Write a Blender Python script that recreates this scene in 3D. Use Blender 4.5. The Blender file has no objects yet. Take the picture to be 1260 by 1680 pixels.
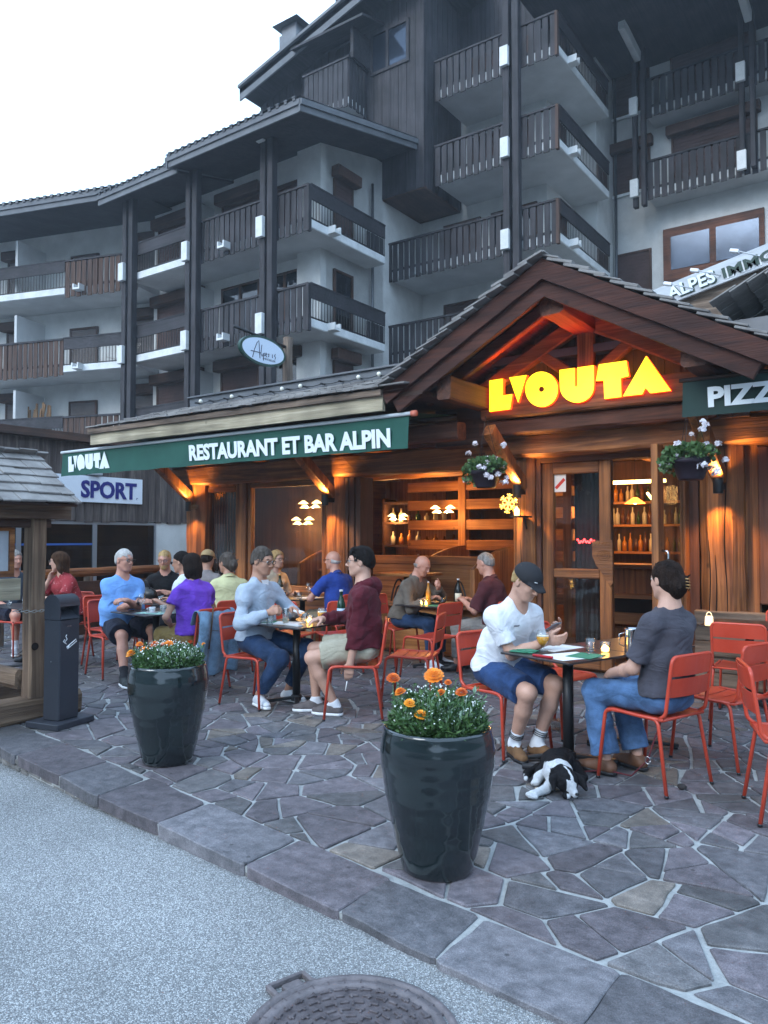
import bpy, math, random
import numpy as np
from mathutils import Vector, Matrix
R = math.radians
random.seed(7)
S = bpy.context.scene
COL = S.collection

# ---------------------------------------------------------------- camera
CAMH = 1.52
cd = bpy.data.cameras.new('camera'); cam = bpy.data.objects.new('camera', cd); COL.objects.link(cam)
cam.location = (0, 0, CAMH)
cam.rotation_euler = (R(90 + 1.95), 0, R(35.5))
cd.sensor_fit = 'VERTICAL'; cd.sensor_height = 24.0
cd.lens = 24.0 * 1262.0 / 1680.0
cd.clip_start = 0.05; cd.clip_end = 2000
S.camera = cam

# ---------------------------------------------------------------- world, sun, exposure
W = bpy.data.worlds.new('World'); S.world = W; W.use_nodes = True
wn = W.node_tree.nodes; wl = W.node_tree.links
wn.clear()
out = wn.new('ShaderNodeOutputWorld'); bg = wn.new('ShaderNodeBackground')
sky = wn.new('ShaderNodeTexSky'); sky.sky_type = 'NISHITA'; sky.sun_disc = False
SUN_EL, SUN_AZ = 9.0, 205.0
sky.sun_elevation = R(SUN_EL); sky.sun_rotation = R(SUN_AZ)
sky.air_density = 1.0; sky.dust_density = 1.5; sky.ozone_density = 2.0
mixw = wn.new('ShaderNodeMix'); mixw.data_type = 'RGBA'
nz = wn.new('ShaderNodeTexNoise'); nz.inputs['Scale'].default_value = 1.6; nz.inputs['Detail'].default_value = 5
rmp = wn.new('ShaderNodeValToRGB')
rmp.color_ramp.elements[0].color = (6.4, 9.1, 12.8, 1); rmp.color_ramp.elements[1].color = (7.6, 10.4, 14.0, 1)
wl.new(nz.outputs['Fac'], rmp.inputs['Fac'])
mixw.inputs[0].default_value = 0.66
wl.new(sky.outputs['Color'], mixw.inputs[6]); wl.new(rmp.outputs['Color'], mixw.inputs[7])
wl.new(mixw.outputs[2], bg.inputs['Color'])
bg.inputs['Strength'].default_value = 0.10
wl.new(bg.outputs[0], out.inputs[0])
sd = bpy.data.lights.new('sun', 'SUN'); sun = bpy.data.objects.new('sun', sd); COL.objects.link(sun)
sd.energy = 0.8; sd.angle = R(25); sd.color = (0.93, 0.97, 1.0)
sun.rotation_euler = (R(58), 0, R(-10))
S.view_settings.view_transform = 'Standard'; S.view_settings.look = 'None'
S.view_settings.gamma = 1.0; S.view_settings.exposure = 1.55
S.cycles.max_bounces = 6; S.cycles.diffuse_bounces = 3; S.cycles.glossy_bounces = 3
S.cycles.transparent_max_bounces = 12; S.cycles.transmission_bounces = 6
S.cycles.sample_clamp_indirect = 4.0; S.cycles.sample_clamp_direct = 0
S.cycles.caustics_reflective = False; S.cycles.caustics_refractive = False

# ---------------------------------------------------------------- pixel -> world helper (camera maths, for measuring)
_F = 1262.0; _t = R(35.5); _p = R(1.95)
_fw = Vector((-math.sin(_t)*math.cos(_p), math.cos(_t)*math.cos(_p), math.sin(_p)))
_rt = Vector((math.cos(_t), math.sin(_t), 0))
_up = Vector((math.sin(_t)*math.sin(_p), -math.cos(_t)*math.sin(_p), math.cos(_p)))
def on(px, py, X=None, Y=None, Z=None):
    d = _fw + _rt*((px-630)/_F) + _up*((840-py)/_F)
    t = (Z-CAMH)/d.z if Z is not None else (X/d.x if X is not None else Y/d.y)
    return Vector((d.x*t, d.y*t, CAMH+d.z*t))

# ---------------------------------------------------------------- materials
MT = {}
def mat(name, c1, c2=None, scale=6.0, rough=0.6, bump=0.0, stretch=(1, 1, 1), metal=0.0, coat=0.0, spec=0.5,
        detail=6, bscale=None, emit=None, estr=0.0, alpha=1.0, trans=0.0, ior=1.45, c3=None, sheen=0.0, rvar=0.0, dist=0.0, rlo=.35, rhi=.68):
    if name in MT: return MT[name]
    m = bpy.data.materials.new(name); m.use_nodes = True
    n = m.node_tree.nodes; l = m.node_tree.links
    b = n['Principled BSDF']
    b.inputs['Roughness'].default_value = rough; b.inputs['Metallic'].default_value = metal
    b.inputs['Coat Weight'].default_value = coat; b.inputs['Coat Roughness'].default_value = 0.08
    b.inputs['Specular IOR Level'].default_value = spec
    b.inputs['Sheen Weight'].default_value = sheen
    b.inputs['Base Color'].default_value = (*c1, 1)
    b.inputs['Alpha'].default_value = alpha
    b.inputs['Transmission Weight'].default_value = trans; b.inputs['IOR'].default_value = ior
    if emit: b.inputs['Emission Color'].default_value = (*emit, 1); b.inputs['Emission Strength'].default_value = estr
    if c2 is not None or bump:
        tc = n.new('ShaderNodeTexCoord'); mp = n.new('ShaderNodeMapping')
        mp.inputs['Scale'].default_value = stretch
        l.new(tc.outputs['Object'], mp.inputs['Vector'])
    if c2 is not None:
        t = n.new('ShaderNodeTexNoise'); t.inputs['Scale'].default_value = scale; t.inputs['Detail'].default_value = detail
        t.inputs['Roughness'].default_value = 0.62; t.inputs['Distortion'].default_value = dist
        l.new(mp.outputs[0], t.inputs['Vector'])
        r = n.new('ShaderNodeValToRGB'); e = r.color_ramp.elements
        e[0].position = rlo; e[0].color = (*c1, 1); e[1].position = rhi; e[1].color = (*c2, 1)
        if c3 is not None:
            q = r.color_ramp.elements.new(0.5*(rlo+rhi)); q.color = (*c3, 1)
        l.new(t.outputs['Fac'], r.inputs['Fac']); l.new(r.outputs['Color'], b.inputs['Base Color'])
        if rvar:
            mr = n.new('ShaderNodeMapRange'); mr.inputs[3].default_value = rough-rvar; mr.inputs[4].default_value = rough+rvar
            l.new(t.outputs['Fac'], mr.inputs[0]); l.new(mr.outputs[0], b.inputs['Roughness'])
    if bump:
        t2 = n.new('ShaderNodeTexNoise'); t2.inputs['Scale'].default_value = bscale or scale*3; t2.inputs['Detail'].default_value = 8
        t2.inputs['Roughness'].default_value = 0.6
        l.new(mp.outputs[0], t2.inputs['Vector'])
        bp = n.new('ShaderNodeBump'); bp.inputs['Strength'].default_value = bump; bp.inputs['Distance'].default_value = 0.02
        l.new(t2.outputs['Fac'], bp.inputs['Height']); l.new(bp.outputs[0], b.inputs['Normal'])
    MT[name] = m
    return m

def woods(name, c1, c2, c3=None, rough=0.6, scale=3.0, bump=0.5):
    """the same wood with its grain along x, y or z; returns {'x','y','z'}"""
    r = {}
    for ax, st in (('x', (.22, 5, 5)), ('y', (5, .22, 5)), ('z', (5, 5, .22))):
        m = mat('%s_%s' % (name, ax), c1, c2, scale=scale, rough=rough, bump=bump, stretch=st, c3=c3, dist=.9, bscale=scale*4)
        n = m.node_tree.nodes; l = m.node_tree.links
        # per-board variation and the odd knot
        b = n['Principled BSDF']; src = b.inputs['Base Color'].links[0].from_socket
        tc = n.new('ShaderNodeTexCoord')
        big = n.new('ShaderNodeTexNoise'); big.inputs['Scale'].default_value = 1.7; big.inputs['Detail'].default_value = 2
        l.new(tc.outputs['Object'], big.inputs['Vector'])
        mr = n.new('ShaderNodeMapRange'); mr.inputs[1].default_value = .3; mr.inputs[2].default_value = .7
        mr.inputs[3].default_value = .62; mr.inputs[4].default_value = 1.3
        l.new(big.outputs['Fac'], mr.inputs[0])
        kn = n.new('ShaderNodeTexVoronoi'); kn.inputs['Scale'].default_value = 2.3
        l.new(tc.outputs['Object'], kn.inputs['Vector'])
        kr = n.new('ShaderNodeMapRange'); kr.inputs[1].default_value = .03; kr.inputs[2].default_value = .09
        kr.inputs[3].default_value = .35; kr.inputs[4].default_value = 1
        l.new(kn.outputs['Distance'], kr.inputs[0])
        mu = n.new('ShaderNodeMath'); mu.operation = 'MULTIPLY'
        l.new(mr.outputs[0], mu.inputs[0]); l.new(kr.outputs[0], mu.inputs[1])
        vm = n.new('ShaderNodeVectorMath'); vm.operation = 'SCALE'
        l.new(src, vm.inputs[0]); l.new(mu.outputs[0], vm.inputs[3])
        l.new(vm.outputs[0], b.inputs['Base Color'])
        r[ax] = m
    return r

WARM = woods('larch_wood', (.105, .034, .010), (.38, .150, .045), (.22, .080, .024))
GREYW = woods('weathered_wood', (.085, .062, .046), (.27, .20, .15), (.16, .115, .085), rough=.85)
PALEW = woods('pale_board_wood', (.22, .19, .13), (.46, .40, .29), (.34, .29, .20), rough=.85)
DARKW = woods('dark_brown_wood', (.035, .017, .011), (.095, .045, .028), None, rough=.7)
BLDW = woods('stained_building_wood', (.018, .017, .020), (.048, .043, .048), None, rough=.75, bump=.3)
REDW = woods('reddish_brown_wood', (.060, .022, .013), (.16, .060, .032), None, rough=.7)
INW = woods('interior_pine', (.20, .075, .022), (.48, .23, .08), (.33, .14, .045), rough=.5, bump=.25)
PLAST = mat('rough_plaster', (.50, .50, .485), (.64, .64, .62), scale=1.4, rough=.95, bump=.6, bscale=9)
CONC = mat('painted_concrete', (.48, .49, .49), (.60, .61, .61), scale=1.2, rough=.9, bump=.15, bscale=14)
CONCW = mat('white_painted_concrete', (.58, .60, .60), (.74, .75, .75), scale=3, rough=.85, bump=.2, bscale=12)
ZINC = mat('dark_zinc', (.10, .105, .115), (.15, .155, .165), scale=2, rough=.45, metal=.6)
BLACKM = mat('black_metal', (.012, .012, .014), rough=.42)
REDM = mat('red_painted_metal', (.42, .055, .030), (.50, .075, .040), scale=3, rough=.42, coat=.1)
CLEARG = mat('clear_glass', (.95, .97, .97), rough=.02, trans=1.0, ior=1.45)
WHITE = mat('white_paint', (.78, .79, .80), rough=.6)
SLATE = mat('shingle_grey', (.13, .12, .115), (.30, .285, .27), scale=2.2, rough=.9, bump=.5, stretch=(1, 1, 1), bscale=20)
STEEL = mat('steel', (.55, .55, .55), rough=.22, metal=1)
def pane_mat(name, tint=(.6, .65, .65), alpha=.25, rough=.03):
    m = mat(name, tint, rough=rough, spec=.8)
    n = m.node_tree.nodes; l = m.node_tree.links
    tr = n.new('ShaderNodeBsdfTransparent'); tr.inputs[0].default_value = (*tint, 1)
    gl = n.new('ShaderNodeBsdfGlossy'); gl.inputs['Roughness'].default_value = rough
    lw = n.new('ShaderNodeLayerWeight'); fr = n.new('ShaderNodeMath'); fr.operation = 'POWER'; fr.inputs[1].default_value = 3.5; l.new(lw.outputs['Facing'], fr.inputs[0])
    ad = n.new('ShaderNodeMath'); ad.operation = 'ADD'; ad.inputs[1].default_value = alpha
    l.new(fr.outputs[0], ad.inputs[0])
    mx = n.new('ShaderNodeMixShader'); l.new(ad.outputs[0], mx.inputs[0]); l.new(tr.outputs[0], mx.inputs[1]); l.new(gl.outputs[0], mx.inputs[2])
    l.new(mx.outputs[0], n['Material Output'].inputs['Surface'])
    return m
PANE = pane_mat('window_pane', (.80, .84, .84), .04)
PANED = pane_mat('far_window_pane', (.28, .33, .38), .07)
CURT = mat('net_curtain', (.62, .64, .64), (.78, .8, .8), scale=2, rough=.9, stretch=(14, 14, .3))

# ---------------------------------------------------------------- object helpers
def tag(o, label=None, cat=None, group=None, kind=None):
    if label: o['label'] = label
    if cat: o['category'] = cat
    if group: o['group'] = group
    if kind: o['kind'] = kind
    return o
def empty(name, loc=(0, 0, 0), rz=0.0, label=None, cat=None, group=None):
    o = bpy.data.objects.new(name, None); COL.objects.link(o); o.location = loc; o.rotation_euler = (0, 0, rz)
    o.empty_display_size = .1
    return tag(o, label, cat, group)
def link_mesh(name, me, parent=None, loc=None, rz=None):
    o = bpy.data.objects.new(name, me); COL.objects.link(o)
    if parent is not None: o.parent = parent
    if loc is not None: o.location = loc
    if rz is not None: o.rotation_euler = (0, 0, rz)
    return o
def copy_tree(o, parent=None):
    c = o.copy(); COL.objects.link(c)
    if parent is not None: c.parent = parent; c.matrix_parent_inverse = o.matrix_parent_inverse
    for ch in [x for x in bpy.data.objects if x.parent == o]: copy_tree(ch, c)
    return c

class MB:
    def __init__(s): s.v = []; s.f = []; s.mi = []; s.m = []; s.sm = []
    def _m(s, m):
        if m is None: return 0
        if m not in s.m: s.m.append(m)
        return s.m.index(m)
    def add(s, vs, fs, m=None, smooth=False):
        o = len(s.v); k = s._m(m)
        s.v += [tuple(v) for v in vs]
        for f in fs: s.f.append(tuple(i+o for i in f)); s.mi.append(k); s.sm.append(smooth)
    def box(s, lo, hi, m=None, bev=0.0, jit=0.0):
        x0, y0, z0 = [min(a, b) for a, b in zip(lo, hi)]; x1, y1, z1 = [max(a, b) for a, b in zip(lo, hi)]
        if bev <= 0:
            vs = [(x0,y0,z0),(x1,y0,z0),(x1,y1,z0),(x0,y1,z0),(x0,y0,z1),(x1,y0,z1),(x1,y1,z1),(x0,y1,z1)]
            s.add(vs, [(0,3,2,1),(4,5,6,7),(0,1,5,4),(1,2,6,5),(2,3,7,6),(3,0,4,7)], m); return
        c = Vector(((x0+x1)/2, (y0+y1)/2, (z0+z1)/2)); h = Vector(((x1-x0)/2, (y1-y0)/2, (z1-z0)/2))
        s.obox(c, h, Matrix.Identity(3), m, bev)
    def obox(s, c, h, rot, m=None, bev=0.0):
        """oriented box: centre, half sizes, 3x3 rotation, with chamfered edges"""
        c = Vector(c); h = Vector(h)
        if bev <= 0:
            vs = [c + rot @ Vector((sx*h.x, sy*h.y, sz*h.z)) for sz in (-1, 1) for sy in (-1, 1) for sx in (-1, 1)]
            s.add(vs, [(0,2,3,1),(4,5,7,6),(0,1,5,4),(1,3,7,5),(3,2,6,7),(2,0,4,6)], m); return
        b = min(bev, *(0.49*a for a in h)); vs = []; idx = {}
        for sx in (-1, 1):
            for sy in (-1, 1):
                for sz in (-1, 1):
                    for ax in range(3):
                        p = [sx*(h.x-b), sy*(h.y-b), sz*(h.z-b)]
                        p[ax] = (sx, sy, sz)[ax]*h[ax]
                        idx[(sx, sy, sz, ax)] = len(vs); vs.append(c + rot @ Vector(p))
        fs = []
        for ax in range(3):
            a, bb = [(1, 2), (2, 0), (0, 1)][ax]
            for sg in (-1, 1):
                q = []
                for (u, w) in ((-1, -1), (1, -1), (1, 1), (-1, 1)):
                    k = [0, 0, 0]; k[ax] = sg; k[a] = u; k[bb] = w
                    q.append(idx[(k[0], k[1], k[2], ax)])
                fs.append(tuple(q if sg > 0 else q[::-1]))
        for ax in range(3):       # edges
            a, bb = [(1, 2), (2, 0), (0, 1)][ax]
            for u in (-1, 1):
                for w in (-1, 1):
                    k0 = [0, 0, 0]; k0[ax] = -1; k0[a] = u; k0[bb] = w; k1 = list(k0); k1[ax] = 1
                    q = [idx[(*k0, a)], idx[(*k1, a)], idx[(*k1, bb)], idx[(*k0, bb)]]
                    fs.append(tuple(q if u*w < 0 else q[::-1]))
        for sx in (-1, 1):
            for sy in (-1, 1):
                for sz in (-1, 1):
                    q = [idx[(sx, sy, sz, i)] for i in range(3)]
                    fs.append(tuple(q if sx*sy*sz > 0 else q[::-1]))
        s.add(vs, fs, m)
    def beam(s, a, b, w, h, m=None, jit=0.0, n=None, ch=0.12, up=(0, 0, 1)):
        """a timber from a to b, w wide, h high, chamfered, with hand-hewn unevenness"""
        a = Vector(a); b = Vector(b); d = (b-a); L = d.length; d.normalize()
        up = Vector(up)
        if abs(d.dot(up)) > .98: up = Vector((0, 1, 0))
        side = d.cross(up).normalized(); u = side.cross(d).normalized()
        n = n or (max(1, int(L/.25)) if jit else 1)
        c = ch*min(w, h)
        prof = [(-w/2+c, -h/2), (w/2-c, -h/2), (w/2, -h/2+c), (w/2, h/2-c), (w/2-c, h/2), (-w/2+c, h/2), (-w/2, h/2-c), (-w/2, -h/2+c)]
        vs = []; rr = random.Random(int(abs(a.x*131+a.y*17+a.z*7+L*31)*100))
        for i in range(n+1):
            p = a + d*(L*i/n)
            for (x, y) in prof:
                jx = rr.uniform(-jit, jit); jy = rr.uniform(-jit, jit)
                vs.append(p + side*(x+jx) + u*(y+jy))
        fs = []
        for i in range(n):
            for k in range(8):
                k2 = (k+1) % 8
                fs.append((i*8+k, i*8+k2, (i+1)*8+k2, (i+1)*8+k))
        fs.append(tuple(range(7, -1, -1))); fs.append(tuple(n*8+k for k in range(8)))
        s.add(vs, [f[::-1] for f in fs], m)
    def tube(s, pts, r, m=None, n=8, cap=True, smooth=True, up=(0, 0, 1)):
        pts = [Vector(p) for p in pts]; N = len(pts); rs = r if isinstance(r, (list, tuple)) else [r]*N
        vs = []; fs = []; prev = None
        for i, p in enumerate(pts):
            d = (pts[min(i+1, N-1)]-pts[max(i-1, 0)])
            if d.length < 1e-9: d = Vector((0, 0, 1))
            d.normalize()
            if prev is None:
                q = Vector(up)
                if abs(q.dot(d)) > .95: q = Vector((1, 0, 0))
                prev = (q - d*q.dot(d)).normalized()
            else:
                prev = (prev - d*prev.dot(d))
                if prev.length < 1e-6: prev = d.orthogonal()
                prev.normalize()
            w = d.cross(prev)
            for k in range(n):
                an = 2*math.pi*k/n
                vs.append(p + (prev*math.cos(an) + w*math.sin(an))*rs[i])
        for i in range(N-1):
            for k in range(n):
                k2 = (k+1) % n
                fs.append((i*n+k, i*n+k2, (i+1)*n+k2, (i+1)*n+k))
        if cap: fs.append(tuple(range(n-1, -1, -1))); fs.append(tuple((N-1)*n+k for k in range(n)))
        s.add(vs, fs, m, smooth)
    def lathe(s, prof, m=None, n=24, c=(0, 0, 0), smooth=True, sx=1, sy=1):
        vs = []; fs = []
        for (r, z) in prof:
            for k in range(n):
                a = 2*math.pi*k/n
                vs.append((c[0]+r*sx*math.cos(a), c[1]+r*sy*math.sin(a), c[2]+z))
        for i in range(len(prof)-1):
            for k in range(n):
                k2 = (k+1) % n
                fs.append((i*n+k, i*n+k2, (i+1)*n+k2, (i+1)*n+k))
        if prof[0][0] > .0015 and abs(prof[0][1]-prof[1][1]) > 1e-5: fs.append(tuple(range(n-1, -1, -1)))
        if prof[-1][0] > 1e-4 and abs(prof[-1][1]-prof[-2][1]) > .004: fs.append(tuple((len(prof)-1)*n+k for k in range(n)))
        s.add(vs, fs, m, smooth)
    def prism(s, poly, o, ux, uy, nrm, depth, m=None, mside=None):
        """extrude a 2-D polygon (in plane o,ux,uy) by depth along nrm; the front face is at o"""
        o = Vector(o); ux = Vector(ux); uy = Vector(uy); nrm = Vector(nrm); k = len(poly)
        fr = [o+ux*x+uy*y for x, y in poly]; bk = [p-nrm*depth for p in fr]
        area = sum(poly[i][0]*poly[(i+1) % k][1]-poly[(i+1) % k][0]*poly[i][1] for i in range(k))
        ccw = area > 0
        if ux.cross(uy).dot(nrm) < 0: ccw = not ccw
        idx = list(range(k)) if ccw else list(range(k-1, -1, -1))
        s.add(fr, [tuple(idx)], m)
        s.add(bk, [tuple(idx[::-1])], m)
        side = []
        for i in range(k):
            j = (i+1) % k
            side.append((i, i+k, j+k, j) if ccw else (j, j+k, i+k, i))
        s.add(fr+bk, side, mside or m)
    def blob(s, c, r, m=None, n=8, smooth=True):
        c = Vector(c); r = r if hasattr(r, '__len__') else (r, r, r)
        vs = [(c.x, c.y, c.z-r[2])]
        for i in range(1, n//2+1):
            a = -math.pi/2+math.pi*i/(n//2+1)
            for k in range(n):
                b = 2*math.pi*k/n
                vs.append((c.x+r[0]*math.cos(a)*math.cos(b), c.y+r[1]*math.cos(a)*math.sin(b), c.z+r[2]*math.sin(a)))
        vs.append((c.x, c.y, c.z+r[2])); t = len(vs)-1; fs = []
        for k in range(n): fs.append((0, 1+(k+1) % n, 1+k))
        for i in range(n//2-1):
            for k in range(n):
                a0 = 1+i*n; fs.append((a0+k, a0+(k+1) % n, a0+n+(k+1) % n, a0+n+k))
        a0 = 1+(n//2-1)*n
        for k in range(n): fs.append((a0+k, a0+(k+1) % n, t))
        s.add(vs, fs, m, smooth)
    def build(s, name, m=None, parent=None, loc=None, rz=None):
        me = bpy.data.meshes.new(name); me.from_pydata(s.v, [], s.f)
        for mm in (s.m or ([m] if m else [])): me.materials.append(mm)
        if m is not None and not s.m: pass
        if s.f:
            me.polygons.foreach_set('material_index', s.mi if s.m else [0]*len(s.f))
            me.polygons.foreach_set('use_smooth', s.sm)
        me.update()
        return link_mesh(name, me, parent, loc, rz)

def text_mesh(txt, size, m, name, parent, o, ux, uy, nrm, depth=.008, offset=0.0, sx=1.0, spacing=1.0, align='LEFT', fit=None):
    """flat lettering built as a mesh: baseline origin o, direction ux, up uy, facing nrm"""
    cu = bpy.data.curves.new('t', 'FONT'); cu.body = txt; cu.size = size; cu.extrude = depth/2; cu.offset = offset
    cu.space_character = spacing; cu.align_x = align; cu.resolution_u = 3
    ob = bpy.data.objects.new('t', cu); COL.objects.link(ob)
    dg = bpy.context.evaluated_depsgraph_get()
    me = bpy.data.meshes.new_from_object(ob.evaluated_get(dg))
    bpy.data.objects.remove(ob); bpy.data.curves.remove(cu)
    if fit:
        xs = [v.co.x for v in me.vertices]; x0, x1 = min(xs), max(xs)
        for v in me.vertices: v.co.x = (v.co.x-x0)*fit/(x1-x0)
        sx = 1
    ux = Vector(ux).normalized(); uy = Vector(uy).normalized(); nrm = Vector(nrm).normalized(); o = Vector(o)
    for v in me.vertices:
        v.co = o + ux*(v.co.x*sx) + uy*v.co.y + nrm*v.co.z
    me.materials.clear(); me.materials.append(m); me.name = name
    return link_mesh(name, me, parent)

def point(name, loc, e, col=(1, .62, .25), r=.03):
    d = bpy.data.lights.new(name, 'POINT'); d.energy = e; d.color = col; d.shadow_soft_size = r
    o = bpy.data.objects.new(name, d); COL.objects.link(o); o.location = loc; return o
def spot(name, loc, dirv, e, ang=100, blend=.6, col=(1, .60, .22), r=.02):
    d = bpy.data.lights.new(name, 'SPOT'); d.energy = e; d.color = col; d.spot_size = R(ang); d.spot_blend = blend; d.shadow_soft_size = r
    o = bpy.data.objects.new(name, d); COL.objects.link(o); o.location = loc
    o.rotation_euler = Vector(dirv).to_track_quat('-Z', 'Y').to_euler(); return o
# ================================================================ GROUND
def kerb_y(x): return 2.21 - .137*x
def road_z(x): return -.025 - .10*max(0, min(1, (-1.2-x)/4.5))
ASPH = mat('asphalt', (.20, .21, .22), (.40, .42, .43), scale=90, rough=.95, bump=.9, bscale=150, detail=3)
def asphalt_speckle(m):
    n = m.node_tree.nodes; l = m.node_tree.links; b = n['Principled BSDF']
    tc = n.new('ShaderNodeTexCoord')
    v = n.new('ShaderNodeTexVoronoi'); v.inputs['Scale'].default_value = 165; l.new(tc.outputs['Object'], v.inputs['Vector'])
    r = n.new('ShaderNodeValToRGB'); e = r.color_ramp.elements
    e[0].position = .0; e[0].color = (.34, .345, .35, 1); e[1].position = 1; e[1].color = (.74, .76, .76, 1)
    q = e.new(.30); q.color = (.34, .35, .355, 1); q = e.new(.62); q.color = (.54, .55, .55, 1)
    sp = n.new('ShaderNodeSeparateColor'); l.new(v.outputs['Color'], sp.inputs[0]); l.new(sp.outputs[0], r.inputs['Fac'])
    big = n.new('ShaderNodeTexNoise'); big.inputs['Scale'].default_value = .8; big.inputs['Detail'].default_value = 6
    l.new(tc.outputs['Object'], big.inputs['Vector'])
    mr = n.new('ShaderNodeMapRange'); mr.inputs[1].default_value = .3; mr.inputs[2].default_value = .7; mr.inputs[3].default_value = .74; mr.inputs[4].default_value = 1.14
    l.new(big.outputs['Fac'], mr.inputs[0])
    ed = n.new('ShaderNodeMapRange'); ed.inputs[1].default_value = .0; ed.inputs[2].default_value = .55; ed.inputs[3].default_value = 1.15; ed.inputs[4].default_value = .45
    l.new(v.outputs['Distance'], ed.inputs[0])
    mu = n.new('ShaderNodeMath'); mu.operation = 'MULTIPLY'; l.new(mr.outputs[0], mu.inputs[0]); l.new(ed.outputs[0], mu.inputs[1])
    vm = n.new('ShaderNodeVectorMath'); vm.operation = 'SCALE'; l.new(r.outputs['Color'], vm.inputs[0]); l.new(mu.outputs[0], vm.inputs[3])
    l.new(vm.outputs[0], b.inputs['Base Color'])
    bp = n['Bump']; bp.inputs['Distance'].default_value = .006; l.new(v.outputs['Distance'], bp.inputs['Height']); bp.invert = True
asphalt_speckle(ASPH)
g = MB(); g.box((-160, -160, -.6), (160, 160, -.35), None)
tag(g.build('ground', mat('ground_soil', (.10, .095, .085), (.16, .15, .13), scale=2, rough=1)), kind='structure')
g = MB(); xs = [-60, -30, -16, -9] + [-7+.25*i for i in range(33)] + [3, 8, 30]
vs = []
for x in xs:
    for y in (-20, 0, 1, kerb_y(max(-40, min(8, x)))+.06): vs.append((x, y, road_z(x)))
g.add(vs, [((i*4+j), ((i+1)*4+j), ((i+1)*4+j+1), (i*4+j+1)) for i in range(len(xs)-1) for j in range(3)])
tag(g.build('road', ASPH), kind='structure')

# --- crazy paving: every slab is cut from a jittered cell pattern; mortar bed just below
MORTAR = mat('mortar', (.27, .28, .28), (.40, .41, .40), scale=9, rough=.95, bump=.5, bscale=60)
def stone_mat():
    m = mat('porphyry_slab', (.080, .078, .084), (.158, .150, .158), scale=14, rough=.66, bump=.5, bscale=26, rvar=.12)
    n = m.node_tree.nodes; l = m.node_tree.links; b = n['Principled BSDF']
    at = n.new('ShaderNodeAttribute'); at.attribute_name = 'tint'
    src = b.inputs['Base Color'].links[0].from_socket
    vm = n.new('ShaderNodeVectorMath'); vm.operation = 'MULTIPLY'; l.new(src, vm.inputs[0]); l.new(at.outputs['Color'], vm.inputs[1])
    tc = n.new('ShaderNodeTexCoord'); v = n.new('ShaderNodeTexNoise'); v.inputs['Scale'].default_value = 220; v.inputs['Detail'].default_value = 2
    l.new(tc.outputs['Object'], v.inputs['Vector'])
    mr = n.new('ShaderNodeMapRange'); mr.inputs[1].default_value = .35; mr.inputs[2].default_value = .7; mr.inputs[3].default_value = .72; mr.inputs[4].default_value = 1.35
    l.new(v.outputs['Fac'], mr.inputs[0])
    v2 = n.new('ShaderNodeVectorMath'); v2.operation = 'SCALE'; l.new(vm.outputs[0], v2.inputs[0]); l.new(mr.outputs[0], v2.inputs[3])
    st = n.new('ShaderNodeTexNoise'); st.inputs['Scale'].default_value = 1.3; st.inputs['Detail'].default_value = 7; st.inputs['Roughness'].default_value = .7; l.new(tc.outputs['Object'], st.inputs['Vector'])
    sm = n.new('ShaderNodeMapRange'); sm.inputs[1].default_value = .34; sm.inputs[2].default_value = .58; sm.inputs[3].default_value = .62; sm.inputs[4].default_value = 1.08; l.new(st.outputs['Fac'], sm.inputs[0])
    sp = n.new('ShaderNodeTexVoronoi'); sp.inputs['Scale'].default_value = 5.5; l.new(tc.outputs['Object'], sp.inputs['Vector'])
    sq = n.new('ShaderNodeMapRange'); sq.inputs[1].default_value = .045; sq.inputs[2].default_value = .075; sq.inputs[3].default_value = .45; sq.inputs[4].default_value = 1; l.new(sp.outputs['Distance'], sq.inputs[0])
    mm = n.new('ShaderNodeMath'); mm.operation = 'MULTIPLY'; l.new(sm.outputs[0], mm.inputs[0]); l.new(sq.outputs[0], mm.inputs[1])
    v3 = n.new('ShaderNodeVectorMath'); v3.operation = 'SCALE'; l.new(v2.outputs[0], v3.inputs[0]); l.new(mm.outputs[0], v3.inputs[3])
    l.new(v3.outputs[0], b.inputs['Base Color'])
    return m
STONE = stone_mat()
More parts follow.
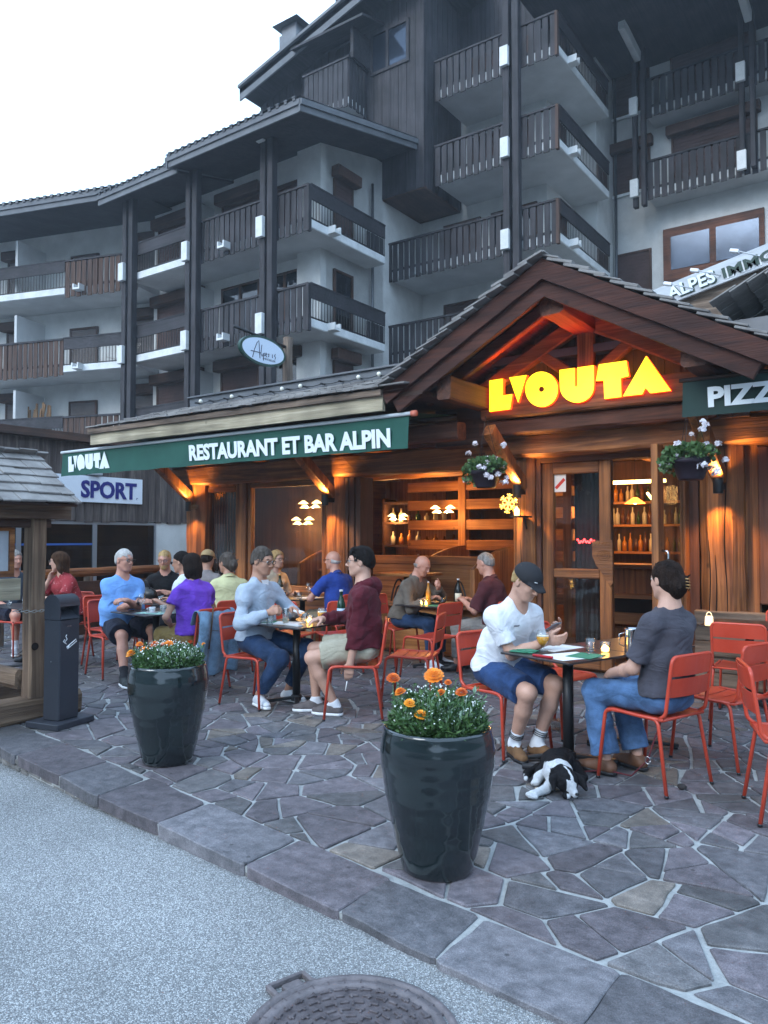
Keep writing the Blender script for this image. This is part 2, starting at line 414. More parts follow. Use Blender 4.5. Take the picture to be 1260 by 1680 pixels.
def slabs(polys, name, z=0.0, h=.02, inset=.011, rseed=1, edge=True):
    rr = random.Random(rseed); vs = []; fs = []; cols = []
    for poly in polys:
        k = len(poly)
        c = Vector((sum(p[0] for p in poly)/k, sum(p[1] for p in poly)/k))
        P = []
        for p in poly:                      # pull in from the joint
            d = c-Vector(p); L = d.length
            P.append(Vector(p)+d/L*min(L*.45, inset*rr.uniform(.8, 2.0)))
        Q = []                              # roughen the edge with extra points
        for i in range(k):
            a, b = P[i], P[(i+1) % k]; L = (b-a).length
            Q.append(a.lerp(b, .035 if L > .08 else .12) if L > 0.02 else a)
            ns = max(1, int(L/.11))
            for j in range(1, ns):
                q = a.lerp(b, j/ns); nn = Vector((-(b-a).y, (b-a).x)); nn.normalize()
                Q.append(q+nn*rr.uniform(-.006, .006))
            if L > .02: Q.append(a.lerp(b, .965 if L > .08 else .88))
        if len(Q) < 3: continue
        zt = z+rr.uniform(-.0025, .0025); tx, ty = rr.uniform(-.006, .006), rr.uniform(-.006, .006)
        o = len(vs); m = len(Q)
        for q in Q:
            qq = q+(c-q).normalized()*.006
            vs.append((qq.x, qq.y, zt+tx*(q.x-c.x)+ty*(q.y-c.y)))
        for q in Q: vs.append((q.x, q.y, zt-.005+tx*(q.x-c.x)+ty*(q.y-c.y)))
        for q in Q: vs.append((q.x, q.y, zt-h))
        fs.append(tuple(range(o, o+m)))
        for lv in (0, 1):
            for i in range(m):
                j = (i+1) % m; fs.append((o+lv*m+i, o+(lv+1)*m+i, o+(lv+1)*m+j, o+lv*m+j))
        b = rr.choice((.78, .9, 1.0, 1.0, 1.12, 1.3)); t = rr.random()
        col = (b*(1.04 if t < .4 else .97), b*(.96 if t < .4 else .98), b*(1.0 if t < .7 else .95), 1)
        if t > .93: col = (b*1.35, b*1.22, b*1.0, 1)
        cols += [col]*(3*m)
    me = bpy.data.meshes.new(name); me.from_pydata(vs, [], fs); me.materials.append(STONE)
    ca = me.color_attributes.new('tint', 'FLOAT_COLOR', 'POINT'); ca.data.foreach_set('color', [x for c in cols for x in c])
    me.update(); return link_mesh(name, me)
def voronoi_cells(x0, x1, yf, y1, seed, dens):
    rr = random.Random(seed); pts = []; grid = {}
    tries = 0
    while tries < 26000:
        tries += 1
        x = rr.uniform(x0, x1); y = rr.uniform(yf(x)-.3, y1); r = dens(x, y)*rr.choice((.55, .8, 1.0, 1.0, 1.25))
        gx, gy = int(x/.5), int(y/.5); ok = True
        for i in (-1, 0, 1):
            for j in (-1, 0, 1):
                for (a, b, c) in grid.get((gx+i, gy+j), ()):
                    if (a-x)**2+(b-y)**2 < (.5*(c+r))**2: ok = False; break
                if not ok: break
            if not ok: break
        if ok: grid.setdefault((gx, gy), []).append((x, y, r)); pts.append((x, y, r))
    cells = []
    for (x, y, r) in pts:
        poly = [(x-.7, y-.7), (x+.7, y-.7), (x+.7, y+.7), (x-.7, y+.7)]
        gx, gy = int(x/.5), int(y/.5)
        for i in range(-2, 3):
            for j in range(-2, 3):
                for (a, b, c) in grid.get((gx+i, gy+j), ()):
                    if a == x and b == y: continue
                    dx, dy = a-x, b-y; d2 = dx*dx+dy*dy
                    if d2 > 1.9: continue
                    w = (d2 + r*r*.30 - c*c*.30)/2      # power diagram: large slabs win ground
                    np_ = []
                    for q in range(len(poly)):
                        p0, p1 = poly[q], poly[(q+1) % len(poly)]
                        s0 = (p0[0]-x)*dx+(p0[1]-y)*dy-w; s1 = (p1[0]-x)*dx+(p1[1]-y)*dy-w
                        if s0 <= 0: np_.append(p0)
                        if s0*s1 < 0:
                            t = s0/(s0-s1); np_.append((p0[0]+t*(p1[0]-p0[0]), p0[1]+t*(p1[1]-p0[1])))
                    poly = np_
                    if len(poly) < 3: break
                if len(poly) < 3: break
            if len(poly) < 3: break
        if len(poly) >= 3: cells.append(poly)
    return cells
BORD = .385                      # depth of the kerb slabs
def clip_above(poly, f):
    o = []
    for i in range(len(poly)):
        a, b = poly[i], poly[(i+1) % len(poly)]; sa = a[1]-f(a[0]); sb = b[1]-f(b[0])
        if sa >= 0: o.append(a)
        if sa*sb < 0:
            t = sa/(sa-sb); o.append((a[0]+t*(b[0]-a[0]), a[1]+t*(b[1]-a[1])))
    return o
def merge_small(poly):
    o = []
    for p in poly:
        if not o or math.hypot(p[0]-o[-1][0], p[1]-o[-1][1]) > .045: o.append(p)
    if len(o) > 2 and math.hypot(o[0][0]-o[-1][0], o[0][1]-o[-1][1]) < .045: o.pop()
    return o
cells = voronoi_cells(-13.5, .9, lambda x: (kerb_y(x)+BORD), 8.6, 5, lambda x, y: .50 if y > 4.2 else .58)
def shard(poly, rr, amax):
    A = abs(sum(poly[i][0]*poly[(i+1) % len(poly)][1]-poly[(i+1) % len(poly)][0]*poly[i][1] for i in range(len(poly))))/2
    if A < amax*rr.uniform(.5, 1.6): return [poly]
    cx = sum(p[0] for p in poly)/len(poly)+rr.uniform(-.03, .03); cy = sum(p[1] for p in poly)/len(poly)+rr.uniform(-.03, .03)
    # cut across the longer direction, at a skewed angle
    sxx = sum((p[0]-cx)**2 for p in poly); syy = sum((p[1]-cy)**2 for p in poly); sxy = sum((p[0]-cx)*(p[1]-cy) for p in poly)
    a = .5*math.atan2(2*sxy, sxx-syy)+rr.uniform(-.6, .6); n = (math.cos(a), math.sin(a)); o = [[], []]
    for i in range(len(poly)):
        p, q = poly[i], poly[(i+1) % len(poly)]; s0 = (p[0]-cx)*n[0]+(p[1]-cy)*n[1]; s1 = (q[0]-cx)*n[0]+(q[1]-cy)*n[1]
        o[0 if s0 < 0 else 1].append(p)
        if s0*s1 < 0: t = s0/(s0-s1); m = (p[0]+t*(q[0]-p[0]), p[1]+t*(q[1]-p[1])); o[0].append(m); o[1].append(m)
    r = []
    for k in o:
        if len(k) >= 3: r += shard(k, rr, amax)
    return r
rs_ = random.Random(44); cells = [q for c in cells for q in shard(c, rs_, .055 if c[0][1] > 4.2 else .10)]
polys = []
for c in cells:
    c = clip_above(c, lambda x: kerb_y(x)+BORD+.012)
    if len(c) < 3: continue
    c = merge_small(c)
    if len(c) < 3: continue
    A = abs(sum(c[i][0]*c[(i+1) % len(c)][1]-c[(i+1) % len(c)][0]*c[i][1] for i in range(len(c))))/2
    if A > .006: polys.append(c)
tag(slabs(polys, 'terrace_paving'), kind='structure')
kp = []; x = -13.5; rr = random.Random(3)
while x < 1.2:
    w = rr.uniform(.42, .80); j = rr.uniform(-.05, .05)
    kp.append([(x, kerb_y(x)+rr.uniform(-.012, .012)), (x+w, kerb_y(x+w)+rr.uniform(-.012, .012)), (x+w+j, kerb_y(x+w)+BORD+rr.uniform(-.02, .02)), (x+j*.5, kerb_y(x)+BORD+rr.uniform(-.02, .02))])
    x += w
tag(slabs(kp, 'kerb_slabs', h=.07, inset=.004, rseed=9), kind='structure')
g = MB(); vs = []; xs = [-13.5+.4*i for i in range(38)]
for x in xs:
    vs += [(x, kerb_y(x)+.03, -.16), (x, kerb_y(x)+.02, -.012), (x, 14, -.012)]
g.add(vs, [(i*3+j, i*3+3+j, i*3+4+j, i*3+1+j) for i in range(len(xs)-1) for j in (0, 1)])
tag(g.build('mortar_bed', MORTAR), kind='structure')
# rubble face of the kerb
g = MB(); rr = random.Random(12); x = -13.4
while x < -1.2:
    w = rr.uniform(.08, .24); zt = -.03; zb = road_z(x)-.03
    z = zt
    while z > zb:
        hh = rr.uniform(.03, .06)
        g.obox((x+w/2, kerb_y(x)+.035+rr.uniform(-.008, .008), z-hh/2), (w*.46, .03, hh*.45), Matrix.Rotation(R(-8.3), 3, 'Z'), None, .008)
        z -= hh
    x += w
kf = g.build('kerb_face', mat('kerb_rubble', (.12, .115, .11), (.24, .23, .22), scale=9, rough=.9, bump=.5)); tag(kf, kind='structure')
# grit swept against the kerb
g = MB(); rr = random.Random(15)
for _ in range(1500):
    x = rr.uniform(-7, -.2); d = abs(rr.gauss(0, .10)) + .005; s_ = rr.uniform(.0025, .008)
    y = kerb_y(x)+.01-d; z = road_z(x)
    a = rr.uniform(0, 3); e = Vector((math.cos(a), math.sin(a), 0))*s_; f = Vector((-e.y, e.x, 0))*.7; c = Vector((x, y, z))
    g.add([c+e, c+f, c-e, c-f, c+Vector((0, 0, s_*.8))], [(0, 1, 4), (1, 2, 4), (2, 3, 4), (3, 0, 4)])
tag(g.build('gravel', mat('grit', (.10, .10, .10), (.38, .38, .37), scale=300, rough=.95)), 'loose grit lying on the road along the kerb', 'gravel', kind='stuff')
# outer pavement left of the terrace and beyond
g = MB(); g.box((-70, 3.3, -.30), (-13.45, 14, -.03)); g.box((1.5, 2.0, -.3), (30, 14, -.03))
tag(g.build('pavement', mat('far_pavement', (.22, .22, .23), (.30, .30, .30), scale=3, rough=.9, bump=.2)), kind='structure')

# ---------------------------------------------------------------- manhole
mc = on(583, 1613, Z=-.05)
IRON = mat('cast_iron', (.10, .088, .092), (.19, .165, .17), scale=16, rough=.65, metal=.1, bump=.35, bscale=120)
mh = empty('manhole_cover', (mc.x+.345*.58, mc.y-.345*.81, road_z(mc.x)+.002), 0, 'round cast iron manhole cover with a ribbed pattern set in the asphalt', 'manhole cover')
RO = .33
g = MB(); g.lathe([(RO-.055, .004), (RO-.05, .012), (RO-.022, .014), (RO-.018, .006), (RO-.012, .006), (RO-.008, .016), (RO+.012, .016), (RO+.018, .0)], n=96)
g.build('frame', IRON, mh)
g = MB(); g.lathe([(0.001, .008), (RO-.056, .008)], n=64)
for ring, (r0, cnt) in enumerate([(.285, 34), (.245, 30), (.205, 24), (.165, 20), (.125, 14), (.085, 10), (.045, 6)]):
    for k in range(cnt):
        a = 2*math.pi*(k+.5*(ring % 2))/cnt; ca, sa = math.cos(a), math.sin(a)
        rot = Matrix.Rotation(a, 3, 'Z')
        g.obox((r0*.92*ca, r0*.92*sa, .009), (.005, 2*math.pi*r0/cnt*.30, .0055), rot, None, .0015)
        g.obox(((r0+.02)*math.cos(a+math.pi/cnt), (r0+.02)*math.sin(a+math.pi/cnt), .009), (.012, .004, .0050), Matrix.Rotation(a+math.pi/cnt, 3, 'Z'), None, .0015)
g.build('lid', mat('worn_iron', (.055, .046, .050), (.14, .12, .125), scale=22, rough=.55, metal=.2, bump=.3, bscale=140), mh)
g = MB()
hr = Matrix.Rotation(R(163), 3, 'Z'); hc = Vector((math.cos(R(163)), math.sin(R(163)), 0))*(RO+.04)
for (u, w, a, b) in ((0, .07, .035, .008), (0, -.07, .035, .008), (.03, 0, .007, .07), (-.02, 0, .02, .035)):
    g.obox(hc + hr @ Vector((u, w, .008)), (a, b, .010), hr, None, .003)
g.build('hinge', IRON, mh)
text_mesh('EN 124', .03, IRON, 'lettering', mh, (.07, .13, .0085), (.85, -.5, 0), (.5, .85, 0), (0, 0, 1), .006, .001)

# ================================================================ RESTAURANT
rest = empty('restaurant_building', (-4, 8.5, 0), 0, 'timber alpine restaurant with open warm-lit front and a red-lit entrance gable', 'building')
def part(mb, name, m=None, parent=None):
    """one part, modelled in world coordinates, hung under its thing (or under another part)"""
    o = mb.build(name, m); p = parent or rest; o.parent = p
    if p.parent is None and p.type == 'EMPTY':
        o.matrix_parent_inverse = Matrix.LocRotScale(p.location, p.rotation_euler, None).inverted()
    return o
YF, YP = 8.5, 8.3
BARG = woods('barge_wood', (.032, .010, .007), (.085, .027, .016), None, rough=.8)
# pillars
for (xa, xb, nm) in ((-9.95, -9.52, 'p'), (-7.0, -6.66, 'p'), (-4.07, -3.80, 'p'), (-1.96, -1.54, 'p')):
    g = MB(); g.beam(((xa+xb)/2, YP+.17, 0), ((xa+xb)/2, YP+.17, 2.62), xb-xa, .34, None, .008, ch=.28, up=(0, 1, 0)); part(g, 'pillar', WARM['z'])
# thin dark cracks on the right pillar
g = MB()
for (x0, z0, z1) in ((-1.70, .55, 2.5), (-1.80, .3, 1.35), (-3.95, .4, 1.5), (-1.86, .6, 1.5)):
    g.tube([(x0+.012*math.sin(z*5+x0*9), YP-.005, z) for z in [z0+(z1-z0)*i/14 for i in range(15)]], [.002+.0045*math.sin(math.pi*i/14) for i in range(15)], n=5)
part(g, 'pillar_crack', mat('crack', (.012, .006, .004), rough=1))
# beams
g = MB(); g.beam((-10.2, YP+.12, 2.52), (-4.0, YP+.12, 2.52), .34, .30, None, .012); part(g, 'wall_plate', WARM['x'])
g = MB(); g.beam((-4.35, YP+.06, 2.60), (-1.75, YP+.06, 2.60), .36, .27, None, .012); part(g, 'lintel', WARM['x'])
g = MB(); g.beam((-10.2, YP-.02, 2.78), (-4.2, YP-.02, 2.78), .22, .20, None, .01); part(g, 'upper_beam', REDW['x'])
g = MB(); g.beam((-1.9, YP+.05, 2.60), (2.0, YP+.05, 2.60), .36, .28, None, .012); part(g, 'lintel', WARM['x'])
# eave purlin carried by braces
g = MB(); g.beam((-10.25, 7.62, 2.74), (-4.35, 7.62, 2.74), .2, .2, None, .008); part(g, 'eave_purlin', REDW['x'])
for xb in (-9.74, -6.83, -3.93, -1.75):
    g = MB(); top = 2.72
    g.beam((xb, YP+.02, 2.13), (xb-.05, 7.58, top), .15, .13, None, .004, up=(1, 0, 0)); part(g, 'brace', WARM['z'])
# eave soffit, fascia, shingled roof, flashing
g = MB(); g.box((-10.3, 6.87, 3.06), (-4.4, 8.3, 3.10)); part(g, 'soffit', DARKW['x'])
g = MB(); g.beam((-10.28, 6.84, 3.0), (-4.88, 6.84, 3.0), .05, .165, None, .004, ch=.04); part(g, 'fascia_board', PALEW['x'])
g = MB(); g.beam((-10.3, 6.80, 3.115), (-4.88, 6.80, 3.115), .05, .07, None, .003, ch=.04); part(g, 'drip_board', GREYW['x'])
def shingles(g, p0, ux, up_, nrm, L, Hh, row, w0, rr, m=None, th=.014, left_cut=None, lift=.035):
    """rows of split shingles on a sloping plane; p0 lower left corner, ux along, up_ up the slope"""
    p0 = Vector(p0); ux = Vector(ux).normalized(); up_ = Vector(up_).normalized(); nrm = Vector(nrm).normalized()
    n = int(Hh/row)+1
    for i in range(n):
        x = rr.uniform(-.1, 0)
        while x < L:
            w = w0*rr.uniform(.6, 1.4); xe = min(x+w, L+.02)
            lo = 0 if left_cut is None else left_cut(i*row)
            if xe > lo:
                xs0 = max(x, lo); c = p0 + ux*((xs0+xe)/2) + up_*(i*row+row*.62+rr.uniform(-.012, .012)) + nrm*(.01+rr.uniform(0, .006)+lift*.3)
                tilt = Matrix.Rotation(rr.uniform(-.02, .02), 3, nrm) @ Matrix.Rotation(-lift/row*.55+rr.uniform(-.02, .02), 3, ux)
                rot = tilt @ Matrix((ux, up_, nrm)).transposed()
                g.obox(c, ((xe-xs0)/2*.975, row*.78, th*rr.uniform(.35, .75)), rot, m, .003)
            x += w
g = MB(); sl = Vector((0, .80, .29)).normalized(); nl = Vector((0, -.29, .80)).normalized()
g.add([(-10.3, 6.78, 3.12), (-4.6, 6.78, 3.12), (-4.6, 7.6, 3.40), (-9.0, 7.6, 3.40)], [(0, 1, 2, 3)])
g.add([(-10.3, 6.78, 3.12), (-9.0, 7.6, 3.40), (-9.0, 12, 3.40), (-10.3, 12, 3.12)], [(0, 1, 2, 3)])
part(g, 'roof_deck', DARKW['x'])
g = MB(); rr = random.Random(21)
shingles(g, (-10.3, 6.76, 3.135), (1, 0, 0), sl, nl, 5.75, .70, .115, .15, rr, left_cut=lambda h: h*1.4, lift=.05)
part(g, 'shingle_roof', SLATE)
g = MB(); g.box((-8.95, 7.58, 3.38), (-4.5, 7.62, 3.59)); g.box((-8.97, 7.54, 3.59), (-4.5, 8.0, 3.612)); g.box((-8.95, 7.60, 3.3), (-8.91, 12, 3.6)); part(g, 'flashing', ZINC)
g = MB(); g.box((-8.9, 7.9, 3.50), (3, 15, 3.585)); part(g, 'flat_roof', ZINC)
# ------- gable
AX, AZ = -3.01, 4.22; YG0, YG1 = 6.85, 12.0; SLP = .56; HW = 1.90
def gz(dx): return AZ-abs(dx)*SLP
for sgn, ow in ((-1, HW), (1, HW+.12)):
    ex, ez = AX+sgn*ow, AZ-ow*SLP
    d = Vector((sgn, 0, -SLP)).normalized(); nn = Vector((sgn*SLP, 0, 1)).normalized()
    g = MB()   # boarding slab
    a0 = Vector((AX, 0, AZ)); L = math.hypot(ow, ow*SLP)
    c = a0 + d*(L/2) - nn*.06
    rot = Matrix((d, Vector((0, 1, 0)), d.cross(Vector((0, 1, 0))))).transposed()
    g.obox((c.x, (YG0+YG1)/2, c.z), (L/2, (YG1-YG0)/2, .022), rot)
    part(g, 'roof_boarding', REDW['y'])
    g = MB(); rr = random.Random(31+sgn)
    o = a0 + d*(L+.04); o.y = YG0-.05
    if sgn < 0: shingles(g, o + Vector((0, YG1-YG0, 0)), (0, -1, 0), -d, nn, YG1-YG0+.05, L+.03, .17, .2, rr, th=.02, lift=.05)
    else: shingles(g, o, (0, 1, 0), -d, nn, YG1-YG0, L+.03, .17, .2, rr, th=.02, lift=.05)
    part(g, 'shingle_roof', SLATE)
    for k, (off, hh, yy, mm) in enumerate(((.095, .17, YG0, BARG), (.245, .15, YG0+.05, BARG))):
        g = MB(); p = a0 - nn*off; q = p + d*(L+.02-k*.06)
        if True: p = p + d*(off*.0)
        g.beam((p.x, yy, p.z), (q.x, yy, q.z), .055, hh, None, .004, n=14, ch=.05, up=tuple(nn)); part(g, 'barge_board', mm['x'])
    # two rafters just inside the barge boards
    for yy in (7.45,):
        g = MB(); p = a0 - nn*.16; q = p + d*(L-.15); g.beam((p.x, yy, p.z), (q.x, yy, q.z), .1, .13, None, .003, up=tuple(nn)); part(g, 'rafter', REDW['x'])
g = MB(); g.beam((AX+.02, 7.0, AZ-.39), (AX+.02, 10, AZ-.39), .24, .26, None, .006); part(g, 'ridge_purlin', REDW['y'])
g = MB(); g.beam((-4.20, 6.98, 3.12), (-4.20, 7.85, 3.12), .17, .26, None, .006); part(g, 'side_purlin', REDW['y'])
g = MB(); g.beam((-1.66, 6.98, 3.14), (-1.66, 7.85, 3.14), .22, .25, None, .006); part(g, 'side_purlin', REDW['y'])
# truss
YT = 7.92
g = MB(); g.beam((-4.22, YT, 3.02), (-1.78, YT, 3.02), .16, .27, None, .008); part(g, 'tie_beam', WARM['x'])
for sgn in (-1, 1):
    g = MB(); g.beam((AX+sgn*1.28, YT+.02, 3.19), (AX-sgn*.06, YT+.02, 3.90), .13, .17, None, .006); part(g, 'truss_rafter', WARM['x'])
    g = MB(); g.beam((AX+sgn*.09, YT+.03, 3.25), (AX+sgn*.52, YT+.03, 3.58), .11, .12, None, .004); part(g, 'strut', WARM['x'])
g = MB(); g.beam((AX+.02, YT+.01, 3.14), (AX+.02, YT+.01, 3.78), .17, .13, None, .005, up=(0, 1, 0)); part(g, 'king_post', WARM['z'])
g = MB()
for i in range(20):
    x0 = AX-1.6+i*.16; z1 = gz(x0+.08-AX)-.09
    if z1 > 2.72: g.box((x0+.003, YT+.14, 2.70), (x0+.157, YT+.17, z1))
part(g, 'gable_boarding', REDW['z'])
g = MB(); g.beam((-4.3, 8.05, 2.79), (-1.7, 8.05, 2.79), .22, .17, None, .008); part(g, 'header_beam', REDW['x'])
g = MB(); g.box((-4.9, 7.95, 2.62), (-4.2, 8.3, 3.06)); part(g, 'side_boarding', DARKW['x'])
# ------- window and door infill, in the plane Y = 8.5
def framed(x0, x1, z0, z1, fw=.09, y=YF, name='window', mullions=(), pane=True, wood=WARM, rails=()):
    g = MB()
    g.box((x0, y-.05, z0), (x0+fw, y+.05, z1), None, .01); g.box((x1-fw, y-.05, z0), (x1, y+.05, z1), None, .01)
    for mx in mullions: g.box((mx-.03, y-.045, z0), (mx+.03, y+.045, z1), None, .01)
    f = part(g, name, wood['z'])
    g = MB(); g.box((x0+fw, y-.048, z1-fw), (x1-fw, y+.048, z1), None, .01); g.box((x0+fw, y-.048, z0), (x1-fw, y+.048, z0+fw), None, .01)
    for (ra, rb) in rails: g.box((x0+fw, y-.046, ra), (x1-fw, y+.046, rb), None, .01)
    part(g, 'rail', wood['x'], f)
    if pane:
        g = MB(); g.box((x0+fw, y-.006, z0+fw), (x1-fw, y+.006, z1-fw)); part(g, 'pane', PANE, f)
    return f
framed(-9.74, -8.80, .75, 2.34)
framed(-8.62, -7.06, .75, 2.36, fw=.07)
g = MB(); g.box((-8.80, YF-.1, 0), (-8.62, YF+.1, 2.4), None, .01); g.box((-9.52, YF-.04, 2.34), (-7.0, YF+.06, 2.42)); part(g, 'window_post', WARM['z'])
g = MB(); g.beam((-9.52, YF, .38), (-7.0, YF, .38), .2, .74, None, .01, ch=.03); part(g, 'sill_wall', WARM['x'])
g = MB(); g.box((-9.5, YF-.13, .70), (-7.0, YF+.1, .76), None, .01); part(g, 'window_sill', WARM['x'])
# folded dark shutters beside the opening, upper boarding over it
g = MB()
for i in range(5): g.box((-6.64+i*.055, YF-.12+.02*(i % 2), .05), (-6.595+i*.055, YF+.18, 2.36), None, .004)
part(g, 'folding_shutter', DARKW['z'])
g = MB(); g.box((-6.35, YF-.02, .05), (-4.08, YF+.06, .62)); part(g, 'low_wall', INW['x'])
g = MB(); g.box((-6.36, YF-.10, .62), (-4.06, YF+.1, .67), None, .008); part(g, 'window_sill', WARM['x'])
# door frame, left leaf (closed), right leaf (open outwards)
g = MB(); g.box((-3.80, YF-.09, 0), (-3.74, YF+.09, 2.47), None, .005); part(g, 'door_post', REDW['z'])
g = MB(); g.box((-2.10, YF-.09, 0), (-1.98, YF+.09, 2.47), None, .005); part(g, 'door_post', REDW['z'])
g = MB(); g.box((-3.74, YF-.10, 2.40), (-2.10, YF+.10, 2.52), None, .008); part(g, 'door_header', REDW['x'])
dl = framed(-3.74, -2.92, .04, 2.40, fw=.135, name='door', rails=((1.06, 1.17),))
dl['label'] = 'closed left door leaf with carved corner plate'
g = MB()
poly = [(-3.13, 1.49), (-2.90, 1.50), (-2.90, 1.02), (-2.93, .98), (-3.00, 1.10), (-3.09, 1.22), (-3.13, 1.32)]
g.prism([(p[0], p[1]) for p in poly], (0, YF-.07, 0), (1, 0, 0), (0, 0, 1), (0, -1, 0), .03)
for k, r0 in enumerate((.07, .045, .02)):
    g.tube([(-3.00+r0*math.cos(a), YF-.071, 1.33+r0*.8*math.sin(a)) for a in [2*math.pi*i/20 for i in range(21)]], .005, n=5)
for k in range(5): g.tube([(-3.10+.04*k, YF-.071, 1.44+.01*(k % 2)), (-3.085+.04*k, YF-.071, 1.475)], .005, n=5)
part(g, 'carved_plate', WARM['x'], dl)
# open leaf: hinge at X=-2.10, swung out towards the terrace
hx, hy = -2.10, YF-.10; an = R(-97); ex_ = Vector((math.cos(an), math.sin(an), 0)); ey_ = Vector((-ex_.y, ex_.x, 0)); rotl = Matrix((ex_, ey_, Vector((0, 0, 1)))).transposed()
def leafbox(g, u0, u1, z0, z1, t=.03, bev=.006): g.obox(Vector((hx, hy, (z0+z1)/2)) + ex_*((u0+u1)/2), ((u1-u0)/2, t, (z1-z0)/2), rotl, None, bev)
g = MB(); leafbox(g, 0, .10, .04, 2.40); leafbox(g, .66, .80, .04, 2.44, .035); lf = part(g, 'door', WARM['z']); lf['label'] = 'open right door leaf seen nearly edge-on'
g = MB(); leafbox(g, .10, .66, 2.26, 2.40); leafbox(g, .10, .66, .04, .2); leafbox(g, .10, .66, 1.06, 1.18); part(g, 'rail', WARM['x'], lf)
g = MB(); leafbox(g, .10, .66, .2, 2.26, .005, 0); part(g, 'pane', PANE, lf)
g = MB(); hp = Vector((hx, hy, 0))+ex_*.73+ey_*.07
g.tube([hp+Vector((0, 0, z)) + ey_*(-.03 if i in (0, 5) else .03) for i, z in enumerate((1.0, 1.01, 1.03, 1.37, 1.39, 1.40))], .012, n=8); part(g, 'handle', STEEL, lf)
# right of the right pillar
g = MB(); g.box((-1.54, YF-.02, 0), (-1.425, YF+.08, 2.46)); part(g, 'panelling', WARM['z'])
g = MB()
for k in range(5): g.beam((-2.0, YP+.02+.02*(k % 2), .09+k*.155), (2.6, YP+.02+.02*(k % 2), .09+k*.155), .1, .15, None, .006, ch=.1)
part(g, 'base_wall', GREYW['x'])
framed(-1.42, .2, .86, 2.44, fw=.10, wood=REDW)
g = MB(); vs = []
for i in range(60):
    x = -1.31+i*.024; vs += [(x, YF+.10+.014*math.sin(i*1.25), .98), (x, YF+.10+.014*math.sin(i*1.25+.3), 2.34)]
g.add(vs, [(2*i, 2*i+2, 2*i+3, 2*i+1) for i in range(59)], None, True); part(g, 'curtain', CURT)
g = MB(); g.box((.2, YF-.05, .8), (3, YF+.1, 2.5)); part(g, 'outer_wall', WARM['z'])
# ---------------------------------------------------------------- interior shell
g = MB(); g.box((-10.0, YF+.06, -.01), (3, 15, .012)); part(g, 'interior_floor', mat('interior_floor_wood', (.10, .05, .02), (.22, .12, .05), scale=3, rough=.35, stretch=(.3, 5, 1)))
g = MB(); g.box((-10.0, 14.0, 0), (3, 14.1, 3.4)); part(g, 'back_wall', INW['z'])
g = MB(); g.box((-10.02, YF, 0), (-9.94, 14, 3.4)); part(g, 'side_wall', INW['y'])
g = MB(); g.box((-9.9, YF+.2, 2.92), (3, 14, 2.98)); part(g, 'ceiling', INW['y'])
g = MB()
for i in range(9): g.beam((-9.6+i*1.2, YF+.2, 2.80), (-9.6+i*1.2, 14, 2.86), .16, .2, None, .006)
part(g, 'ceiling_beam', INW['y'])
g = MB(); g.beam((-9.9, 10.6, 2.62), (-3.9, 10.6, 2.62), .2, .22, None, .008); g.beam((-9.9, 9.4, 2.66), (-3.9, 9.4, 2.66), .12, .12, None, .006); part(g, 'cross_beam', INW['x'])
g = MB(); g.box((-9.9, 9.75, 0), (-8.0, 9.8, 2.8)); g.box((-8.0, 9.75, 0), (-7.6, 9.8, 1.3)); part(g, 'added_dark_screen', DARKW['z'])  # dark panels added so the view through the left windows stays dark
g = MB()
for k in range(26): g.box((-9.85+k*.032, 8.72+.02*(k % 2), .1), (-9.823+k*.032, 8.74+.02*(k % 2), 2.3)); 
part(g, 'inner_drape', mat('dark_drape', (.025, .025, .028), (.05, .05, .055), scale=3, rough=.9))
# partition between dining room and bar, with horizontal board screen
g = MB()
for x in (-6.4, -5.15, -4.55): g.box((x-.07, 11.2, 0), (x+.07, 11.34, 2.55), None, .01)
part(g, 'screen_post', INW['z'])
g = MB()
for z in (.5, .75, 1.0, 1.32, 1.66, 2.0, 2.32): g.box((-7.5, 11.23, z), (-4.1, 11.30, z+.17), None, .008)
part(g, 'board_screen', INW['x'])
g = MB(); g.box((-5.55, 11.4, 0), (-5.45, 14, 2.9)); part(g, 'partition_wall', INW['y'])
g = MB(); g.box((-7.9, 13.2, .0), (-5.7, 13.5, 2.5)); part(g, 'dark_cabinet', DARKW['z'])
# ================================================================ APARTMENT BUILDINGS BEHIND
class Frame:
    """a facade frame: u runs along it, d runs into the building, z up"""
    def __init__(s, o, u):
        s.o = Vector((o[0], o[1], 0)); s.u = Vector((u[0], u[1], 0)).normalized(); s.d = Vector((-s.u.y, s.u.x, 0))
        s.rot = Matrix((s.u, s.d, Vector((0, 0, 1)))).transposed()
    def p(s, u, d, z): return s.o + s.u*u + s.d*d + Vector((0, 0, z))
    def box(s, g, u0, u1, d0, d1, z0, z1, m=None, bev=0):
        g.obox(s.p((u0+u1)/2, (d0+d1)/2, (z0+z1)/2), (abs(u1-u0)/2, abs(d1-d0)/2, abs(z1-z0)/2), s.rot, m, bev)
def boards(F, g, u0, u1, d, zt, zb, w=.165, gap=.055, bottom_jit=.03, seed=0):
    rr = random.Random(seed+int(u0*10)); n = max(1, int(round((u1-u0)/(w+gap)))); st = (u1-u0)/n
    for i in range(n):
        a = u0+i*st+gap/2+rr.uniform(-.006, .006); F.box(g, a, a+st-gap, d-.016, d+.012, zb+(bottom_jit if i % 2 else 0), zt)
def sboards(F, g, u, d0, d1, zt, zb, w=.165, gap=.055):
    n = max(1, int(round((d1-d0)/(w+gap)))); st = (d1-d0)/n
    for i in range(n):
        a = d0+i*st+gap/2; F.box(g, u-.012, u+.016, a, a+st-gap, zb, zt)
BLDR = mat('old_brown_boards', (.045, .024, .018), (.12, .07, .05), scale=3, rough=.85, stretch=(4, 4, .25), bump=.3)
SHUT = mat('brown_roller_shutter', (.050, .026, .022), (.085, .045, .038), scale=2, rough=.7)
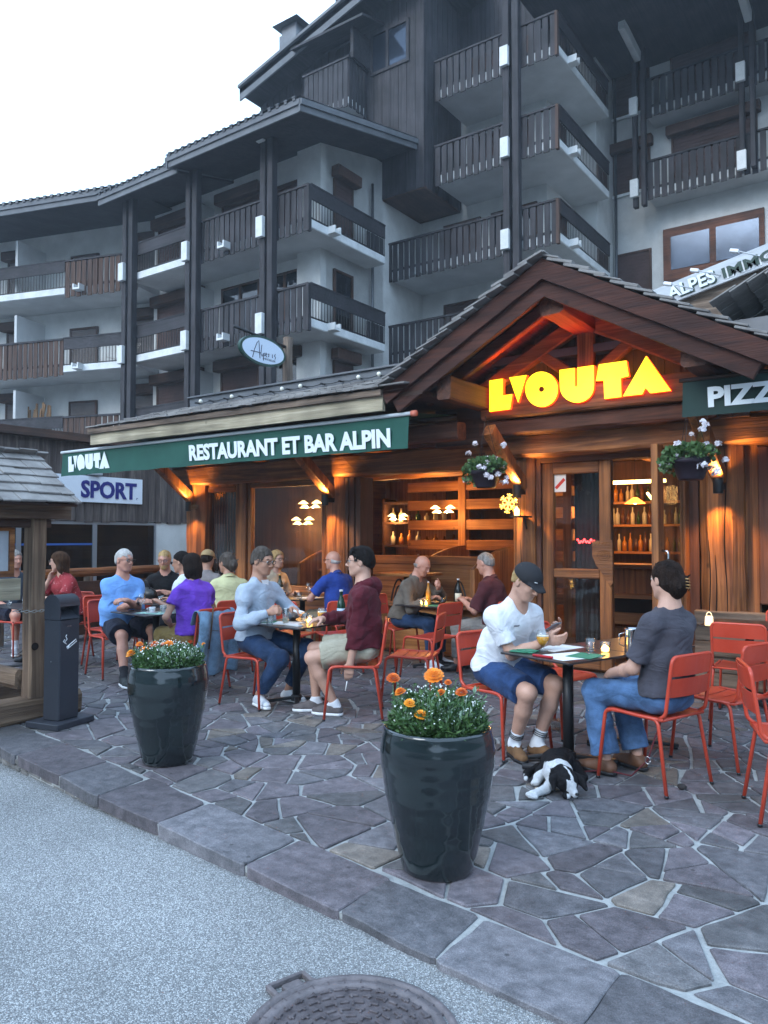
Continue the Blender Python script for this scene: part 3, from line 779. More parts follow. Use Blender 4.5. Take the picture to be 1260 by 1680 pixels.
SHUTG = mat('grey_brown_shutter', (.10, .085, .08), (.14, .12, .115), scale=2, rough=.7)
LACQ = BLDW['z']
def railing(B, F, bal, u0, u1, d, R_, style, m=None, seed=0, bot=1.30):
    """front run of a balcony: 'boards' or 'bars' (wide top board over metal bars)"""
    m = m or BLDW['z']
    if style == 'boards':
        g = MB(); boards(F, g, u0, u1, d, R_-.06, R_-bot, seed=seed); part(g, 'railing', m, bal)
        g = MB(); F.box(g, u0, u1, d-.05, d+.05, R_-.06, R_); F.box(g, u0, u1, d+.015, d+.04, R_-.95, R_-.87); part(g, 'handrail', BLDW['x'], bal)
    else:
        g = MB()
        n = int((u1-u0)/.12)
        for i in range(n+1): F.box(g, u0+i*(u1-u0)/n-.008, u0+i*(u1-u0)/n+.008, d-.008, d+.008, R_-.95, R_-.3)
        F.box(g, u0, u1, d-.015, d+.015, R_-.93, R_-.90); part(g, 'railing', BLACKM, bal)
        g = MB(); F.box(g, u0, u1, d-.03, d+.02, R_-.40, R_-.02); F.box(g, u0, u1, d-.05, d+.05, R_-.02, R_+.02); part(g, 'handrail', BLDW['x'], bal)
def slab(B, F, u0, u1, d0, d1, R_, th=.24):
    g = MB(); F.box(g, u0, u1, d0, d1, R_-.95-th, R_-.95); return part(g, 'balcony', CONC, B)
def spout(F, B, bal, u, d, R_):
    g = MB(); F.box(g, u-.14, u+.14, d-.28, d+.02, R_-1.14, R_-1.08); F.box(g, u-.14, u-.09, d-.28, d, R_-1.08, R_-.94); F.box(g, u+.09, u+.14, d-.28, d, R_-1.08, R_-.94)
    part(g, 'drain_spout', CONCW, bal)
def window(B, F, u0, u1, d, z0, z1, kind='glass', frame_m=None, box=False):
    fm = frame_m or DARKW['z']
    g = MB(); F.box(g, u0, u0+.07, d-.05, d+.03, z0, z1); F.box(g, u1-.07, u1, d-.05, d+.03, z0, z1); F.box(g, u0+.07, u1-.07, d-.049, d+.03, z1-.07, z1); F.box(g, u0+.07, u1-.07, d-.049, d+.03, z0, z0+.07)
    if kind == 'glass' and u1-u0 > 1: F.box(g, (u0+u1)/2-.05, (u0+u1)/2+.05, d-.045, d+.03, z0+.07, z1-.07)
    w = part(g, 'window', fm, B)
    g = MB()
    if kind == 'glass':
        F.box(g, u0+.07, u1-.07, d-.01, d+.01, z0+.07, z1-.07); part(g, 'pane', PANED, w)
        g = MB(); n = 16; vs = []
        for i in range(n+1):
            t = u0+.1+(u1-u0-.2)*i/n*.55
            vs += [F.p(t, d+.10+.02*(i % 2), z0+.08), F.p(t, d+.10+.02*(i % 2), z1-.08)]
        g.add(vs, [(2*i, 2*i+2, 2*i+3, 2*i+1) for i in range(n)], None, True); part(g, 'net_curtain', CURT, w)
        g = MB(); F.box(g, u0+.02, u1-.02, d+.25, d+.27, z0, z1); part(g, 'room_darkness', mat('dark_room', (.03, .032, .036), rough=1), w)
    else:
        n = int((z1-z0)/.06)
        for i in range(n): F.box(g, u0+.07, u1-.07, d-.015-.008*(i % 2), d+.01, z0+.03+i*(z1-z0-.06)/n, z0+.03+(i+.92)*(z1-z0-.06)/n)
        part(g, 'shutter', SHUT if kind == 'shutter' else SHUTG, w)
    if box:
        g = MB(); F.box(g, u0-.12, u1+.12, d-.30, d, z1-.02, z1+.32, None, .03); part(g, 'shutter_box', DARKW['x'], w)
    return w
def posts(B, F, us, d, z0, z1, Rs, w=.20):
    g = MB()
    for u in us: F.box(g, u-w/2, u+w/2, d-.11, d+.11, z0, z1, None, .012)
    p = part(g, 'balcony_post', LACQ, B)
    g = MB()
    for R_ in Rs: F.box(g, us[0]-.13, us[0]+.13, d-.24, d-.115, R_-1.24, R_-.66, None, .01)
    if Rs: part(g, 'bracket', CONCW, p)
RL = (5.68, 8.38, 11.08)

# ---------------- middle block
MBk = empty('apartment_building', (-18, 17, 0), 0, 'white apartment block with dark board balconies and jutting eave behind the shingled roof', 'apartment building', 'apartment buildings behind the restaurant')
F = Frame((-22, 15.45), (1, 0))        # u = x + 22
g = MB(); F.box(g, 0, 7.8, 1.55, 8, 0, 13.6); F.box(g, -1.5, 0, 2.2, 8, 0, 13.4); part(g, 'wall', PLAST, MBk)
for R_ in RL:
    b = slab(MBk, F, .9, 8.5, .04, 1.6, R_)
    g = MB(); F.box(g, 7.3, 8.5, 1.6, 3.5, R_-1.188, R_-.951); part(g, 'side_slab', CONC, b)
    railing(MBk, F, b, .9, 3.85, 0, R_, 'bars'); railing(MBk, F, b, 4.15, 8.5, 0, R_, 'boards', seed=3)
    G = Frame((-13.5, 15.45), (0, 1))     # the return side: u runs back, d runs to -x
    g = MB(); F.box(g, 8.46, 8.54, -.06, .06, R_-1.3, R_-.02); part(g, 'corner_post', BLDW['z'], b)
    railing(MBk, G, b, .05, 3.5, 0, R_, 'bars')
    g = MB(); boards(G, g, 2.6, 3.5, .03, R_-.42, R_-.97); part(g, 'side_boards', BLDW['z'], b)
    g = MB(); G.box(g, 0.01, 3.5, -.02, .0, R_-1.17, R_-.955); part(g, 'edge', CONCW, b); g = MB(); F.box(g, .9, 3.9, -.02, .04, R_-1.17, R_-.952); part(g, 'edge', CONCW, b)
    spout(F, MBk, b, 5.35, 0, R_); spout(G, MBk, b, .9, 0, R_)
    # partition wall between flats and the doors behind
    g = MB(); F.box(g, 2.95, 3.05, .5, 1.55, R_-.95, R_+1.2); part(g, 'partition', CONC, MBk)
    k = 'shutter' if R_ > 11 or R_ < 6 else 'glass'
    window(MBk, F, 3.5, 5.2, 1.5, R_-.9, R_+1.15, k, box=(k != 'glass'))
    window(MBk, F, 5.5, 7.0, 1.5, R_-.9, R_+1.15, 'shutter' if R_ > 11 else 'glass', box=R_ < 6)
    window(MBk, F, .3, 2.6, 1.5, R_-.9, R_+1.1, 'shutter', box=True)
    window(MBk, G, 1.85, 2.75, .66, R_-.9, R_+1.05, 'glass' if 6 < R_ < 10 else 'shutter', box=not (6 < R_ < 10))
g = MB(); G.box(g, 1.3, 4.4, .70, 1.6, 0, 13.2); part(g, 'side_wall', PLAST, MBk)
posts(MBk, F, (.78, 1.10), -.15, 0, 12.6, (8.38, 11.08)); posts(MBk, F, (3.88, 4.17), -.15, 0, 12.6, (5.68, 8.38, 11.08)); posts(MBk, F, (7.0, 7.28), -.15, 0, 12.7, (8.38, 11.08, 13.78))
def shed(B, F, u0, u1, d0, d1, z0, slope, th=.06, fas=.22, ends=(True, True)):
    """mono-pitch roof: eave at d0, height z0, climbing into the building"""
    def q(u, d, dz=0): return F.p(u, d, z0+(d-d0)*slope+dz)
    g = MB(); g.add([q(u0, d0), q(u1, d0), q(u1, d1), q(u0, d1), q(u0, d0, th), q(u1, d0, th), q(u1, d1, th), q(u0, d1, th)], [(0,3,2,1),(4,5,6,7),(0,1,5,4),(1,2,6,5),(2,3,7,6),(3,0,4,7)])
    r = part(g, 'roof', BLDW['y'], B)
    g = MB()
    for k, (o, h) in enumerate(((.02, fas), (-.03+fas, fas*.7))):
        F.box(g, u0-.03, u1+.03, d0-.05-.05*k, d0-.003-.05*k, z0-.06+o, z0-.06+o+h)
    for e, u in zip(ends, (u0, u1)):
        if e:
            sg = -1 if u == u0 else 1
            for k, (o, h) in enumerate(((.02, fas), (-.03+fas, fas*.7))):
                a = u+sg*(.003+.05*k); b_ = a+sg*.047; vs = []
                for uu in (min(a, b_), max(a, b_)):
                    for (d, dz) in ((d0-.1, o-.06), (d1, o-.06), (d1, o+h-.06), (d0-.1, o+h-.06)): vs.append(q(uu, d, dz))
                g.add(vs, [(0,1,2,3),(7,6,5,4),(0,4,5,1),(1,5,6,2),(2,6,7,3),(3,7,4,0)])
    part(g, 'fascia', mat('grey_fascia', (.11, .115, .125), (.16, .165, .175), scale=2, rough=.7), r)
    g = MB(); n = int((u1-u0)/.28)
    for i in range(n):
        g.obox(q(u0+.14+i*(u1-u0)/n, d0+.35, th+.05+.22), (.05, .5, .05), F.rot @ Matrix.Rotation(math.atan(slope), 3, 'X'))
    g.add([q(u0-.05, d0-.15, .34), q(u1+.05, d0-.15, .34), q(u1+.05, d1, .34), q(u0-.05, d1, .34)], [(0, 1, 2, 3)])
    part(g, 'roof_tiles', ZINC, r)
    return r
shed(MBk, F, 3.95, 9.1, -1.0, 6.0, 12.42, .235, ends=(True, True))
shed(MBk, F, .1, 3.95, -.7, 6.0, 12.38, .235, ends=(False, False))
g = MB(); F.box(g, 7.0, 7.8, 1.5, 1.6, 11.0, 13.5); part(g, 'wall_end', PLAST, MBk)
g = MB(); cp = F.p(5.2, 2.4, 13.1); g.lathe([(.42, 0), (.42, .5), (.62, .52), (.62, .62), (.45, .95), (.2, 1.1), (0.001, 1.12)], n=16, c=cp); part(g, 'chimney', ZINC, MBk)

# ---------------- left block, turned towards the square
LBk = empty('apartment_building', (-25, 16, 0), 0, 'pale apartment block at the left with brown wooden balcony boards and closed shutters', 'apartment building', 'apartment buildings behind the restaurant')
A = Vector((-21.35, 15.85)); ddir = Vector((5.5, 1.75)).normalized()
F = Frame((A.x-ddir.x*16, A.y-ddir.y*16), ddir)      # u=16 at the junction
def ul(px): return 16-(219-px)/37.0
g = MB(); F.box(g, 0, 16, 1.7, 8, 0, 13.4); part(g, 'wall', PLAST, LBk)
sty = {5.68: ('bars', 'boards'), 8.38: ('boards', 'bars'), 11.08: ('bars', 'boards')}
for R_ in RL:
    b = slab(LBk, F, 2, 16.0, .04, 1.75, R_)
    s0, s1 = sty[R_]
    railing(LBk, F, b, 3, ul(110), 0, R_, s0, BLDR); railing(LBk, F, b, ul(110), 16.0, 0, R_, s1, BLDR, seed=8)
    g = MB(); F.box(g, 3 if s0 == 'bars' else ul(110), ul(110) if s0 == 'bars' else 16, -.03, .04, R_-1.17, R_-.952); part(g, 'edge', CONCW, b)
    spout(F, LBk, b, ul(135), 0, R_)
    window(LBk, F, ul(110), ul(70), 1.66, R_-.9 if R_ < 11 else R_-.2, R_+.85, 'grey')
    window(LBk, F, ul(170), 16.0, 1.66, R_-.9, R_+.95, 'grey', box=True)
    window(LBk, F, ul(-40), ul(-5), 1.66, R_-.9, R_+.95, 'grey', box=True)
    g = MB(); F.box(g, ul(20), ul(24), .3, 1.7, R_-.95, R_+1.1); part(g, 'partition', CONC, LBk)
shed(LBk, F, -1, 16.6, -.9, 7, 12.55, .12, ends=(True, False))
# folding table and deckchair on the balconies
g = MB(); c = F.p(ul(45), .9, 4.73)
for (u0, u1, z0, z1) in ((-.9, .9, .70, .73), (-.85, -.82, 0, .7), (.82, .85, 0, .7)): F.box(g, ul(45)+u0, ul(45)+u1, .5, 1.1, 4.73+z0, 4.73+z1)
t = g.build('patio_table', mat('white_plastic', (.7, .7, .7), rough=.5)); tag(t, 'small white table standing on the lowest brown balcony of the left block', 'table')
g = MB()
for k in range(9):
    g.tube([F.p(ul(165)+.07*k, .5, 7.45), F.p(ul(165)+.22+.07*k, .7, 7.8), F.p(ul(165)+.42+.07*k, .9, 8.25)], .012, n=5)
g.tube([F.p(ul(160), .5, 7.75), F.p(ul(200), .6, 7.45)], .015, n=5)
tag(g.build('deckchair', mat('pale_stripe', (.5, .45, .4), rough=.8)), 'folded deckchair leaning on the middle balcony of the left block', 'deckchair')
g = MB(); rr = random.Random(4)
for k in range(16):
    u = ul(5)+.1*k; g.obox(F.p(u, .9, 5.45+rr.uniform(-.2, .15)), (.035, .02, .85), F.rot @ Matrix.Rotation(rr.uniform(-.05, .35)*(k/16), 3, 'Y'))
tag(g.build('cane_screen', mat('dry_cane', (.18, .10, .05), (.28, .17, .09), scale=5, rough=.9)), 'brown cane screen fanned out on the lowest left balcony', 'screen')
g = MB(); F2 = Frame((-22, 15.45), (1, 0)); F2.box(g, 1.5, 2.3, .4, 1.0, 4.73, 5.5, None, .01)
tag(g.build('wooden_crate', WARM['z']), 'wooden cabinet standing on the lowest balcony between the dark posts', 'cabinet')

# ---------------- tower with timber-clad upper part
TW = empty('apartment_building', (-12, 22, 0), 0, 'tall timber-clad apartment tower with stacked dark balconies above the entrance gable', 'apartment building', 'apartment buildings behind the restaurant')
F = Frame((-20, 19.8), (1, 0))           # u = x + 20
VX0, VX1 = .35, 7.4
g = MB(); n = int((VX1-VX0)/.16)
def raket(u): return 17.0+(u-.35)*.262
for i in range(n):
    u = VX0+i*(VX1-VX0)/n; w = (VX1-VX0)/n
    F.box(g, u+.004, u+w-.004, -.012*(i % 2), .2, 12.4, min(raket(u)+.3, 22))
part(g, 'timber_cladding', BLDW['z'], TW)
g = MB(); G = Frame((-12.6, 19.8), (0, 1))
for i in range(14): G.box(g, i*.16+.004, i*.16+.156, -.012*(i % 2), .2, 12.4, 22)
part(g, 'side_cladding', BLDW['z'], TW)
g = MB(); F.box(g, 5.2, 7.4, .02, 2.25, 12.36, 12.44); part(g, 'underside', DARKW['y'], TW)
g = MB(); F.box(g, .4, 7.35, .2, 10, 12.5, 17.3); part(g, 'core', DARKW['z'], TW)
# rake roof
g = MB()
for (dz, h, y0, y1) in ((0, .45, -1.0, -.94), (.42, .10, -1.1, -.9)):
    a = (.3, raket(.3)+.02+dz); b_ = (8.5, raket(8.5)+.02+dz)
    vs = []
    for d in (y0, y1): vs += [F.p(a[0], d, a[1]), F.p(b_[0], d, b_[1]), F.p(b_[0], d, b_[1]+h), F.p(a[0], d, a[1]+h)]
    g.add(vs, [(0,1,2,3),(7,6,5,4),(0,4,5,1),(1,5,6,2),(2,6,7,3),(3,7,4,0)])
part(g, 'barge_board', mat('grey_fascia', (0, 0, 0)), TW)
g = MB(); vs = [F.p(.3, -1, raket(.3)+.25), F.p(8.5, -1, raket(8.5)+.25), F.p(8.5, 9, raket(8.5)+.25), F.p(.3, 9, raket(.3)+.25)]
vs += [v+Vector((0, 0, .2)) for v in vs]; g.add(vs, [(0,3,2,1),(4,5,6,7),(0,1,5,4),(1,2,6,5),(2,3,7,6),(3,0,4,7)]); part(g, 'roof', BLDW['y'], TW)
g = MB(); c = on(484, 48, Y=21.0); g.box((c.x-.42, c.y-.4, c.z-3), (c.x+.42, c.y+.4, c.z-.35)); g.box((c.x-.36, c.y-.34, c.z-.35), (c.x+.36, c.y+.34, c.z)); g.add([(c.x-.62, c.y-.6, c.z), (c.x+.62, c.y-.6, c.z), (c.x+.62, c.y+.6, c.z), (c.x-.62, c.y+.6, c.z), (c.x-.1, c.y, c.z+.42), (c.x+.1, c.y, c.z+.42)], [(0, 1, 5, 4), (1, 2, 5), (2, 3, 4, 5), (3, 0, 4), (3, 2, 1, 0)]); part(g, 'chimney', ZINC, TW)
# windows in the cladding
for (u0, u1, z0, z1) in ((5.35, 6.87, 16.55, 17.95), (5.35, 6.87, 19.05, 20.6), (3.9, 5.0, 18.0, 20.6)):
    g = MB()
    for (a, b_, c0, c1) in ((u0, u0+.1, z0, z1), (u1-.1, u1, z0, z1), (u0+.1, u1-.1, z1-.1, z1), (u0+.1, u1-.1, z0, z0+.1), ((u0*.55+u1*.45)-.05, (u0*.55+u1*.45)+.05, z0+.1, z1-.1)):
        F.box(g, a, b_, -.06, .1, c0, c1)
    w = part(g, 'window', BLDW['z'], TW)
    g = MB(); F.box(g, u0+.1, u1-.1, -.02, .0, z0+.1, z1-.1)
    part(g, 'pane', mat('sky_reflecting_pane', (.030, .040, .058), (.060, .078, .11), scale=.9, rough=.10, metal=.6), w)
# small corner balcony and its canopy
b = MB(); F.box(b, 3.35, 5.2, -1.0, -.02, 15.3, 15.5); b = part(b, 'balcony', CONC, TW)
g = MB(); boards(F, g, 3.35, 5.2, -1.0, 16.75, 15.2, gap=.03); Gs = Frame((-14.8, 18.8), (0, 1)); boards(Gs, g, 0, 1.0, 0, 16.75, 15.2, gap=.05); part(g, 'railing', BLDW['z'], b)
g = MB(); F.box(g, 3.3, 5.25, -1.05, -.95, 16.75, 16.82); F.box(g, 5.15, 5.25, -.95, 0, 16.751, 16.821); part(g, 'handrail', BLDW['x'], b)
g = MB(); vs = [F.p(2.9, -1.2, 17.75), F.p(5.9, -1.2, 17.75), F.p(5.9, 0, 18.1), F.p(2.9, 0, 18.1)]; vs += [v+Vector((0, 0, .08)) for v in vs]
g.add(vs, [(0,3,2,1),(4,5,6,7),(0,1,5,4),(1,2,6,5),(2,3,7,6),(3,0,4,7)]); F.box(g, 5.2, 5.32, -.9, 0, 16.8, 17.8); part(g, 'canopy', BLDW['x'], TW)
# walls of the tower below and behind the balconies
F = Frame((-14.5, 20.2), (1, 0))         # u = x + 14.5
g = MB(); F.box(g, .3, 4.9, 2.0, 8, 0, 22); F.box(g, -.6, .285, -.33, 8, 0, 12.4); F.box(g, 4.9, 5.71, 4.18, 5.9, 0, 22); part(g, 'wall', PLAST, TW)
g = MB()
for i in range(28): F.box(g, .9+i*.16, 1.05+i*.16, 1.96, 2.0, 15.55, 21.5)
part(g, 'wall_cladding', BLDW['z'], TW)
for k, R_ in enumerate((5.68, 8.38, 11.08, 13.78, 16.48)):
    u0 = 0 if R_ < 12 else 2.05
    b = slab(TW, F, u0, 6.1, .03, 2.0, R_)
    g = MB(); F.box(g, 4.9, 6.1, 2.0, 4.2, R_-1.188, R_-.951); part(g, 'side_slab', CONC, b)
    railing(TW, F, b, u0, 6.1, 0, R_, 'boards', seed=k+20)
    G = Frame((-8.4, 20.2), (0, 1)); railing(TW, G, b, .05, 4.2, 0, R_, 'bars')
    g = MB(); F.box(g, 6.06, 6.14, -.06, .06, R_-1.3, R_-.02); boards(G, g, 3.2, 4.2, .03, R_-.42, R_-.97); boards(G, g, .06, .9, .12, R_-.3, R_-.95, w=.1, gap=.02); part(g, 'side_boards', BLDR, b)
    g = MB(); G.box(g, .01, 4.2, -.02, 0, R_-1.17, R_-.955); part(g, 'edge', CONCW, b); spout(G, TW, b, .9, 0, R_)
    window(TW, F, 1.2 if R_ < 12 else 2.3, 2.6 if R_ < 12 else 4.4, 1.95, R_-.9, R_+1.0, 'shutter')
    if R_ < 12: window(TW, F, 3.0, 4.6, 1.95, R_-.9, R_+1.0, 'glass')
posts(TW, F, (4.62, 4.92), -.15, 0, 22, (8.38, 11.08, 13.78, 16.48), w=.2)
g = MB(); g.tube([(-8.66, 25.88, 0), (-8.66, 25.88, 17.4)], .05, n=10); part(g, 'drainpipe', ZINC, TW)
g = MB(); g.tube([(-14.06, 19.1, 3.6), (-14.06, 19.1, 12.6)], .045, n=10); part(g, 'drainpipe', ZINC, MBk)
# right-hand wing
F = Frame((-8.8, 26), (1, 0))            # u = x + 8.8
g = MB(); F.box(g, 0, 14, 0, 6, 0, 18); F.box(g, -.1, 0, -.5, .0, 0, 18); part(g, 'wall', PLAST, TW)
for k, R_ in enumerate((13.78, 16.48)):
    b = slab(TW, F, 1.45, 13, -.95, 0, R_); railing(TW, F, b, 1.45, 13, -.98, R_, 'boards', seed=k+40)
    window(TW, F, 2.0, 4.6, -.05, R_-.9, R_+1.0, 'shutter', box=True)
    window(TW, F, 5.2, 7.6, -.05, R_-.9, R_+1.0, 'shutter')
    window(TW, F, .05, 1.3, -.03, R_-.45, R_+.95, 'shutter', box=k == 0)
    g = MB(); F.box(g, 0, 1.35, -.10, -.0, R_-.55, R_-.46); part(g, 'window_sill', CONCW, TW)
window(TW, F, .1, 1.3, -.03, 8.2, 11.25, 'shutter')
g = MB(); F.box(g, 1.7, 4.75, -.10, -.02, 8.2, 11.75); w = part(g, 'window', REDW['x'], TW)
g = MB(); F.box(g, 1.95, 3.15, -.12, -.101, 10.35, 11.45); F.box(g, 3.35, 4.6, -.12, -.101, 10.35, 11.45); part(g, 'pane', mat('sky_reflecting_pane', (0, 0, 0)), w)
posts(TW, F, (1.15, 1.42), -1.15, 12.25, 18.2, (13.78, 16.48), w=.14); posts(TW, F, (4.36, 4.66), -1.15, 12.6, 18.2, (13.78, 16.48), w=.14)
g = MB(); Fz = Frame((-8.3, 18.5), (1, 0)); Fz.box(g, -1.35, 16, 1.3, 8.6, 17.45, 17.6); part(g, 'eave_soffit', BLDW['y'], TW)
g = MB()
for u in (1.3, 4.6):
    for (d0, d1, z) in ((-2.9, -1.3, 17.15),): g.beam(F.p(u, d0, z+.2), F.p(u, d1, z), .2, .35)
part(g, 'console', CONC, TW)

# ================================================================ SPORT SHOP WING (plane X = -14)
SX = -14.0
shop = empty('shop_building', (SX-2, 9.5, 0), 0, 'low shop wing with weathered upright planks over dark display windows, left of the restaurant', 'building')
g = MB(); rr = random.Random(6); y = 4.0
while y < 13.6:
    w = rr.uniform(.13, .22); g.box((SX-.02-rr.uniform(0, .012), y+.003, 1.86+rr.uniform(-.02, .02)), (SX+.02, y+w-.003, 3.45)); y += w
part(g, 'plank_cladding', mat('grey_brown_planks', (.045, .032, .028), (.17, .135, .115), scale=2.6, rough=.85, bump=.5, stretch=(4, 4, .35), c3=(.09, .068, .06)), shop)
g = MB(); g.box((SX-.3, 10.95, 0), (SX-.02, 13.6, 1.9)); g.box((SX-.3, 4, 0), (SX-.03, 6.3, 1.9)); g.box((SX-.3, 6.3, 0), (SX-.025, 10.95, .45)); part(g, 'wall', PLAST, shop)
g = MB(); g.box((SX-6, 3.8, 3.45), (SX+.25, 13.6, 3.6)); g.box((SX-6, 13.6, 0), (SX-.01, 13.8, 3.5)); part(g, 'roof', DARKW['y'], shop)
GREYF = mat('grey_alu_frame', (.30, .31, .33), rough=.45, metal=.5)
for (y0, y1) in ((6.3, 7.8), (7.8, 9.42), (9.42, 10.95)):
    g = MB()
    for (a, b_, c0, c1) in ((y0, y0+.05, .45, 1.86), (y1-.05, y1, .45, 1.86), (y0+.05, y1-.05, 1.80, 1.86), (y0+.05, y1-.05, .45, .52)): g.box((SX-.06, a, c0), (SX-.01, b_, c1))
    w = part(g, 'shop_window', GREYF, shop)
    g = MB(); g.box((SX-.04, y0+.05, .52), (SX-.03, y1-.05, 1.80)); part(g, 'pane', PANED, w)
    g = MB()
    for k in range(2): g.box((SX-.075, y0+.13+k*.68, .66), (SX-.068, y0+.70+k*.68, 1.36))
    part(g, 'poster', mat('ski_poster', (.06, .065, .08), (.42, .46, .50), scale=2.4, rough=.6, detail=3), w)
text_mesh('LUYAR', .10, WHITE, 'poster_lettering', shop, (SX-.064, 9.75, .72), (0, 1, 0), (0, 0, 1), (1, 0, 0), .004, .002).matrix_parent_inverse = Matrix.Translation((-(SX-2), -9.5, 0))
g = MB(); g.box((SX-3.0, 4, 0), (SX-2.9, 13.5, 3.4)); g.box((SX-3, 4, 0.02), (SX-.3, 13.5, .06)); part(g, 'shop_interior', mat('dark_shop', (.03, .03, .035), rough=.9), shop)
g = MB(); g.box((SX-.028, 7.0, 1.38), (SX-.022, 9.4, 1.42)); part(g, 'blue_strip', mat('blue_strip', (.03, .10, .35), rough=.5), shop)
sg = empty('shop_sign', (SX+.05, 9.2, 2.3), 0, 'white sign board with dark blue SPORT lettering on the plank wall', 'sign')
g = MB(); g.box((SX+.03, 7.6, 2.25), (SX+.09, 10.50, 2.785), None, .005); part(g, 'board', mat('sign_white', (.72, .75, .80), rough=.5), sg)
NAVY = mat('navy_letters', (.015, .018, .17), rough=.4)
o = text_mesh('SPORT', .47, NAVY, 'lettering', sg, (SX+.093, 9.02, 2.355), (0, 1, 0), (0, 0, 1), (1, 0, 0), .03, .014, fit=1.32); o.matrix_parent_inverse = Matrix.Translation(-sg.location)
g = MB(); g.tube([(SX+.095, 10.36+.02*math.cos(a), 2.36+.02*math.sin(a)) for a in [i*.8 for i in range(7)]], .005, n=4); part(g, 'mark', NAVY, sg)
g = MB(); g.box((SX+.02, 9.2, 2.80), (SX+.2, 9.45, 2.95), None, .01); g.box((SX+.02, 9.22, 2.96), (SX+.1, 9.42, 3.1)); tag(g.build('floodlight', mat('grey_box', (.35, .36, .37), rough=.5)), 'small grey floodlight box mounted just above the SPORT sign', 'lamp')
# ================================================================ AWNINGS, SIGNS, LAMPS
def own(name, loc, label, cat, group=None, rz=0): return empty(name, loc, rz, label, cat, group)
GREENF = mat('green_awning_cloth', (.008, .060, .045), (.014, .085, .062), scale=2, rough=.8, bump=.12, bscale=260)
GREEND = mat('dark_green_awning_cloth', (.012, .030, .026), (.016, .040, .034), scale=2, rough=.8, bump=.12, bscale=260)
LETW = mat('white_letters', (.72, .78, .80), rough=.6)
YS = 7.80
def tr(ox, oy, k, pts): return [on(ox+x/k, oy+y/k, Y=YS) for x, y in pts]
def arc(cx, cy, r, a0, a1, n, ry=None): return [(cx+r*math.cos(R(a0+(a1-a0)*i/n)), cy+(ry or r)*math.sin(R(a0+(a1-a0)*i/n))) for i in range(n+1)]
LET = [tr(680, 560, 4.5, [(553,290),(652,275),(652,400),(722,390),(705,500),(553,520)]),
       tr(680, 560, 4.5, [(700,267),(828,249),(765,452)]),
       tr(680, 560, 4.5, arc(938, 354, 120, 0, 357, 44, 130)),
       [on(x, y, Y=YS) for x, y in [(917.8,607.1),(943,603.5),(943.2,633),(945,635),(946.9,633),(947,603),(974,599.3),(974.5,632)] + arc(946.3, 634, 27.8, 0, 180, 20, 26.5)],
       tr(940, 540, 3.9375, [(168,228),(345,203),(360,303),(308,315),(312,437),(203,450),(198,330),(148,335)]),
       tr(940, 540, 3.9375, [(473,173),(633,397),(500,413),(468,378),(447,420),(323,433)])]
LX0 = min(p.x for l in LET for p in l); LZ0 = min(p.z for p in LET[0]); LW = max(p.x for l in LET for p in l)-LX0
LET2 = [[((p.x-LX0)/LW, (p.z-LZ0)/LW) for p in l] for l in LET]
YEL = mat('lit_yellow_face', (1, .75, .05), rough=.4, emit=(1.0, .60, .010), estr=1.25)
ORG = mat('lit_orange_edge', (1, .2, .02), rough=.4, emit=(1.0, .05, .004), estr=1.2)
ns = own('illuminated_sign', (-3.1, YS, 3.0), 'glowing yellow block-letter sign on the tie beam under the entrance gable', 'sign')
for nm, l in zip(('letter_l', 'apostrophe', 'letter_o', 'letter_u', 'letter_t', 'letter_a'), LET2):
    g = MB(); pts = [(LX0+x*LW, LZ0+z*LW) for x, z in l]
    g.prism(pts, (0, YS, 0), (1, 0, 0), (0, 0, 1), (0, -1, 0), .055, YEL, ORG)
    if nm == 'letter_o':
        cx = sum(p[0] for p in pts)/len(pts); cz = sum(p[1] for p in pts)/len(pts)
        g.lathe([(.001, 0), (.030, 0), (.030, .004), (.001, .0041)], mat('letter_hole', (.25, .02, .005), rough=.6), n=18)
        k = len(g.v)-18*4
        for i in range(k, len(g.v)): x, y, z = g.v[i]; g.v[i] = (cx+x, YS-.001-z, cz+y)
    o = part(g, nm, None, ns)
for x in (-3.75, -3.25, -2.75, -2.3): spot('sign_glow', (x, YS-.16, LZ0+.30), (0, -.45, 1), 8, 120, .8, (1, .045, .012), .05)
for x in (-3.7, -2.5): point('sign_glow', (x, YS-.35, LZ0+.0), .8, (1, .40, .16), .12)
aw = own('awning', (-8, 6.95, 2.5), 'long bottle-green awning valance with white lettering across the restaurant front', 'awning')
g = MB(); n = 60; vs = []
for i in range(n+1):
    x = -11.22+6.60*i/n
    zt = 2.86; zb = 2.495+.004*math.sin(i*.9); w = .006*math.sin(i*.7)+.004*math.sin(i*1.9+1)
    for j in range(5): t = j/4; vs.append((x, 6.95+w*t-.03*t, zt+(zb-zt)*t))
g.add(vs, [(i*5+j, (i+1)*5+j, (i+1)*5+j+1, i*5+j+1) for i in range(n) for j in range(4)], None, True)
part(g, 'valance', GREENF, aw)
g = MB(); g.tube([(-11.24, 6.94, 2.875), (-4.58, 6.94, 2.875)], .022, n=10); part(g, 'front_bar', mat('pale_bar', (.62, .66, .68), rough=.4), aw)
g = MB(); g.tube([(-4.58, 6.94, 2.872), (-4.52, 6.94, 2.872)], .034, n=10); part(g, 'end_cap', mat('salmon_cap', (.6, .18, .12), rough=.5), aw)
g = MB(); g.add([(-11.22, 6.96, 2.885), (-4.6, 6.96, 2.885), (-4.6, 7.95, 2.99), (-11.22, 7.95, 2.99)], [(0, 1, 2, 3)]); part(g, 'canopy', GREENF, aw)
g = MB(); g.tube([(-11.2, 7.95, 2.97), (-4.6, 7.95, 2.97)], .045, n=10)
for x in (-10.4, -7.6, -5.0): g.tube([(x, 7.9, 2.93), (x-.35, 7.4, 2.9), (x, 6.98, 2.87)], .018, n=8)
part(g, 'arms', BLACKM, aw)
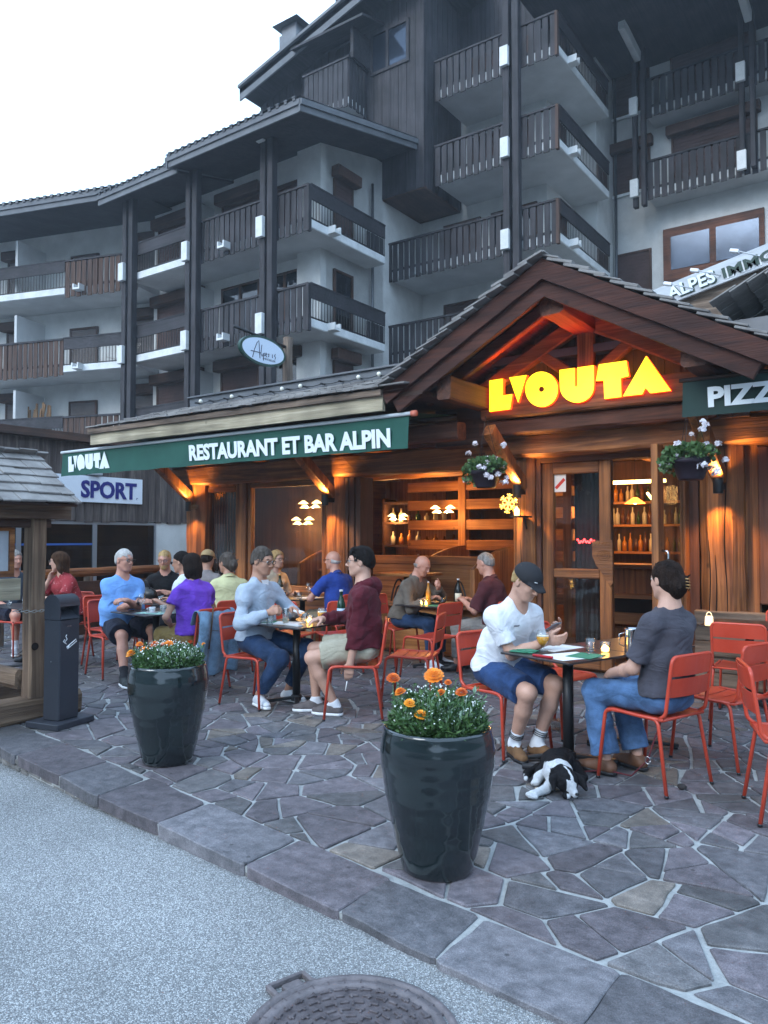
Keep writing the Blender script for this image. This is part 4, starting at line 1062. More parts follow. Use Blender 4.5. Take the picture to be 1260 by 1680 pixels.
o = text_mesh('RESTAURANT ET BAR ALPIN', .275, LETW, 'lettering', aw, (-8.16, 6.912, 2.575), (1, 0, -.013), (0, -.07, 1), (0, -1, -.07), .004, .012, fit=3.32)
o.matrix_parent_inverse = Matrix.Translation(-aw.location)
for l in LET2:
    g = MB(); W2 = 1.06
    g.prism([(x*W2*1.0, z*W2*1.28) for x, z in l], (-11.02, 6.925, 2.555), (1, 0, 0), (0, -.03, 1), (0, -1, 0), .003); part(g, 'logo_letter', LETW, aw)
aw2 = own('awning', (-1, 7.3, 2.7), 'dark green awning valance with white PIZZ lettering right of the glowing sign', 'awning')
g = MB(); n = 24; vs = []
for i in range(n+1):
    x = -1.84+3.2*i/n
    for j in range(4): t = j/3; vs.append((x, 7.3-.04*t+.005*math.sin(i*.8)*t, 2.955-.335*t))
g.add(vs, [(i*4+j, (i+1)*4+j, (i+1)*4+j+1, i*4+j+1) for i in range(n) for j in range(3)], None, True); part(g, 'valance', GREEND, aw2)
g = MB(); g.tube([(-1.87, 7.3, 2.965), (1.4, 7.3, 2.965)], .02, n=10); part(g, 'front_bar', BLACKM, aw2)
g = MB(); g.add([(-1.84, 7.31, 2.975), (1.36, 7.31, 2.975), (1.36, 8.1, 3.05), (-1.84, 8.1, 3.05)], [(0, 1, 2, 3)]); g.tube([(-1.7, 7.32, 2.95), (-1.7, 8.1, 2.99)], .02, n=6); part(g, 'canopy', GREEND, aw2)
o = text_mesh('PIZZA', .235, LETW, 'lettering', aw2, (-1.615, 7.262, 2.70), (1, 0, 0), (0, -.12, 1), (0, -1, -.12), .004, .010, fit=.74); o.matrix_parent_inverse = Matrix.Translation(-aw2.location)

# sloping estate-agent board on the neighbouring roof
al = own('agency_sign', (-1.5, 9, 4.3), 'white-grey slanting board with green ALPES IMMOBILIER lettering above the right roof slope', 'sign')
dS = Vector((.97, 0, .225)).normalized(); uS = Vector((-dS.z, 0, dS.x)); oS = on(1100, 497, Y=9.0)
rS = Matrix((dS, Vector((0, 1, 0)), uS)).transposed()
g = MB(); g.obox(oS+dS*1.2+uS*.10, (1.45, .02, .115), rS, None, .004)
part(g, 'board', mat('whitewashed_board', (.42, .44, .46), (.58, .6, .62), scale=3, rough=.8, stretch=(.6, 5, 5)), al)
DG = mat('dark_green_letters', (.01, .04, .03), rough=.5); LB_ = mat('pale_letters', (.70, .76, .80), rough=.5)
for (t, x, m2, sc, w) in (('ALPES', .0, LB_, .20, .52), ('IMMOBILIER', .60, DG, .15, 1.15)):
    o = text_mesh(t, sc, DG if m2 is LB_ else WHITE, 'lettering_shadow', al, oS+dS*(x+.014)+uS*.018+Vector((0, -.024, 0)), dS, uS, (0, -1, 0), .004, .006, fit=w); o.matrix_parent_inverse = Matrix.Translation(-al.location)
    o = text_mesh(t, sc, m2, 'lettering', al, oS+dS*x+uS*.032+Vector((0, -.036, 0)), dS, uS, (0, -1, 0), .004, .005, fit=w); o.matrix_parent_inverse = Matrix.Translation(-al.location)
for k, (px, py) in enumerate(((1096, 466), (1140, 444), (1205, 412))):
    c = on(px, py, Y=8.65); fl = own('sign_lamp', c, ['lowest and leftmost', 'middle', 'highest and rightmost'][k] + ' white arm lamp lighting the slanting agency board', 'lamp', 'arm lamps over the agency board')
    g = MB(); g.tube([c+Vector((.02, 0, .0)), c+Vector((.2, .35, 0))], .007, n=6); part(g, 'arm', WHITE, fl)
    g = MB(); g.obox(c, (.045, .03, .018), Matrix.Rotation(.3, 3, 'Y'), None, .006); part(g, 'head', WHITE, fl)
# neighbour roof under that sign
nb = own('neighbour_roof', (0, 10, 3.5), 'boarded gable and shingle roof of the neighbouring house at the right edge', 'roof')
g = MB(); o0 = on(1085, 540, Y=9.1); g.obox(o0+dS*2.2+uS*.0, (2.4, .03, .28), rS); part(g, 'boarding', GREYW['x'], nb)
g = MB(); rr = random.Random(55); p0 = Vector((-1.55, 8.4, 3.62)); d2 = Vector((.93, 0, .36)).normalized(); n2 = Vector((-d2.z, 0, d2.x))
shingles(g, p0+Vector((0, -1.2, 0)), (0, 1, 0), d2, n2, 1.7, 2.4, .16, .2, rr); part(g, 'shingle_roof', SLATE, nb)
g = MB(); g.box((-1.7, 7.5, 3.30), (2.5, 9.05, 3.5)); part(g, 'gutter', ZINC, nb)

# oval hanging sign on its own post
op = own('oval_sign', (-9, 9.7, 3.6), 'oval white sign with dark green rim hanging from a pole on the restaurant roof', 'sign')
XO = -9.0
g = MB(); g.beam((XO, 9.76, 3.6), (XO, 9.76, 4.98), .13, .13, None, .004); part(g, 'post', GREYW['z'], op)
g = MB(); g.tube([(XO, 9.78, 4.80), (XO, 8.5, 4.90)], .025, n=8)
for y in (8.85, 9.45): g.tube([(XO, y, 4.84), (XO, y, 4.78)], .006, n=5)
part(g, 'bracket', BLACKM, op)
cO = (XO, 9.14, 4.62)
def oval(g, ry, rz, x0, x1, m=None):
    n = 48; pts = [(cO[1]+ry*math.cos(2*math.pi*i/n), cO[2]+rz*math.sin(2*math.pi*i/n)) for i in range(n)]
    g.prism([(y, z) for y, z in pts], (x1, 0, 0), (0, 1, 0), (0, 0, 1), (1, 0, 0), x1-x0, m)
g = MB(); oval(g, .53, .245, XO-.03, XO+.03); part(g, 'rim', mat('dark_green_rim', (.008, .045, .03), rough=.4), op)
g = MB(); oval(g, .485, .205, XO-.034, XO+.034); part(g, 'face', mat('sign_face_white', (.66, .72, .82), rough=.5), op)
INK = mat('ink', (.03, .03, .06), rough=.6)
g = MB(); sx = XO+.038
def ink(pts, r=.006): g.tube([(sx, cO[1]+a, cO[2]+b) for a, b in pts], r, n=5)
ink([(-.26, -.15), (-.22, -.02), (-.16, .11), (-.12, .15), (-.11, .08), (-.10, -.06), (-.09, -.14)]); ink([(-.30, -.05), (-.18, -.045), (-.08, -.045)])
ink([(-.05, .09), (-.07, -.06), (-.04, -.10), (-.02, -.05)]); ink([(-.01, -.16), (-.01, -.04), (.02, -.03), (.02, -.07), (-.01, -.09)]); ink([(.04, -.07), (.07, -.04), (.05, -.02), (.04, -.07), (.07, -.09)])
ink([(.13, -.03), (.10, -.03), (.12, -.06), (.10, -.08)]); ink([(.20, -.02), (.20, -.08)]); ink([(.27, 0), (.25, -.04), (.28, -.06), (.26, -.09)])
part(g, 'lettering', INK, op)
o = text_mesh('IMMOBILIER', .05, INK, 'small_lettering', op, (sx-.004, cO[1]-.02, cO[2]-.145), (0, 1, 0), (0, 0, 1), (1, 0, 0), .004, fit=.30); o.matrix_parent_inverse = Matrix.Translation(-op.location)

# string of bulbs along the flashing
st = own('bulb_string', (-7, 7.55, 3.5), 'string of small round bulbs on black sockets along the zinc flashing', 'light string')
g = MB(); cable = []
bulbs = [on(90+x/4.2, 640+y/4.2, Y=7.52) for x, y in ((1023, 65), (1237, 38))] + [on(380+x/3.9375, 560+y/3.9375, Y=7.52) for x, y in ((342, 300), (460, 278), (835, 235), (967, 203))]
for x in [-8.75+i*.30 for i in range(13)]: cable += [(x, 7.53, 3.50), (x+.15, 7.53, 3.485)]
g.tube(cable, .006, n=5)
for x in [-8.75+i*.30 for i in range(13)]: g.tube([(x, 7.58, 3.505), (x, 7.5, 3.50)], .012, n=6)
part(g, 'cable', BLACKM, st)
for b in bulbs:
    g = MB(); g.blob((b.x, 7.47, 3.50), .028, n=10); part(g, 'bulb', mat('pearl_bulb', (.75, .72, .62), rough=.25), st)

# wall lamps
LAMPY = 8.12
for k, (px, py, where) in enumerate(((309, 831, 'leftmost post of the restaurant front'), (533, 820, 'post between the big window and the opening'), (848, 806, 'post left of the entrance doors'), (1178, 797, 'broad post right of the entrance'))):
    c = on(px, py, Y=LAMPY)
    l = own('wall_lamp', c, 'black cylinder up-and-down lamp on the ' + where, 'wall lamp', 'wall lamps on the posts')
    g = MB(); g.lathe([(.045, -.075), (.047, -.07), (.047, .07), (.045, .075), (.038, .075), (.038, .055), (.001, .055)], n=20, c=c); g.lathe([(.045, -.075), (.038, -.075), (.038, -.055), (.001, -.055)], n=20, c=c); g.box((c.x-.025, c.y+.03, c.z-.03), (c.x+.025, 8.30, c.z+.03)); part(g, 'housing', BLACKM, l)
    g = MB(); g.lathe([(.001, -.069), (.036, -.069)], n=16, c=c); g.lathe([(.001, .069), (.036, .069)], n=16, c=c); part(g, 'lens', mat('lit_lens', (1, .9, .7), emit=(1, .72, .35), estr=16), l)
    spot('lamp_up', c+Vector((0, -.01, .085)), (0, .20, 1), 24, 118, .7, (1, .50, .13), .03)
    spot('lamp_down', c+Vector((0, -.01, -.085)), (0, .16, -1), 24, 105, .7, (1, .50, .13), .03)
# snowflake ornament and candle lantern on the third post
g = MB(); c = on(834, 826, Y=8.1)
for k in range(6):
    a = R(60*k+20); e = Vector((math.cos(a), 0, math.sin(a)))
    g.tube([c, c+e*.115], .009, n=5)
    for t in (.05, .085):
        for sg in (-1, 1):
            b = a+sg*R(55); g.tube([c+e*t, c+e*t+Vector((math.cos(b), 0, math.sin(b)))*.038], .007, n=5)
tag(g.build('snowflake_ornament', mat('glowing_gold', (1, .6, .1), emit=(1, .55, .08), estr=1.6)), 'glowing golden snowflake ornament on the post left of the doors', 'ornament')
ln = own('candle_lantern', on(848, 838, Y=8.02), 'small lit glass lantern on a bracket under the lamp left of the doors', 'lantern')
c = on(848, 838, Y=8.02)
g = MB(); g.box((c.x-.06, c.y-.06, c.z-.075), (c.x+.06, 8.3, c.z-.055)); g.tube([(c.x, 8.2, c.z-.06), (c.x, 8.28, c.z-.2)], .012); part(g, 'bracket', BLACKM, ln)
g = MB(); g.lathe([(.045, -.055), (.048, .0), (.036, .05), (.030, .075)], n=16, c=c); part(g, 'glass', PANE, ln)
g = MB(); g.lathe([(.028, -.054), (.030, .01), (.014, .03), (.001, .05)], n=12, c=c); part(g, 'flame', mat('candle_glow', (1, .6, .2), emit=(1, .5, .10), estr=7), ln)
point('lantern_glow', c+Vector((0, -.09, .03)), 1.6, (1, .5, .12), .02)
# notice on the door glass, red neon script behind it
g = MB(); g.box((-3.60, YF-.011, 2.06), (-3.46, YF-.007, 2.27)); nt = g.build('door_notice', mat('paper_white', (.70, .70, .68), rough=.7)); tag(nt, 'white notice with a red diagonal stripe stuck high on the door glass', 'notice')
g = MB(); g.obox((-3.53, YF-.0125, 2.155), (.075, .001, .018), Matrix.Rotation(R(-45), 3, 'Y')); g.build('stripe', mat('notice_red', (.55, .04, .03), rough=.6), nt)
g = MB(); c0 = on(960, 888, Y=8.62); pts = []
for i in range(46):
    t = i/45; pts.append(c0+Vector((-.10+.24*t, 0, .018*math.sin(t*38)+.012*math.cos(t*17))))
g.tube(pts, .005, n=5)
g.tube([p+Vector((0, .01, -.002)) for p in pts[::-1]], .004, n=5); tag(g.build('neon_sign', mat('neon_red', (1, .1, .1), emit=(1, .03, .03), estr=7)), 'small red neon script glowing behind the door glass', 'neon sign')

# ---------------------------------------------------------------- foliage helpers
LEAFG = [mat('leaf_green_a', (.035, .085, .022), (.07, .14, .04), scale=9, rough=.55), mat('leaf_green_b', (.05, .115, .04), (.10, .19, .07), scale=9, rough=.55), mat('leaf_silver', (.16, .24, .17), (.26, .36, .26), scale=9, rough=.6)]
def leaves(g, c, rad, n, size, rr, mats, flat=.35, shell=.35, narrow=.45, updir=.5):
    c = Vector(c)
    for _ in range(n):
        while True:
            v = Vector((rr.uniform(-1, 1), rr.uniform(-1, 1), rr.uniform(-1, 1)))
            if shell < v.length < 1: break
        p = c+Vector((v.x*rad[0], v.y*rad[1], v.z*rad[2]))
        d = (v*.7+Vector((rr.uniform(-1, 1), rr.uniform(-1, 1), rr.uniform(-1, 1)+updir))*.8).normalized()
        s = size*rr.uniform(.6, 1.3); sd = d.cross(Vector((rr.uniform(-1, 1), rr.uniform(-1, 1), rr.uniform(-1, 1)))).normalized()*s*narrow; nn = d.cross(sd).normalized()*s*.12
        m = rr.choice(mats)
        g.add([p, p+d*s*.5+sd+nn, p+d*s, p+d*s*.5-sd+nn], [(0, 1, 2), (0, 2, 3)], m)
WHITEP = mat('white_petal', (.72, .70, .76), rough=.6)
def petal_cluster(g, c, r, rr, m, n=9, ps=.022):
    c = Vector(c)
    for k in range(n):
        v = Vector((rr.gauss(0, 1), rr.gauss(0, 1), abs(rr.gauss(0, .8)))).normalized(); p = c+v*r*rr.uniform(.5, 1)
        a = v.orthogonal().normalized(); b = v.cross(a)
        for q in range(4):
            an = q*math.pi/2+rr.random(); e = a*math.cos(an)+b*math.sin(an); f = a*math.sin(an)-b*math.cos(an)
            g.add([p, p+e*ps+f*ps*.6, p+e*ps*1.25+v*.003, p+e*ps-f*ps*.6], [(0, 1, 2, 3)], m)
POTP = mat('aubergine_plastic', (.020, .014, .024), rough=.55)
def basket(c, r, seed, label):
    rr = random.Random(seed); b = own('hanging_basket', c, label, 'hanging basket', 'hanging flower baskets at the entrance')
    g = MB(); g.lathe([(.001, -r*1.05), (r*.62, -r*1.05), (r*.70, -r*.95), (r*.98, -.02), (r*1.05, -.02), (r*1.06, .03), (r*.98, .03), (r*.95, -.03), (.001, -.04)], n=28, c=c); part(g, 'pot', POTP, b)
    g = MB()
    for k in range(3): a = k*2.1+.4; g.tube([(c[0]+r*math.cos(a), c[1]+r*math.sin(a), c[2]+.02), (c[0], c[1], c[2]+.62)], .003, n=5)
    part(g, 'wire', BLACKM, b)
    g = MB(); leaves(g, (c[0], c[1], c[2]+.07), (r*1.35, r*1.35, .09), 700, .045, rr, LEAFG[:2], narrow=.5); leaves(g, (c[0]-r*1.0, c[1], c[2]+.0), (r*.7, r*.7, .12), 260, .04, rr, LEAFG[:2], narrow=.5)
    part(g, 'foliage', None, b)
    g = MB(); st_ = MB()
    for k in range(20):
        a = rr.uniform(0, 6.28); q = rr.uniform(.9, 1.9)*r; p = Vector((c[0]+q*math.cos(a), c[1]+q*math.sin(a), c[2]+rr.uniform(-.14, .33)))
        petal_cluster(g, p, .030, rr, WHITEP, rr.choice((6, 9, 12)), .019)
        st_.tube([Vector((c[0], c[1], c[2]))+(p-Vector(c))*.4, p], .0018, n=4)
    part(g, 'flowers', WHITEP, b); part(st_, 'stems', LEAFG[0], b)
    return b
c = on(797, 776, Y=7.4); basket(c, .155, 3, 'hanging basket of white geraniums in front of the open dining room, left of the doors')
c = on(1133, 757, Y=7.4); basket(c, .165, 4, 'hanging basket of white geraniums in front of the open door leaf under the dark awning')
c = on(797, 776, Y=7.4)

# ---------------------------------------------------------------- big glazed planters
GLAZE = mat('green_black_glaze', (.004, .008, .010), (.012, .021, .023), scale=3.0, rough=.09, coat=.8, rvar=.07, bump=.10, bscale=4, stretch=(1, 1, 3.5), dist=1.2)
MARI = [mat('marigold_orange', (.80, .20, .015), (.95, .33, .03), scale=40, rough=.6), mat('marigold_dark', (.50, .07, .012), (.85, .22, .02), scale=40, rough=.6), mat('marigold_yellow', (.90, .38, .03), rough=.6)]
TINYW = mat('tiny_white_flower', (.70, .74, .70), rough=.6)
def marigold(p, r, m, rr, parent, nrm=None):
    g = MB(); nrm = (nrm or Vector((rr.uniform(-.4, .4), rr.uniform(-.7, .1), 1))).normalized(); a = nrm.orthogonal().normalized(); b = nrm.cross(a)
    for ring in range(5):
        rad = r*(1-ring*.2); n = max(4, int(13-ring*2)); tilt = .15+ring*.28
        for k in range(n):
            an = 2*math.pi*(k+.5*(ring % 2))/n+rr.uniform(-.1, .1); e = a*math.cos(an)+b*math.sin(an); f = a*math.sin(an)-b*math.cos(an)
            c0 = Vector(p)+nrm*(ring*r*.16); tip = c0+e*rad+nrm*(math.sin(tilt)*rad*.8); w = r*.26
            g.add([c0+e*rad*.15, c0+e*rad*.75+f*w+nrm*rad*tilt*.5, tip+f*w*.4, tip-f*w*.4, c0+e*rad*.75-f*w+nrm*rad*tilt*.5], [(0, 1, 2, 3, 4)], m)
    g.tube([Vector(p)-nrm*r*.3, Vector(p)-nrm*r*.3-Vector((0, 0, .09))], .0025, LEAFG[1], n=4)
    g.lathe([(r*.3, 0), (r*.12, -.02)], LEAFG[1], n=6, c=Vector(p)-nrm*.002)
    return part(g, 'marigold', None, parent)
def planter(px, py, H, rt, label, seed, heads, silver=1.0):
    c = on(px, py, Z=0); rr = random.Random(seed)
    P = own('planter', c, label, 'planter', 'tall glazed planters on the kerb')
    prof = [(.001, .0), (rt*.585, .0), (rt*.63, .012), (rt*.68, H*.09), (rt*.80, H*.30), (rt*.92, H*.52), (rt*1.005, H*.74), (rt*1.02, H*.84), (rt*.985, H*.93), (rt*.955, H*.975), (rt*.955, H*.99), (rt*.93, H), (rt*.885, H), (rt*.87, H*.985), (rt*.87, H*.93)]
    # a denser profile so throwing rings show
    pr2 = []
    for i in range(len(prof)-1):
        (r0, z0), (r1, z1) = prof[i], prof[i+1]; ns_ = max(1, int((z1-z0)/.018))
        for j in range(ns_):
            t = j/ns_; r = r0+(r1-r0)*t; z = z0+(z1-z0)*t
            pr2.append((r+(.0009*math.sin(z*95)+.0006*math.sin(z*51+2) if .03 < z < H*.9 else 0), z))
    pr2.append(prof[-1]); g = MB(); g.lathe(pr2, n=72, c=c); part(g, 'pot', GLAZE, P)
    g = MB(); g.lathe([(.001, H*.945), (rt*.872, H*.94)], n=24, c=c); part(g, 'soil', mat('potting_soil', (.02, .015, .01), (.05, .04, .03), scale=30, rough=1, bump=1), P)
    g = MB(); rim = rt*.80
    leaves(g, (c.x, c.y, H+.025), (rim*1.04, rim*1.04, .120 if px > 500 else .085), 4200, .034, rr, [LEAFG[0], LEAFG[0], LEAFG[1]], shell=.2, narrow=.20)
    leaves(g, (c.x, c.y, H+.00), (rim*1.05, rim*1.05, .06), 900, .045, rr, [LEAFG[0], LEAFG[1]], shell=.5, narrow=.16)
    for k in range(46):            # taller sprigs break the dome
        a = rr.uniform(0, 6.28); q = rim*math.sqrt(rr.random())*.98; p0 = Vector((c.x+q*math.cos(a), c.y+q*math.sin(a), H)); hh = rr.uniform(.07, .17)*(1 if px > 500 else .7); tip = p0+Vector((math.cos(a)*rr.uniform(0, .05), math.sin(a)*rr.uniform(0, .05), hh))
        g.tube([p0, tip], .0016, LEAFG[1], n=4)
        for j in range(9):
            t = .3+.7*j/8; leaves(g, p0.lerp(tip, t), (.006, .006, .006), 1, rr.uniform(.022, .042), rr, [LEAFG[1], LEAFG[0], LEAFG[2]], shell=0, narrow=rr.uniform(.12, .28), updir=.9)
    part(g, 'foliage', None, P)
    g = MB()
    ce, se = .81, .58
    leaves(g, (c.x+ce*rim*.15, c.y+se*rim*.15, H+.06), (rim*.8, rim*.8, .075 if px > 500 else .055), int(1100*silver), .022, rr, [LEAFG[2], LEAFG[2], LEAFG[1]], shell=.3, narrow=.42)
    part(g, 'silver_foliage', None, P)
    g = MB()
    for k in range(int(380*silver)):
        a = rr.uniform(0, 6.28); q = rim*math.sqrt(rr.random())*1.05; z = H+.06+(.085 if px > 500 else .06)*(1-(q/rim)**2)+rr.uniform(-.05, .05)
        p = Vector((c.x+q*math.cos(a), c.y+q*math.sin(a), z)); v = Vector((rr.uniform(-1, 1), rr.uniform(-1, .3), rr.uniform(.2, 1))).normalized(); e = v.orthogonal().normalized(); f = v.cross(e); s_ = rr.uniform(.0035, .006)
        g.add([p+e*s_, p+f*s_, p-e*s_, p-f*s_], [(0, 1, 2, 3)], TINYW)
    part(g, 'tiny_white_flowers', TINYW, P)
    for (hx_, hy_, rad, mi) in heads:          # heads measured in the photograph, on the plane through the pot's axis or a little nearer
        t_ = (c-Vector((0, 0, 0))).length; f_ = Vector((-.58, .81))
        # distance along the view axis minus an offset towards the viewer for the lower heads
        ptop = on(hx_, hy_, Z=H+.16) if hy_ < 0 else None
        near = (hy_-1130)/80.0 if px > 500 else (hy_-1070)/60.0
        base = Vector((c.x, c.y, 0)); off = Vector((.58, -.81, 0))*max(-.12, min(.19, near*.2))
        d = _fw + _rt*((hx_-630)/_F) + _up*((840-hy_)/_F); D = (base+off+Vector((.58, -.81, 0))*.03).dot(Vector((_fw.x, _fw.y, 0)).normalized())
        k = D/Vector((d.x, d.y, 0)).dot(Vector((_fw.x, _fw.y, 0)).normalized()); p = Vector((d.x*k, d.y*k, CAMH+d.z*k))
        marigold(p, rad*(1.12 if px > 500 else 1.35), MARI[mi], rr, P)
    return P
planter(718, 1424, .655, .262, 'nearest tall blue-black glazed planter full of orange marigolds and white flowers', 5,
        [(645, 1114, .030, 1), (712, 1110, .043, 0), (735, 1120, .016, 1), (657, 1137, .026, 0), (672, 1155, .025, 2), (724, 1138, .022, 0), (757, 1137, .026, 1), (691, 1175, .030, 2)])
planter(275, 1249, .665, .265, 'farther glazed planter beside the ashtray column, with orange marigolds and silvery leaves', 6,
        [(216, 1074, .030, 2), (229, 1058, .020, 0), (237, 1067, .022, 0), (254, 1058, .022, 1), (268, 1060, .022, 0), (277, 1057, .024, 0), (313, 1056, .022, 1), (271, 1080, .026, 1), (304, 1075, .016, 1), (334, 1057, .012, 2)], silver=1.5)

# ---------------------------------------------------------------- ashtray column
ash = own('ashtray_column', (-5.84, 3.63, 0), 'charcoal standing ashtray column with a white smoking symbol beside the log kiosk', 'ashtray', rz=R(12.5))
def lpart(mb, name, m, parent): return mb.build(name, m, parent)     # modelled in the thing's own axes
CHAR = mat('charcoal_powder_coat', (.022, .026, .036), (.030, .034, .045), scale=3, rough=.5, bump=.08, bscale=400)
g = MB(); g.box((-.17, -.20, 0), (.17, .20, .05), None, .006); lpart(g, 'base_plate', CHAR, ash)
g = MB(); g.box((-.085, -.105, .05), (.085, .105, .86), None, .008); g.box((.0851, -.098, .06), (.089, .098, .85)); lpart(g, 'body', CHAR, ash)
g = MB(); g.box((-.085, -.105, .86), (-.02, .105, 1.0), None, .004); g.box((-.02, -.105, .86), (.085, -.095, 1.0)); g.box((-.02, .095, .86), (.085, .105, 1.0)); g.add([(.095, -.095, .865), (.095, .095, .865), (.0, .095, .93), (0, -.095, .93)], [(0, 1, 2, 3)]); lpart(g, 'tray', CHAR, ash)
g = MB(); n = 14; vs = []
for sgn in (-1, 1):
    for i in range(n+1): a = math.pi*i/n; vs.append((.086*math.cos(a)*1.0, sgn*.107, .985+.075*math.sin(a)))
    vs.append((.090, sgn*.107, .965)); 
m_ = n+2; g.add(vs, [tuple(range(m_))[::-1], tuple(m_+i for i in range(m_))]+[(i, (i+1) % m_, m_+(i+1) % m_, m_+i) for i in range(m_)]); lpart(g, 'hood', CHAR, ash)
g = MB(); g.box((.089, -.03, .80), (.091, .012, .808)); g.lathe([(.001, 0), (.006, 0), (.006, .004), (.001, .005)], n=10, c=(.0, -.107, .52)); lpart(g, 'lock_plate', STEEL, ash)
g = MB()
def wl_(pts, r=.004): g.tube([(.090, y, z) for y, z in pts], r, n=5)
rz0 = R(28); cy, cz = .02, .655
def rt_(y, z): return (cy+y*math.cos(rz0)-z*math.sin(rz0), cz+y*math.sin(rz0)+z*math.cos(rz0))
wl_([rt_(-.055, -.009), rt_(.055, -.009), rt_(.055, .009), rt_(-.02, .009), rt_(-.055, .009), rt_(-.055, -.009)]); wl_([rt_(-.055, -.01), rt_(-.03, .009)], .006)
wl_([(-.035, .66), (-.055, .68), (-.03, .70), (-.045, .725), (-.035, .735)], .0035); wl_([(-.045, .665), (-.07, .685), (-.055, .70)], .003)
lpart(g, 'smoking_symbol', WHITE, ash)

KIOW = woods('brown_log_wood', (.085, .050, .032), (.29, .195, .125), (.17, .11, .07), rough=.85)
# ---------------------------------------------------------------- log kiosk (menu board under a little roof)
ki = own('log_kiosk', (-6.6, 3.2, 0), 'small weathered log kiosk with split shingle roof at the left edge', 'kiosk')
for (x, y) in ((-6.17, 3.58), (-7.0, 3.58), (-6.17, 1.9), (-7.0, 1.9)):
    g = MB(); g.beam((x, y, .19), (x, y, 1.72), .135, .135, None, .006, ch=.1, up=(0, 1, 0)); part(g, 'post', KIOW['z'], ki)
g = MB(); g.lathe([(.001, 0), (.028, 0), (.032, .006), (.03, .008)], n=16); k = len(g.v)
for i in range(k): x, y, z = g.v[i]; g.v[i] = (-6.099+z*.3, 3.55+x, .62+y)
part(g, 'bolt_hole', mat('crack', (0, 0, 0)), ki)
for x in (-6.2, -7.0):
    g = MB(); g.beam((x, 1.6, .10), (x, 3.99, .10), .2, .2, None, .009, ch=.15); part(g, 'sill_log', KIOW['y'], ki)
g = MB(); g.beam((-6.3, 3.56, .33), (-7.0, 3.56, .33), .14, .15, None, .008, ch=.2); part(g, 'low_rail', KIOW['x'], ki)
g = MB(); g.box((-7.0, 1.7, .0), (-6.3, 3.7, .03)); part(g, 'floor_boards', DARKW['y'], ki)
g = MB(); g.beam((-6.1, 1.6, 1.755), (-6.1, 3.83, 1.755), .12, .15, None, .004, ch=.04); g.beam((-7.05, 1.6, 1.755), (-7.05, 3.8, 1.755), .12, .14, None, .004); part(g, 'eave_beam', KIOW['y'], ki)
g = MB(); g.beam((-6.2, 1.7, 1.65), (-6.2, 3.7, 1.65), .14, .08, None, .003); part(g, 'plate', DARKW['y'], ki)
dk = Vector((.6, 0, -.41)).normalized(); nk = Vector((.41, 0, .6)).normalized()
for sg_, xr in ((1, -6.5), (-1, -6.5)):
    dd = Vector((dk.x*sg_, 0, dk.z)); nn = Vector((nk.x*sg_, 0, nk.z)); L = .74
    g = MB(); cc = Vector((xr, 2.65, 2.23))+dd*(L/2)-nn*.02; g.obox(cc, (L/2, 1.15, .012), Matrix((dd, Vector((0, 1, 0)), dd.cross(Vector((0, 1, 0))))).transposed()); part(g, 'roof_boarding', DARKW['y'], ki)
    g = MB(); rr = random.Random(66+sg_); o = Vector((xr, 1.45, 2.235))+dd*(L+.03)
    if sg_ > 0: shingles(g, o, (0, 1, 0), -dd, nn, 2.32, L+.02, .135, .21, rr, th=.014, lift=.03)
    else: shingles(g, o+Vector((0, 2.4, 0)), (0, -1, 0), -dd, nn, 2.32, L+.02, .135, .21, rr, th=.014, lift=.03)
    part(g, 'shingle_roof', SLATE, ki)
g = MB(); g.box((-6.24, 1.9, 1.20), (-6.20, 3.42, 1.25)); g.box((-6.24, 3.38, 1.25), (-6.20, 3.42, 1.62)); g.box((-6.24, 1.9, 1.58), (-6.2, 3.38, 1.62)); part(g, 'case_frame', WARM['y'], ki)
g = MB(); g.box((-6.235, 1.9, 1.25), (-6.225, 3.38, 1.58)); cs = part(g, 'case_glass', mat('case_backing', (.35, .38, .42), (.5, .53, .56), scale=2, rough=.15), ki)
g = MB(); g.beam((-6.16, 1.6, 1.10), (-6.16, 3.44, 1.10), .05, .18, None, .004, ch=.05); part(g, 'cross_board', PALEW['y'], ki)
chn = MB(); rr = random.Random(2)
pA, pB = Vector((-6.07, 3.36, .93)), Vector((-6.0, 3.80, 1.0))
for k in range(16):
    t = k/16; p = pA.lerp(pB, t)+Vector((.03*math.sin(t*3.1), 0, -.04*math.sin(t*3.14))); a = (pB-pA).normalized()
    u = Vector((0, 0, 1)) if k % 2 else Vector((1, 0, 0)); q = []
    for i in range(9): an = 2*math.pi*i/8; q.append(p+a*.021*math.cos(an)+u*.010*math.sin(an))
    chn.tube(q, .0032, n=5)
tag(chn.build('chain', mat('galvanised', (.35, .34, .32), rough=.4, metal=.8)), 'galvanised chain tied round the kiosk post beside the ashtray', 'chain')

# ---------------------------------------------------------------- log railing and benches at the far left end of the terrace
rl = own('log_railing', (-10.7, 6.5, 0), 'brown log railing closing the left end of the terrace before the sport shop', 'railing')
g = MB(); g.beam((-10.72, 4.2, .98), (-10.72, 8.5, 1.0), .13, .13, None, .006, ch=.3); part(g, 'top_log', WARM['y'], rl)
g = MB(); g.beam((-10.72, 4.2, .45), (-10.72, 8.5, .45), .11, .11, None, .006, ch=.3); part(g, 'lower_log', GREYW['y'], rl)
for y in (4.3, 5.7, 7.1, 8.4): g = MB(); g.beam((-10.72, y, 0), (-10.72, y, .93), .13, .13, None, .005, ch=.3); part(g, 'post', GREYW['z'], rl)
bn = own('wooden_bench', (-10.2, 6, 0), 'long dark wooden bench against the log railing at the left end', 'bench')
g = MB(); g.box((-10.62, 6.1, .43), (-10.2, 8.3, .48), None, .008); part(g, 'seat', DARKW['y'], bn)
g = MB(); g.box((-10.65, 6.1, .50), (-10.61, 8.3, .86), None, .008); part(g, 'backrest', DARKW['y'], bn)
